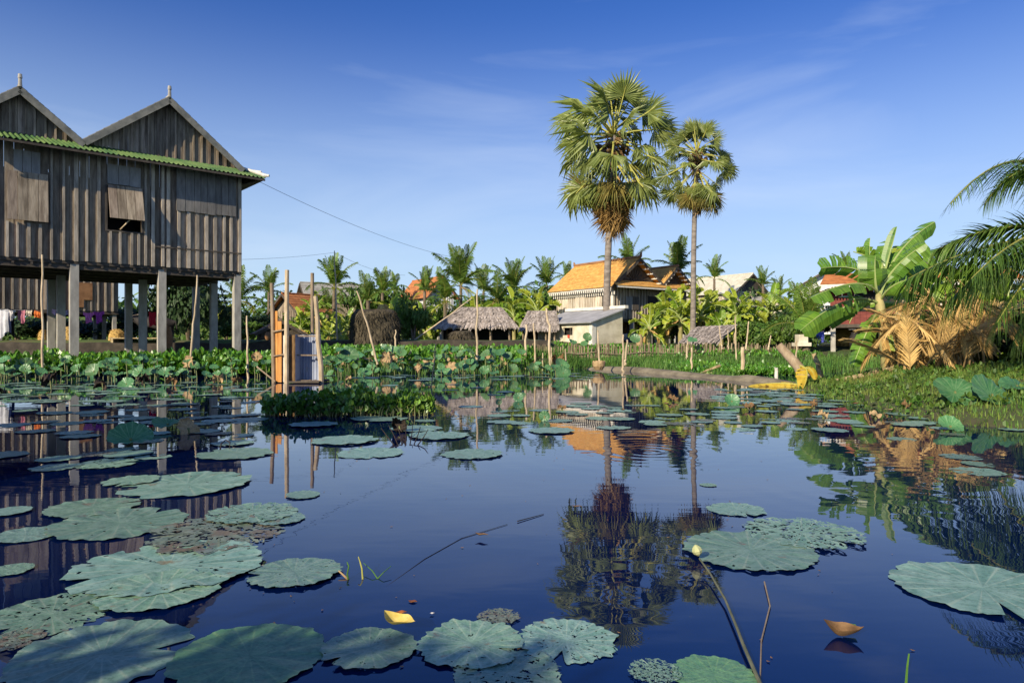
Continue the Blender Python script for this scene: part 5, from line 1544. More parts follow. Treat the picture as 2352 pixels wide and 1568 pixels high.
for i, (x, yc, Y, L, n, up, old, lab) in enumerate((
    (545, 690, 42, 2.2, 17, -.2, 3, 'coconut palm with yellow lower fronds right of the corner stilt'),
    (617, 672, 60, 2.3, 13, .0, 0, 'small far palm beyond the leftmost latrine pole'),
    (767, 660, 45, 2.4, 16, .9, 2, 'upright palm behind the tall thin cable pole'),
    (752, 712, 47, 1.7, 12, .0, 1, 'short drooping palm left of the cable pole'),
    (878, 672, 50, 2.0, 13, .9, 0, 'upright palm beyond the dark haystack'),
    (905, 660, 62, 1.6, 9, .5, 0, 'tiny palm left of the striped far gable'),
    (975, 668, 47, 1.7, 12, .9, 1, 'slim upright palm in front of the striped far gable'),
    (1058, 655, 47, 2.9, 20, .5, 3, 'largest coconut palm behind the wide thatched hut'),
    (1022, 690, 44, 2.2, 12, .1, 3, 'low spreading palm left of the largest one'),
    (1110, 672, 56, 2.4, 12, .6, 0, 'palm right of the largest coconut palm'),
    (1180, 665, 52, 2.4, 15, .7, 0, 'palm halfway between the wide hut and the orange roof'),
    (1255, 655, 54, 2.2, 13, .7, 1, 'palm just left of the orange roof'),
    (1140, 690, 46, 2.3, 11, .0, 3, 'low yellowish palm behind the ridge of the wide hut'),
    (1445, 615, 52, 2.5, 13, .7, 0, 'palm crown rising behind the orange ridge'),
    (1556, 625, 50, 2.5, 17, .9, 2, 'bushy palm between the two fan palm trunks'),
    (1640, 640, 62, 2.2, 11, .4, 0, 'palm peeping over the cream sheet roof'),
    (1752, 655, 56, 1.7, 12, .5, 0, 'palm right of the cream sheet roof'),
    (1790, 668, 62, 1.6, 9, .5, 0, 'small palm left of the white house'),
    (1940, 615, 64, 1.8, 9, .7, 0, 'far palm above the dark red house'),
    (1300, 640, 66, 1.7, 9, .6, 0, 'far palm over the left slope of the orange roof'),
    (845, 690, 40, 1.7, 11, .2, 1, 'low palm behind the leaning bamboo pole'))):
    q = P(x, yc, Y); g = ground(q.x, Y)
    coconut(lab, (q.x, Y, g), max(.5, q.z - g), L, n, 40 + i, up, old)
q = P(1850, 755, 29.5)
coconut('young feathery palm left of the dark red house', (q.x, 29.5, .8), max(.3, q.z - .8), 2.2, 12, 71, 2.0, 0)

for i, (x, yh, Y, L, n, yel, lab) in enumerate((
    (690, 735, 40, 1.7, 9, .6, 'banana plant left of the latrine sheet wall'),
    (720, 700, 44, 1.9, 8, .5, 'banana plant behind the latrine poles'),
    (655, 745, 41, 1.5, 8, .4, 'low banana plant between the latrine planks and sheets'),
    (760, 750, 38, 1.5, 9, .6, 'banana plant beside the foot of the cable pole'),
    (800, 735, 40, 1.9, 10, .6, 'banana plant with arching yellow leaves left of the dark haystack'),
    (905, 715, 42, 1.9, 9, .5, 'banana plant behind the dark haystack'),
    (930, 760, 34.5, 1.4, 8, .3, 'banana plant right of the dark haystack'),
    (965, 725, 40, 1.8, 9, .5, 'banana plant behind the feathery shrub'),
    (780, 768, 33, 1.1, 7, .6, 'young banana plant right of the latrine'),
    (1235, 700, 41, 2.3, 9, .5, 'banana plant with a broad bent leaf left of the orange roof'),
    (1180, 705, 43, 2.1, 9, .3, 'banana plant above the second thatched roof'),
    (1095, 715, 43, 2.0, 8, .4, 'banana plant above the ridge of the wide hut'),
    (1490, 732, 35.0, 1.7, 9, .65, 'front left banana plant of the clump by the middle house'),
    (1530, 700, 36.0, 2.2, 11, .55, 'tallest banana plant of the clump by the middle house'),
    (1562, 705, 35.2, 2.2, 11, .6, 'middle banana plant of the clump by the middle house'),
    (1608, 700, 36.2, 2.2, 11, .5, 'banana plant right behind the slimmer fan palm trunk'),
    (1648, 712, 37.5, 2.0, 10, .5, 'banana plant behind the low thatch lean-to'),
    (1690, 700, 35.5, 2.0, 11, .55, 'banana plant with a spread of leaves under the cream roof gable'),
    (1735, 730, 36.5, 1.6, 9, .4, 'shorter banana plant right of the lean-to'),
    (1768, 695, 36.5, 2.0, 11, .7, 'yellowish banana plant left of the white house'),
    (1810, 710, 37.5, 1.8, 10, .6, 'banana plant at the right end of the row'),
    (1655, 735, 33.2, 1.4, 8, .5, 'small banana plant beside the lean-to roof'),
    (2305, 730, 17.5, 1.4, 8, .2, 'banana plant at the right edge behind the dry fronds'),
    (2085, 690, 17.5, 1.9, 8, .2, 'banana plant standing behind the big one'),
    (2225, 715, 17.8, 1.6, 8, .3, 'banana plant behind the heap of dry fronds'))):
    q = P(x, yh, Y); g = ground(q.x, Y)
    sc_ = .80 if Y > 30 else 1
    banana(lab, (q.x, Y, g), max(.4, q.z - g - (.40 if Y > 30 else 0)), L * sc_, n + 4, 300 + i, yel)

# ------------------------------------------------------------------ the big banana plant on the right bank
YB = 15.5
bo = P(2035, 846, YB); bo.z = ground(bo.x, YB)
bp_ = thing('banana_plant', 'big banana plant with huge torn green leaves on the right bank', 'banana plant', bo)
def Z5(x, y, dy=0.0): return P((2300 + x / 2.412) * .7347, (650 + y / 2.412) * .7347, YB + dy) - bo
mb = MB(); mb.tube([V((0, 0, -.3)), Z5(1140, 1160), Z5(1120, 1000), Z5(1100, 850), Z5(1085, 730), Z5(1070, 640)], [.15, .135, .12, .11, .10, .05], 12)
mb.build('stem', m_bstem, bp_, smooth=True)
def bez(a, b, c, n=34):
    return [a * (1 - t) ** 2 + b * 2 * t * (1 - t) + c * t * t for t in [i / n for i in range(n + 1)]]
rr = random.Random(21)
def bleaf(a, b, c, w, nrm, fold=.35, pet=.18, tear=.34, droop=.7, blunt=True, m=None):
    mb = MB(); blade_strip(mb, bez(a, b, c), w, V(nrm).normalized(), fold, pet, tear, droop=droop, rib=.022, blunt=blunt, r=rr)
    mb.build('leaf', [m or m_banana_near, m_midrib], bp_)
hubp = Z5(1078, 720)
bleaf(hubp, Z5(860, 590, -.5), Z5(490, 920, -1.2), 0.271, (-.1, -.75, .65), .22, .16)
bleaf(hubp, Z5(930, 640, .5), Z5(640, 860, .3), 0.246, (-.2, -.3, .9), .5, .2)
bleaf(Z5(1070, 640), Z5(960, 480, -.7), Z5(560, 675, -1.0), 0.246, (-.3, -.5, .8), .15, .2)
bleaf(Z5(1065, 640), Z5(1010, 400, .1), Z5(640, 455, -.3), 0.246, (.0, -.9, -.3), .25, .16)
bleaf(Z5(1065, 650), Z5(1040, 520, -.3), Z5(1050, 360, -.1), 0.328, (.05, -1, .2), .12, .12, .2)
bleaf(Z5(1065, 640), Z5(990, 420, .3), Z5(1012, 225, .6), 0.123, (.7, -.7, .1), .5, .3, .2, blunt=False)
bleaf(Z5(1090, 600, .2), Z5(1150, 380, .3), Z5(1215, 140, .3), 0.139, (.3, -.9, .2), .5, .35, .2, blunt=False, m=m_banana_near)
bleaf(Z5(1075, 640, .1), Z5(1090, 420, .5), Z5(1160, 250, .9), 0.213, (-.2, -.9, .2), .3, .2, .2)
bleaf(Z5(1085, 640, .2), Z5(1180, 290, .5), Z5(1500, 105, .9), 0.246, (-.35, -.75, .55), .35, .26)
bleaf(Z5(1085, 660, .1), Z5(1150, 430, .1), Z5(1432, 270, -.2), 0.246, (-.35, -.7, .6), .3, .22)
bleaf(Z5(1085, 680, .3), Z5(1240, 400, .8), Z5(1640, 290, 1.3), 0.279, (-.15, -.55, .8), .3, .25)
bleaf(Z5(1090, 700), Z5(1130, 590, -.4), Z5(1285, 540, -.7), 0.197, (-.2, -.8, .5), .2, .2)
bleaf(Z5(1085, 760), Z5(1010, 850, -.5), Z5(885, 1180, -.6), 0.197, (-.5, -.8, .2), .2, .16, .45)
bleaf(Z5(1090, 780), Z5(1180, 900, -.3), Z5(1200, 1080, -.4), 0.082, (.3, -.9, .2), .4, .2, .5, m=m_banana_yel)
bleaf(Z5(1085, 770), Z5(1040, 900, .4), Z5(1060, 1120, .4), 0.082, (.3, -.9, .2), .5, .2, .5, m=m_yellow_leaf)
for k in range(14):
    a = Z5(rr.uniform(1080, 1120), rr.uniform(800, 1050), -.12); c = a + V((rr.uniform(-.25, .35), rr.uniform(-.25, .1), -rr.uniform(.5, 1.2)))
    mb = MB(); blade_strip(mb, bez(a, a + V((rr.uniform(-.3, .3), -.2, .1)), c, 12), .045, V((0, -1, .1)), .8, .1, .6, droop=.6, rib=.012, r=rr)
    if c.z > -.1: mb.build('dead_leaf', [m_coco_dead, m_rachis_dead], bp_)
for i, (x0, y0, x1, y1, Y, w, lab) in enumerate(((2070, 850, 2062, 690, 15.8, .10, 'dry pale banana trunk just right of the big banana plant'), (2110, 850, 2095, 745, 15.2, .09, 'shorter dry banana trunk among the dead fronds'), (2165, 846, 2180, 735, 15.0, .07, 'thin dry trunk half hidden by the dead fronds'))):
    a, c = P(x0, y0, Y), P(x1, y1, Y); a.z = ground(a.x, Y) - .2
    mb = MB(); pts = [a.lerp(c, k / 10) - a for k in range(11)]
    mb.tube(pts, [w * (1 + .15 * math.sin(k * 1.9) - .03 * k) for k in range(11)], 8)
    for k in range(60):
        p = pts[rnd.randrange(11)] + V((rnd.uniform(-w, w), -w, 0)); q = p + V((rnd.uniform(-.15, .15), -.05, -rnd.uniform(.1, .4)))
        mb.add([p, p + V((.03, 0, 0)), q], [(0, 1, 2)])
    tag(mb.build('dry_banana_stem', m_bstem_dry, M=Matrix.Translation(a)), lab, 'stem')

# heap of dry fronds
CD = [frond_mesh('dry_frond', 1.0, R(a), R(b), 500 + j, [m_coco_dead, m_rachis_dead], n=34, droop=d, wl=.013, fwd=1.2, ll=.34) for j, (a, b, d) in enumerate(((40, 10, .25), (70, 30, .3), (-30, -60, .5), (85, 60, .2)))]
rd = random.Random(9)
dl = ('leaning', 'hanging', 'flattened', 'upright')
for i in range(66):
    x, Y = rd.uniform(2075, 2255), rd.uniform(13.4, 15.6)
    hgt_ = rd.uniform(.0, .85)
    q = P(x, 800, Y); g = ground(q.x, Y)
    k = rd.choice((0, 1, 2, 2, 2, 3))
    if k == 3: hgt_ *= .3
    if k == 2: hgt_ = rd.uniform(1.1, 1.95)
    o = put('dry_frond', CD[k], None)
    o.location = (q.x, Y, g + hgt_); o.rotation_euler = (rd.uniform(-.5, .5), rd.uniform(-.3, .3), rd.uniform(0, 6.28)); s = rd.uniform(1.0, 1.6); o.scale = (s, s, s)
    tag(o, 'dry tan palm frond, one of many %s in the heap beside the big banana plant' % dl[k], 'palm frond', 'dry palm fronds heaped on the right bank')
for i in range(10):
    x, Y = rd.uniform(2065, 2265), rd.uniform(13.6, 14.8)
    q = P(x, 800, Y); g = ground(q.x, Y)
    mb = MB(); mb.tube([(0, 0, -.1), (rd.uniform(-.2, .2), 0, rd.uniform(.6, .9)), (rd.uniform(-.5, .4), 0, rd.uniform(1.2, 1.7))], [.03, .025, .012], 6)
    tag(mb.build('dry_stick', m_rachis_dead, M=Matrix.Translation((q.x, Y, g))), 'bare dry stalk standing in the heap of dead fronds', 'stick', 'bare stalks in the frond heap')

# coconut palm whose crown reaches in from the right
hx = P(2540, 560, 11.6); gx = ground(hx.x, 11.6)
cp = thing('coconut_palm', 'coconut palm whose green fronds hang in from the right edge', 'palm tree', (hx.x, 11.6, gx))
hub = V((0, 0, hx.z - gx))
mb = MB(); mb.tube([(.5, 0, -.3), (.2, 0, hub.z * .5), tuple(hub)], [.2, .15, .13], 10); mb.build('trunk', m_trunk, cp)
def near_frond(tipx, tipy, dY, bulge, ll, n, seed, droop=.9):
    """frond from the hub arching over to a tip"""
    r = random.Random(seed); tip = P(tipx, tipy, 11.6 + dY) - V((hx.x, 11.6, gx))
    mid = hub.lerp(tip, .5) + V((0, 0, bulge))
    pts = bez(hub, mid, tip, 30); mb = MB(); L_ = (tip - hub).length
    for k in range(n):
        u = .14 + .86 * (k + .5) / n; f_ = u * 30; i = min(29, int(f_)); p = pts[i].lerp(pts[i + 1], f_ - i)
        t = (pts[i + 1] - pts[i]).normalized(); side = t.cross(V((0, 0, 1))).normalized(); up = side.cross(t)
        l0 = ll * (math.sin(math.pi * min(1, u * .80 + .16)) ** .6) * r.uniform(.85, 1.12)
        for s in (-1, 1):
            d = (side * s * .8 + t * (.55 + .6 * u * u) * r.uniform(.8, 1.2) + up * (.55 if s < 0 else -.1) * r.uniform(.6, 1.2)).normalized()
            dr = droop * (0.45 if s < 0 and r.random() < .4 else 1.0) * r.uniform(.8, 1.2)
            w = .021
            pl = [p]
            for j in range(1, 5):
                v = j / 4
                pl.append(p + d * l0 * v * (1 - .30 * dr * v) - V((0, 0, 1)) * l0 * dr * .75 * v ** 1.6)
            ws = t * w
            vs = []
            for j, q in enumerate(pl): vs += [q - ws * (1 - j / 4.3), q + ws * (1 - j / 4.3)]
            mb.add(vs, [(2 * j, 2 * j + 1, 2 * j + 3, 2 * j + 2) for j in range(4)])
    mb.tube(pts, [.035 * (1.2 - i / 30) for i in range(31)], 6, 1)
    mb.build('frond', [m_coco_near, m_rachis], cp)
near_frond(2085, 640, -.6, .62, 1.3, 115, 1, 1.1)
near_frond(2150, 575, 1.0, .75, 1.0, 90, 2, .9)
near_frond(2180, 690, .4, .8, 1.05, 90, 3, 1.2)
near_frond(2230, 640, -1.8, .9, 1.0, 90, 6, 1.2)
near_frond(2182, 468, -2.2, 1.9, .72, 90, 4, .8)
near_frond(2260, 470, 1.2, 1.9, .70, 80, 5, .9)
near_frond(2290, 740, -1.0, .9, 1.0, 80, 7, 1.2)
near_frond(2330, 780, .6, .9, 1.0, 80, 8, 1.2)
near_frond(2750, 560, .3, .9, .8, 30, 9)
near_frond(2700, 380, 1.5, .9, .8, 30, 10)
near_frond(2550, 700, -2.2, .9, .8, 30, 11)

# ------------------------------------------------------------------ ground cover: water hyacinth, marsh grass, bank grass
def hy_leaf(mb, p, s, r, mi=0):
    az = r.uniform(0, 6.28); tilt = r.uniform(.1, 1.25)
    d = V((math.cos(az) * math.sin(tilt), math.sin(az) * math.sin(tilt), math.cos(tilt)))
    sd = d.cross(V((math.cos(az), math.sin(az), -.3)) + V((r.uniform(-.6, .6), r.uniform(-.6, .6), 0))).normalized()
    nn = sd.cross(d).normalized()
    b = p; c = p + d * s
    cup = nn * s * .16
    mb.add([b, b + d * s * .30 + sd * s * .36 + cup, b + d * s * .72 + sd * s * .34 + cup, c, b + d * s * .72 - sd * s * .34 + cup, b + d * s * .30 - sd * s * .36 + cup, b + d * s * .5],
           [(0, 1, 6), (1, 2, 6), (2, 3, 6), (3, 4, 6), (4, 5, 6), (5, 0, 6)], mi)
def in_any(x, y): return True
def hyacinth(name, label, regions, n, s0, m, seed, hfun):
    r = random.Random(seed); mb = MB()
    for i in range(n):
        x0, x1, y0, y1 = regions[i % len(regions)]
        x, y = r.uniform(x0, x1), y0 + (y1 - y0) * r.random() ** 1.25
        g = max(0.0, ground(x, y)); h = hfun(x, y) * r.uniform(.3, 1.0)
        hy_leaf(mb, V((x, y, g + h - s0 * .5)), s0 * r.uniform(.7, 1.3), r)
    return tag(mb.build(name, m), label, 'plants', kind='stuff')
hyf = lambda x, y: .58 + .26 * noise.noise(V((x * .9, y * .9, 2))) + .12 * noise.noise(V((x * 2.4, y * 2.4, 5)))
hyacinth('water_hyacinth', 'band of bright green water hyacinth in front of the stilts', [(-17, -8.0, 20.1, 22.8), (-13, -7, 19.6, 21.5)], 9000, .17, m_hyacinth, 3, hyf)
hyacinth('water_hyacinth', 'band of green water hyacinth between the latrine and the bamboo fence', [(-7.5, .6, 22.0, 26.0), (-7.5, .8, 23.0, 27)], 6500, .17, m_hyacinth, 4, lambda x, y: .42 + .15 * noise.noise(V((x * .9, y, 2))))
hyacinth('ground_cover', 'low leafy growth in the marsh around the bamboo fence', [(5.2, 9.0, 20.2, 24.5), (5.6, 9.2, 20.2, 23.0), (2.0, 13.0, 27.5, 34.0)], 7500, .13, m_hyacinth, 5, lambda x, y: .16 + .1 * noise.noise(V((x, y, 2))))
hyacinth('withered_leaves', 'brown withered leaves scattered through the water hyacinth', [(-17, -8, 20.0, 21.5), (-7, .8, 21.6, 23.5)], 420, .15, m_tan_leaf, 14, lambda x, y: .5)
def grass(name, label, n, spot, hmin, hmax, w, m, seed):
    r = random.Random(seed); mb = MB()
    for i in range(n):
        q = spot(r)
        if q is None: continue
        x, y = q; g = ground(x, y)
        if g < -.12: continue
        h = r.uniform(hmin, hmax) * (.7 + .5 * noise.noise(V((x * .8, y * .8, 1))))
        a = r.uniform(0, 6.28); l_ = V((math.cos(a), math.sin(a), 0)) * h * r.uniform(.1, .75)
        sd = V((math.cos(a + 1.5), math.sin(a + 1.5), 0)) * w
        p = V((x, y, g - .03)); mid = p + V((0, 0, h * .65)) + l_ * .35; tip = p + V((0, 0, h)) + l_
        mb.add([p - sd, p + sd, mid + sd * .7, mid - sd * .7, tip], [(0, 1, 2, 3), (3, 2, 4)])
    return tag(mb.build(name, m), label, 'grass', kind='stuff')
def marsh(r):
    x = r.uniform(.8, 19)
    y0 = shore(x) - .2
    y = y0 + (27.5 - y0) * r.random() ** 1.2
    if x > 6.5 and y < 20.8 and noise.noise(V((x * .5, y * .5, 0))) < .15: return None
    return x, y
grass('marsh_grass', 'tall green grass in the marsh before the bamboo fence', 26000, marsh, .2, .5, .013, m_grass, 1)
grass('reeds', 'thin grass among the lotus leaves at the far side', 5000, lambda r: (r.uniform(-15, 2), r.uniform(20.4, 23.5)), .3, .7, .010, m_grass, 7)
def bankspot(r):
    x, y = r.uniform(4.6, 17), r.uniform(6.2, 17.4)
    d = bank_dist(x, y)
    if d < -.25 or (d < .25 and r.random() < .4): return None
    if x > .76 * y + 4.5: return None
    return x, y
grass('bank_grass', 'mixed green and straw coloured grass covering the right bank', 66000, bankspot, .05, .22, .007, m_grass_dry, 2)

def bank_reg(n, s0, m, seed):
    r = random.Random(seed); mb = MB(); k = 0
    while k < n:
        q = bankspot(r)
        if q is None: continue
        if noise.noise(V((q[0] * .9, q[1] * .9, 8))) < -.1: continue
        k += 1
        hy_leaf(mb, V((q[0], q[1], ground(*q) + r.uniform(-.02, .12))), s0 * r.uniform(.5, 1.5), r)
    return mb
tag(bank_reg(6600, .065, None, 6).build('bank_weeds', m_leaf_mid), 'low broad-leaved weeds among the grass of the right bank', 'weeds', kind='stuff')
# floating island of hyacinth
o = W(800, 952)
isl = thing('hyacinth_island', 'floating clump of leafy green water hyacinth in the middle of the pond', 'floating plants', o)
r = random.Random(8); mb = MB(); rt = MB()
cells = []
for i in range(2000):
    u = r.uniform(-1, 1)
    wx = 1.16 * u; dep = .30 * math.sqrt(max(.05, 1 - abs(u) ** 3)) * (1.15 if u < .1 else .8)
    y = r.uniform(-1, 1) * dep
    hh = (.30 + .08 * noise.noise(V((wx * 3, y * 3, 0))) + .05 * noise.noise(V((wx * 9, y * 9, 4)))) * (1.0 - .35 * abs(u) ** 4) * (1 + .25 * max(0, .4 - abs(u - .05)))
    z = hh * r.uniform(.15, 1.0)
    hy_leaf(mb, V((wx, y, z - .02)), r.uniform(.05, .10), r)
mb.build('foliage', m_hyacinth_isle, isl)
for i in range(260):
    u = r.uniform(-1, 1); wx = 1.12 * u; y = r.uniform(-1, 1) * .26 * math.sqrt(max(.05, 1 - abs(u) ** 3))
    rt.tube([(wx, y, -.03), (wx + r.uniform(-.03, .03), y, .06), (wx + r.uniform(-.05, .05), y + r.uniform(-.04, .04), .14)], [.012, .010, .005], 5)
rt.build('stem', m_stalk, isl)

# ------------------------------------------------------------------ lotus: floating pads
def pad_mesh(name, seed, m, rings=9, seg=60, holes=.0, rag=.06, notch=True, wavy=.014, curl=.012):
    r = random.Random(seed); mb = MB()
    sx = r.uniform(0, 99)
    nv = []
    lobes = r.randint(9, 14); na = r.uniform(0, 6.28); nw = r.uniform(.06, .18); nd = r.uniform(.25, .6)
    def rad(a):
        q = 1 + rag * noise.noise(V((math.cos(a) * 2.2 + sx, math.sin(a) * 2.2, 0))) + rag * .6 * noise.noise(V((math.cos(a) * 7 + sx, math.sin(a) * 7, 3)))
        q += .018 * math.cos(lobes * 2 * a) + .035 * noise.noise(V((math.cos(a) * 15 + sx, math.sin(a) * 15, 6))) - .10 * max(0, noise.noise(V((math.cos(a) * 9 + sx, math.sin(a) * 9, 11))) - .25)
        if notch:
            d = abs((a - na + math.pi) % 6.2832 - math.pi)
            if d < nw: q *= 1 - nd * (1 - d / nw) ** .7
        return q
    for j in range(rings + 1):
        u = (j / rings) ** .85
        for i in range(seg):
            a = 6.28318 * i / seg
            q = rad(a) * u if j else 0.0
            z = wavy * u * math.cos(lobes * a + sx) * u + .022 * noise.noise(V((q * math.cos(a) * 2.5 + sx, q * math.sin(a) * 2.5, 1))) * u
            z += curl * max(0, u - .75) * 4 * (0.5 + noise.noise(V((math.cos(a) * 1.5, math.sin(a) * 1.5, sx))))
            nv.append((q * math.cos(a), q * math.sin(a), max(.008 + .006 * u, .018 + .7 * z - .012 * (1 - u))))
    mb.v = nv
    hs = 4.6 + seed % 3
    for j in range(rings):
        for i in range(seg):
            k = (i + 1) % seg
            u = ((j + .5) / rings) ** .85; a = 6.28318 * (i + .5) / seg
            if holes and u > .12:
                p = V((u * math.cos(a) * hs + sx, u * math.sin(a) * hs, seed))
                h = .75 * noise.noise(p * 1.3) + .75 * noise.noise(p * 2.9)
                if h > .98 - 3.0 * holes - .14 * u: continue
            if j == 0: mb.f.append((i, seg + i, seg + k))
            else: mb.f.append((j * seg + i, (j + 1) * seg + i, (j + 1) * seg + k, j * seg + k))
    mb.m = [0] * len(mb.f)
    return mb.mesh(name, m, smooth=True)
FINE = dict(rings=26, seg=150)
PADS = [pad_mesh('lotus_pad', 100 + k, m_pad, holes=h, rag=rg, notch=nt) for k, (h, rg, nt) in enumerate(((.0, .05, False), (.08, .08, True), (.02, .10, True), (.18, .1, True), (.0, .06, True), (.12, .14, False)))]
PADB = [pad_mesh('lotus_pad', 130 + k, m_pad_brown, holes=.15 + .08 * k, rag=.14) for k in range(2)]

def pad(me, x, y, w_px, rot, label, group=None, lift=0.0, tilt=(0, 0), sy=1.0):
    o = put('lotus_pad', me)
    p = W(x, y); r_ = w_px / 2 / F * p.y
    o.location = (p.x, p.y, lift); o.scale = (r_, r_ * sy, min(r_, .35)); o.rotation_euler = (tilt[0], tilt[1], rot)
    return tag(o, label, 'lotus pad', group)
GP = 'lotus pads floating on the pond'
near_pads = (
    (235, 1503, 378, m_pad, .0, .05, True, 'big blue-green pad bottom left with a brown streak across its centre'),
    (573, 1507, 340, m_pad_green, .0, .05, False, 'big whole green pad with fine radial veins at the bottom edge'),
    (848, 1490, 215, m_pad, .05, .10, True, 'ragged pad under the yellow dead leaf'),
    (1082, 1482, 245, m_pad, .06, .12, True, 'large pad with a torn right side, left of the bottom cluster'),
    (1165, 1545, 255, m_pad, .16, .14, False, 'perforated pad lowest in the bottom cluster'),
    (1300, 1472, 228, m_pad, .10, .12, True, 'pad with holes at the right of the bottom cluster'),
    (1146, 1417, 92, m_pad_brown, .22, .2, True, 'small shredded pad fragment above the bottom cluster'),
    (1502, 1545, 118, m_pad, .25, .16, True, 'tattered pad at the bottom edge beside the long stalk'),
    (1640, 1552, 190, m_pad_green, .0, .06, False, 'dark green pad half sunk at the bottom edge'),
    (2255, 1352, 370, m_pad, .0, .05, True, 'very large dark pad at the right edge'),
    (1722, 1266, 290, m_pad, .06, .08, True, 'pale pad with a wide bite out of its middle, beside the bud'),
    (1842, 1226, 262, m_pad, .22, .10, True, 'lacy pad eaten full of holes behind the bitten one'),
    (1690, 1170, 130, m_pad, .08, .10, True, 'single pad floating under the slimmer palm reflection'),
    (1626, 1114, 38, m_pad, .0, .08, False, 'tiny lone pad between the two palm reflections'),
    (676, 1316, 208, m_pad, .06, .09, True, 'lone pad left of the grass sprig'),
    (368, 1357, 262, m_pad, .06, .07, True, 'pad with yellow slits on its right rim'),
    (388, 1300, 412, m_pad, .10, .10, True, 'long pad with a dark hole on its left half'),
    (502, 1224, 300, m_pad_brown, .24, .16, True, 'rotting brown pad torn into strips'),
    (640, 1192, 118, m_pad, .05, .1, True, 'round pad at the right tip of the rotting one'),
    (580, 1180, 200, m_pad, .18, .14, True, 'thin pad behind the rotting one'),
    (275, 1202, 282, m_pad, .07, .07, True, 'pale pad with a dark notch at its back'),
    (212, 1166, 196, m_pad, .04, .06, True, 'pale pad farthest of the bright left group'),
    (60, 1230, 130, m_pad, .02, .07, True, 'pale pad cut by the left edge, nearer of two'),
    (22, 1176, 88, m_pad, .0, .06, False, 'pale pad cut by the left edge, farther of two'),
    (118, 1412, 252, m_pad, .16, .14, True, 'drab torn pad above the big bottom left one'),
    (40, 1470, 110, m_pad_brown, .18, .16, True, 'fragment of rotten pad at the left edge'),
    (25, 1310, 90, m_pad, .1, .1, True, 'dull torn pad cut by the left edge'),
    (695, 1138, 78, m_pad, .05, .1, True, 'small pad at the tip of the pole reflections'),
    (430, 1112, 280, m_pad, .05, .09, True, 'wide dark pad lying in the reflection of the house'),
    (540, 1043, 165, m_pad, .06, .10, True, 'pad under a bent black stalk'),
    (300, 1105, 120, m_pad, .06, .10, True, 'narrow pad left of the wide dark one'),
    (792, 1012, 150, m_pad, .10, .12, True, 'pad with slits in front of the hyacinth island'),
    (850, 1041, 152, m_pad, .06, .1, True, 'pad lying under the upturned dead leaf'),
    (1084, 1043, 140, m_pad, .08, .09, True, 'dark pad alone right of the upturned dead leaf'),
    (1008, 1001, 140, m_pad, .10, .12, True, 'pad just right of the upturned dead leaf'),
    (1266, 990, 105, m_pad, .0, .07, False, 'pad under the reflection of the orange roof'),
    (870, 962, 130, m_pad, .06, .09, True, 'pad touching the front of the hyacinth island'),
    (955, 985, 120, m_pad, .06, .10, True, 'pad off the right end of the hyacinth island'),
    (720, 975, 110, m_pad, .05, .10, True, 'pad off the left front of the hyacinth island'))
taken = []
for i, (x, y, w, m, h, rg, nt, lab) in enumerate(near_pads):
    kw = FINE if w > 100 else dict(rings=16, seg=90)
    o = pad(pad_mesh('lotus_pad', i, m, holes=h, rag=rg, notch=nt, **kw), x, y, w, i * 1.7, lab, lift=.001 + .006 * (i % 4) / 3, tilt=(.010 * math.sin(i), .02 * math.cos(i * 2)))
    p = W(x, y); taken.append((p.x, p.y, w / 2 / F * p.y))
rp = random.Random(33)
def scatter(poly, n, rmin, rmax, label, brown=.1, tries=40, overlap=.75, green=0.0):
    """pads in a region of the water, poly given as picture rows (y, xl, xr)"""
    made = 0
    ys_ = [q[0] for q in poly]
    for _ in range(n * tries):
        if made >= n: break
        u = rp.random(); Y0, Y1 = F / (ys_[-1] - CY), F / (ys_[0] - CY)
        Y = Y0 + (Y1 - Y0) * u; y = CY + F / Y
        for a, b in zip(poly, poly[1:]):
            if a[0] <= y <= b[0]: break
        t = (y - a[0]) / (b[0] - a[0]); xl, xr = a[1] + (b[1] - a[1]) * t, a[2] + (b[2] - a[2]) * t
        x = rp.uniform(xl, xr); p = W(x, y); r_ = rp.uniform(rmin, rmax)
        if bank_dist(p.x, p.y) > -.1: continue
        if any((p.x - q[0]) ** 2 + (p.y - q[1]) ** 2 < (overlap * (r_ + q[2])) ** 2 for q in taken): continue
        if abs(p.x - o_is.x) < 1.2 and abs(p.y - o_is.y) < .3: continue
        taken.append((p.x, p.y, r_)); made += 1
        me = rp.choice(PADB) if rp.random() < brown else rp.choice(PADS)
        o = put('lotus_pad', me); o.location = (p.x, p.y, rp.uniform(-.002, .006)); o.rotation_euler = (rp.uniform(-.02, .02), rp.uniform(-.02, .02), rp.uniform(0, 6.28)); o.scale = (r_, r_, min(.35, r_))
        tag(o, label, 'lotus pad', GP)
o_is = W(800, 952)
scatter([(930, -20, 560), (985, -20, 600), (1030, -20, 560), (1075, -20, 330)], 46, .13, .24, 'dark flat pad, one of the many crowding the house reflection at left', .06)
scatter([(878, -20, 620), (905, -20, 620), (932, -20, 580)], 85, .13, .23, 'flat pad in the crowded far left water below the raised lotus leaves', .1, overlap=.62)
scatter([(925, 1150, 2340), (945, 1140, 2340), (975, 1130, 2345), (990, 1400, 2345)], 72, .11, .20, 'flat pad in the long raft of pads across the right half', .12, overlap=.62)
scatter([(893, 1650, 2000), (912, 1620, 2150), (930, 1700, 2250)], 50, .11, .20, 'flat pad in the raft close to the grassy right bank', .15, overlap=.58)
scatter([(857, 745, 1340), (866, 760, 1500), (874, 900, 1250)], 45, .16, .26, 'flat pad at the foot of the far lotus bed', .12, overlap=.6)
scatter([(880, 800, 1150), (905, 1000, 1200), (935, 1010, 1180), (968, 960, 1150)], 8, .12, .2, 'flat pad between the hyacinth island and the raft of pads', .05)
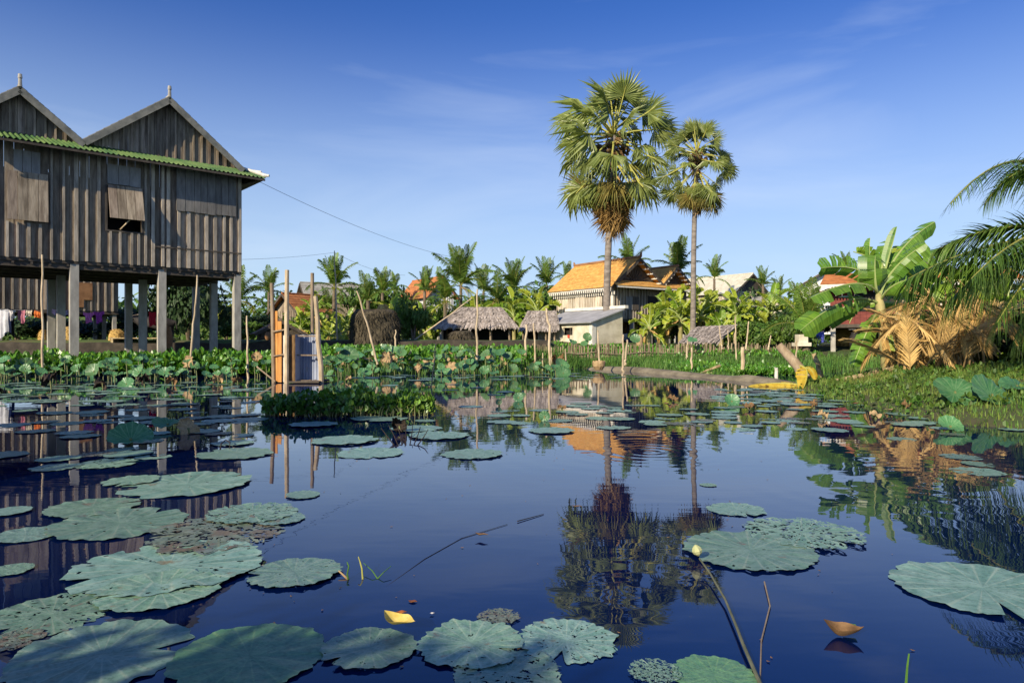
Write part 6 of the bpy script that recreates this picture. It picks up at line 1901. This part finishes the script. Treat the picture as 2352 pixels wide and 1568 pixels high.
scatter([(992, 2010, 2345), (1100, 2250, 2345)], 5, .12, .2, 'small pad in the reflection of the dry fronds', .1)

# specks drifting on the water
mb = MB(); r = random.Random(17)
for i in range(520):
    y = CY + F / r.uniform(2.05, 13.0); x = r.uniform(0, 2351); p = W(x, y)
    if r.random() < .55 and not any((p.x - q[0]) ** 2 + (p.y - q[1]) ** 2 < (q[2] + .22) ** 2 for q in taken): continue
    s_ = r.uniform(.003, .010); a = r.uniform(0, 6.28); d = V((math.cos(a), math.sin(a), 0)) * s_; e = V((-math.sin(a), math.cos(a), 0)) * s_ * .6
    p.z = .003; mb.add([p - d, p - e, p + d + V((0, 0, s_ * .3)), p + e], [(0, 1, 2, 3)])
tag(mb.build('floating_debris', m_brown_leaf), 'tiny specks of leaf litter drifting on the water', 'leaf litter', kind='stuff')
# raised lotus leaves
def lotus_mesh(name, seed, dish=.28, rag=.06, rings=7, seg=42):
    r = random.Random(seed); mb = MB(); sx = r.uniform(0, 99); lob = r.randint(4, 7)
    for j in range(rings + 1):
        u = j / rings
        for i in range(seg):
            a = 6.28318 * i / seg
            q = u * (1 + rag * noise.noise(V((math.cos(a) * 2 + sx, math.sin(a) * 2, 0))))
            z = -dish * (1 - u ** 1.5) + .13 * u * u * math.sin(lob * a * .5 + sx) + .05 * u * math.cos(11 * a) * u - .22 * max(0, u - .7) * 3 * max(0, math.sin(a + sx))
            mb.v.append((q * math.cos(a), q * math.sin(a), z + dish * .8))
    mb.f = [((j * seg + i, (j + 1) * seg + i, (j + 1) * seg + (i + 1) % seg, j * seg + (i + 1) % seg) if j else (i, seg + i, seg + (i + 1) % seg)) for j in range(rings) for i in range(seg)]
    mb.m = [0] * len(mb.f)
    return mb
LOT = [lotus_mesh('lotus_leaf', s, d).mesh('lotus_leaf', m_lotus, True) for s, d in ((1, .25), (2, .38), (3, .15), (4, .3), (5, .5))]
st = MB(); st.tube([(0, 0, -1), (.03, .02, -.5), (0, 0, .02)], [.03, .026, .022], 5); STALK = st.mesh('stalk', m_stalk)
def lotus(x, y, h, r_, label, tilt=None, az=None, k=None, group='raised lotus leaves', Y=None, mesh=None):
    """leaf whose stalk meets the water / mud at pixel depth Y"""
    q = P(x, y, Y); g = max(0, ground(q.x, Y))
    t = thing('lotus_leaf', label, 'lotus leaf', (q.x, Y, g), 0, group)
    hz = max(.06, q.z - g)
    tilt = rp.uniform(.15, 1.0) if tilt is None else tilt; az = rp.uniform(-2.6, -.5) if az is None else az
    put('blade', mesh or LOT[rp.randrange(5) if k is None else k], t, Matrix.Translation((0, 0, hz)) @ Matrix.Rotation(az, 4, 'Z') @ Matrix.Rotation(tilt, 4, 'Y') @ Matrix.Rotation(rp.uniform(0, 6.28), 4, 'Z') @ Matrix.Diagonal((r_, r_, r_, 1)))
    s_ = put('stalk', STALK, t); s_.location = (0, 0, hz); s_.scale = (.6, .6, hz + .25)
    return t
for reg, n, lab in (((-10, 625, 822, 866, 17.6, 19.6), 72, 'raised lotus leaf in the bed before the stilts'), ((745, 1200, 798, 853, 20.4, 22.6), 78, 'raised lotus leaf in the bed between latrine and fence'), ((745, 1290, 832, 860, 19.4, 21.2), 46, 'low lotus leaf at the water edge of the far bed'), ((-10, 620, 842, 872, 17.0, 18.6), 30, 'low lotus leaf standing in the water before the stilts')):
    for i in range(n):
        Y = rp.uniform(reg[4], reg[5]); u = rp.random()
        x = rp.uniform(reg[0], reg[1]); y = reg[2] + (reg[3] - reg[2]) * u
        if abs(x - 680) < 62 : continue
        lotus(x, y, 0, rp.uniform(.09, .155) if reg[3] > 858 else rp.uniform(.11, .20), lab, Y=Y)
for (x, y, Y, r_, ti, az, k, lab, m) in (
    (2193, 899, 9.6, .29, .75, -1.7, 0, 'big lotus leaf on the right bank, left of two', None), (2278, 905, 9.3, .30, .7, -1.4, 3, 'big lotus leaf on the right bank, right of two', None),
    (2335, 885, 9.6, .22, .3, -1.4, 2, 'lotus leaf cut by the right edge above the bank grass', None),
    (1290, 838, 20.0, .22, .8, -1.2, 1, 'lotus leaf above another beside the left tip of the mud bank', None), (1293, 856, 19.6, .22, 1.0, -1.6, 3, 'lotus leaf drooping to the water beside the mud bank tip', None),
    (1348, 775, 29, .20, 1.0, -1.4, 1, 'dark lotus leaf standing before the concrete shed', None), (1342, 788, 29, .18, .6, -2, 0, 'lower lotus leaf before the concrete shed', None), (1315, 785, 29, .18, .5, -.9, 3, 'left lotus leaf before the concrete shed', None),
    (1458, 778, 28.5, .22, .9, -1.6, 0, 'round lotus leaf before the slatted space under the middle house', None), (1590, 780, 28, .2, .5, -1.4, 2, 'lotus leaf at the lower edge of the thatch lean-to', None),
    (2182, 996, 7.6, .13, .5, -1.6, 1, 'lone conical lotus leaf rising from the right water', None),
    (1145, 930, 10.6, .05, 1.2, -1.6, 2, 'tiny bright round lotus leaf left of the raft', None), (1190, 917, 11.5, .09, 1.0, -1.6, 0, 'small bright lotus leaf behind the raft', None),
    (1680, 928, 10.8, .12, .9, -1.6, 3, 'curled lotus leaf in the raft of pads', None), (1250, 968, 8.6, .07, 1.4, -1.6, 2, 'narrow upright dark lotus leaf at the raft edge', None),
    (290, 887, 15.2, .17, .9, -1.6, 2, 'bright folded lotus leaf in the far left water', None), (215, 852, 17.5, .2, 1.0, -1.9, 4, 'pale yellow lotus leaf among the raised leaves', None),
    (300, 1022, 6.6, .2, .35, -1.3, 1, 'dish-shaped lotus leaf just above the dark left water', None), (385, 985, 7.8, .16, .3, -1.3, 3, 'low lotus leaf in the reflection of the stilts', None),
    (800, 815, 21, .3, .9, -1.3, 0, 'lotus leaf right of the latrine', None)):
    lotus(x, y, 0, r_, lab, ti, az, k, Y=Y, mesh=m)

# dead curled lotus leaves
def curled(name, seed, m, fold=1.0):
    r = random.Random(seed); mb = MB(); sx = r.uniform(0, 99); rings, seg = 6, 40
    for j in range(rings + 1):
        u = j / rings
        for i in range(seg):
            a = 6.28318 * i / seg
            q = u * (1 + .25 * noise.noise(V((math.cos(a) * 2 + sx, math.sin(a) * 2, 0))))
            z = u * u * fold * (.55 * abs(math.sin(a * 1.5 + sx)) + .5 * noise.noise(V((math.cos(a) * 3, math.sin(a) * 3, sx + u)))) - .25 * u
            mb.v.append((q * math.cos(a) * (1 - .35 * fold * u), q * math.sin(a) * (1 - .35 * fold * u), z))
    mb.f = [((j * seg + i, (j + 1) * seg + i, (j + 1) * seg + (i + 1) % seg, j * seg + (i + 1) % seg) if j else (i, seg + i, seg + (i + 1) % seg)) for j in range(rings) for i in range(seg)]
    mb.m = [0] * len(mb.f); return mb.mesh(name, m)
CB = [curled('dead_blade', 3, m_brown_leaf, 1.3), curled('dead_blade', 8, m_brown_leaf, .9)]; CK = [curled('dead_blade', 5, m_dark_leaf, 1.5), curled('dead_blade', 6, m_dark_leaf, 1.2)]; CT = [curled('dead_blade', 4, m_tan_leaf, 1.1), curled('dead_blade', 9, m_tan_leaf, .8)]
for (x, y, Y, r_, me, ti, az, lab) in (
    (115, 865, 14.0, .30, CK[0], 2.4, -1.3, 'large blackened lotus leaf hanging like a torn umbrella in the far left water'), (330, 868, 15.0, .22, CK[1], 2.6, -1.2, 'small blackened lotus leaf left of a withered brown one'),
    (235, 880, 14.4, .26, CK[1], 2.2, -2.0, 'flat dark dead lotus leaf between two blackened ones'), (5, 905, 13, .16, CK[0], 2.4, -1, 'black dead leaf at the very left edge'),
    (395, 872, 15.4, .2, CB[0], 2.3, -1.4, 'withered brown lotus leaf beside the small blackened one'), (500, 868, 16, .2, CT[0], 2.2, -1.2, 'withered tan lotus leaf left of the crooked thin pole'), (545, 872, 16.0, .16, CB[1], 2.3, -1.2, 'crumpled brown leaf near the latrine'),
    (590, 818, 19, .23, CT[0], 1.4, -1.4, 'orange-brown dead lotus leaf right of the crooked thin pole'), (432, 832, 18.6, .24, CT[1], 1.2, -1.9, 'tan dead lotus leaf at the foot of the bent white pole'),
    (917, 1000, 7.55, .17, CK[0], 1.1, -1.5, 'upturned blackened lotus leaf with root-like stalks in the open water'), (432, 992, 7.4, .16, CT[1], 1.1, -.6, 'frayed grey-green leaf in the reflection of the stilts'),
    (1280, 832, 21.6, .42, CB[0], 1.0, -1.3, 'large curled brown leaf caught among the sticks by the concrete shed'), (800, 868, 17, .12, CT[0], .6, -1.2, 'small pale dead leaf stub in the water right of the latrine'),
    (890, 820, 20.6, .26, CT[1], 1.3, -1.3, 'brownish lotus leaf in the bed before the haystack'), (1035, 842, 20.4, .22, CT[1], 1.0, -1.6, 'pale brown lotus leaf low in the far bed'), (960, 845, 20.2, .2, CT[0], 1.0, -1.6, 'tan withered leaf low in the far bed'),
    (1720, 938, 10, .13, CB[1], .3, -1.4, 'brown dead leaf floating in the raft of pads'), (1890, 962, 8.8, .10, CT[0], .4, -1.4, 'tan curled leaf at the edge of the raft'), (2010, 960, 8.8, .1, CT[1], .4, -1.4, 'yellow-tan dead leaf in the raft near the bank'),
    (1545, 922, 11.4, .12, CB[1], .3, -1.4, 'flat brown leaf in the raft under the slimmer palm reflection'), (2080, 935, 9.6, .1, CB[0], .4, -1.4, 'brown leaf in the raft by the bank'), (1290, 945, 9.8, .09, CB[1], .3, -1.4, 'small brown leaf near the left end of the raft'), (1868, 935, 10.2, .1, CB[0], .3, -1.4, 'reddish brown leaf in the middle of the raft')):
    lotus(x, y, 0, r_, lab, ti, az, Y=Y, mesh=me, group=None)

# stalks of the upturned leaf and other thin things on the water
def stick(label, pts, r_, m, name='stalk', cat='stalk', n=6, group=None):
    """pts: (picture x, picture y, height above water); lies on or leans out of the water"""
    q = []
    for (x, y, h) in pts:
        Y = F * (EYE - h) / (y - CY); q.append(V(((x - CX) / F * Y, Y, h)))
    o_ = q[0].copy(); path = []
    for i in range(len(q) - 1):
        for k in range(6): path.append(q[i].lerp(q[i + 1], k / 6) - o_)
    path.append(q[-1] - o_)
    rs = [r_ * (1 - .45 * i / len(path)) for i in range(len(path))] if not hasattr(r_, '__len__') else [r_[0] + (r_[1] - r_[0]) * i / (len(path) - 1) for i in range(len(path))]
    mb = MB(); mb.tube(path, rs, n); return tag(mb.build(name, m, M=Matrix.Translation(o_)), label, cat, group)
stick('long curved lotus stalk running from the bud to the bottom edge', [(1755, 1590, .012), (1735, 1545, .014), (1705, 1475, .018), (1692, 1440, .02), (1665, 1375, .022), (1630, 1315, .028), (1606, 1282, .05)], (.0066, .0036), mat('grey_green_stalk', (0.085, 0.095, 0.06), (0.15, 0.155, 0.10), 9), n=8)
stick('thin dark stalk lying beside the long curved one', [(1745, 1570, .006), (1748, 1470, .006), (1768, 1390, .006), (1755, 1335, .008)], (.0022, .0032), m_pole_dark)
bd = MB(); q = V((0, 0, 0)); n = 14
for j, (rr_, z) in enumerate(((.3, 0), (.8, .25), (1, .55), (.8, .85), (.4, 1.05), (.05, 1.15))):
    for i in range(n): bd.v.append((rr_ * .021 * math.cos(6.283 * i / n) * (1 + .12 * (i % 2)), rr_ * .021 * math.sin(6.283 * i / n) * (1 + .12 * (i % 2)), z * .045))
bd.f = [(j * n + i, j * n + (i + 1) % n, (j + 1) * n + (i + 1) % n, (j + 1) * n + i) for j in range(5) for i in range(n)]; bd.m = [0] * len(bd.f)
p = W(1604, 1290)
tag(bd.build('lotus_bud', m_bud, M=Matrix.Translation((p.x, p.y, .03)) @ Matrix.Rotation(-.3, 4, 'Y')), 'pale yellow-green lotus bud at the upper end of the long stalk', 'bud')
stick('thin stick floating across the open blue water', [(880, 1352, -.002), (975, 1283, .001), (1060, 1235, .002), (1165, 1203, .003)], .0020, m_dark_leaf, 'floating_stick', 'stick')
stick('short stick floating beyond the long one', [(1188, 1196, .006), (1248, 1180, .003)], .003, m_dark_leaf, 'floating_stick', 'stick')
stick('bent black stalk looped over the water at left', [(505, 1036, 0), (508, 1018, .12 * .3), (518, 1010, .05), (528, 1015, .04), (527, 1035, 0)], .008, m_dark_leaf)
stick('green grass sprig standing right of the lone pad', [(800, 1330, 0), (797, 1318, .02), (801, 1300, .04), (797, 1290, .05)], .004, m_hyacinth, 'grass_sprig', 'sprig')
stick('orange-tipped grass stem by the green sprig', [(800, 1330, 0), (778, 1310, .02)], .005, m_tan_leaf, 'grass_sprig', 'sprig')
stick('upright grass sprig with a brown seed head', [(833, 1330, 0), (831, 1305, .03), (827, 1290, .05), (823, 1278, .06)], .004, m_petiole, 'grass_sprig', 'sprig')
stick('forked thin grass blade on the water, left arm', [(867, 1328, 0), (855, 1310, .02), (835, 1292, .03)], .0025, m_hyacinth, 'grass_sprig', 'sprig')
stick('forked thin grass blade on the water, right arm', [(867, 1328, 0), (880, 1314, .02), (898, 1299, .03)], .0025, m_hyacinth, 'grass_sprig', 'sprig')
stick('single green blade rising at the bottom edge', [(2080, 1570, 0), (2083, 1530, .03), (2087, 1500, .06)], .004, m_hyacinth, 'grass_sprig', 'sprig')
for k in range(7):
    a = -1.9 + k * .3
    stick('thin black stalk of the upturned dead leaf', [(905 + 9 * k, 1022, .0), (890 + 14 * k, 1003 - 10 * math.sin(k * .5), .06), (875 + 18 * k, 985 - 12 * math.sin(k * .5 + .2), .12)], .006, m_dark_leaf, group='stalks of the upturned dead leaf')
# small floating leaves
def floatleaf(label, x, y, wpx, rot, m, shape, name='floating_leaf', asp=.35, lift=.02):
    p = W(x, y); s = wpx / F * p.y; mb = MB(); n = 14
    for j in range(5):
        v = j / 4 - .5
        for i in range(n + 1):
            u = i / n - .5
            w_ = asp * max(.02, 1 - abs(2 * u) ** 1.7) * (1 - .5 * u)
            z = shape * (1.5 * u * u + 1.1 * v * v * (w_ / asp)) + .03 * math.sin(u * 9)
            mb.v.append((u * s, v * 2 * w_ * s, z * s))
    mb.f = [(j * (n + 1) + i, j * (n + 1) + i + 1, (j + 1) * (n + 1) + i + 1, (j + 1) * (n + 1) + i) for j in range(4) for i in range(n)]; mb.m = [0] * len(mb.f)
    o = mb.build(name, m, smooth=True); o.location = (p.x, p.y, lift); o.rotation_euler = (0, 0, rot)
    return tag(o, label, 'leaf')
floatleaf('yellow dead leaf lying on the ragged pad at the bottom', 917, 1452, 92, -.55, mat('bright_yellow_leaf', (0.52, 0.38, 0.06), (0.66, 0.52, 0.16), 30, c3=(.45, .2, .05)), .55, lift=.03, asp=.30)
floatleaf('brown curled leaf floating like a small boat at right', 1937, 1462, 84, -.35, m_brown_leaf, .95, asp=.33, lift=.004)
floatleaf('green scrap of leaf stuck on the boat-shaped brown leaf', 1953, 1452, 34, .5, m_banana_near, .3, asp=.5, lift=.02)
floatleaf('orange leaf drifting left of centre at the bottom', 921, 1407, 26, .3, mat('orange_leaf', (0.34, 0.09, 0.02), (0.45, 0.16, 0.03)), .05, lift=.004)
floatleaf('fainter orange leaf above the other orange one', 948, 1382, 22, -.2, mat('dull_orange_leaf', (0.20, 0.06, 0.02), (0.26, 0.10, 0.03)), .05, lift=.004)
floatleaf('tiny white petal on the water', 992, 1411, 12, .4, m_trim, .2, lift=.006)
floatleaf('brown leaf with its reflection beside the floating stick', 1106, 1237, 34, -.3, m_brown_leaf, .3, asp=.2)
floatleaf('brown leaf floating left of the palm reflection', 1325, 1170, 26, -.2, m_brown_leaf, .2, asp=.2)
floatleaf('dark seed pod floating in the open blue water', 1130, 994, 12, 0, m_dark_leaf, .2, asp=.5)
for k, (x, y, w, m) in enumerate(((1965, 935, 24, m_brown_leaf), (1790, 930, 18, m_tan_leaf), (1530, 935, 20, m_brown_leaf), (2040, 950, 22, m_tan_leaf), (1430, 950, 16, m_brown_leaf), (2150, 945, 22, m_tan_leaf), (480, 890, 18, m_tan_leaf), (560, 905, 14, m_brown_leaf), (110, 910, 18, m_tan_leaf))):
    floatleaf('bit of dry leaf lying on the rafts of pads', x, y, w, k * 1.1, m, .4, lift=.05)['group'] = 'bits of dry leaf on the pads'
# yellow fallen banana leaves on the right
def fallen(label, pts, w, nrm, m, fold=.3, blunt=False):
    q = [P(*p) for p in pts]; o_ = q[0].copy(); mb = MB()
    blade_strip(mb, [v_ - o_ for v_ in bez(q[0], q[1], q[2], 18)], w, V(nrm).normalized(), fold, .03, .3, droop=.3, rib=.012, blunt=blunt, r=rnd)
    return tag(mb.build('banana_leaf', [m, m_petiole], M=Matrix.Translation(o_)), label, 'leaf')
fallen('yellow fallen banana leaf lying flat on the water left of the log', [(1842, 884, 15.0), (1780, 874, 15.3), (1718, 886, 15.2)], .17, (0, -.45, 1), m_yellow_leaf, .15)
fallen('crumpled yellow banana leaf hanging from the lower end of the log', [(1836, 840, 14.9), (1868, 842, 14.7), (1842, 898, 14.4)], .20, (.5, -.8, .3), m_yellow_leaf, .45)
fallen('second fold of yellow leaf hooked over the log', [(1845, 846, 14.95), (1866, 840, 14.8), (1872, 872, 14.6)], .08, (-.4, -.8, .2), m_yellow_leaf, .5)
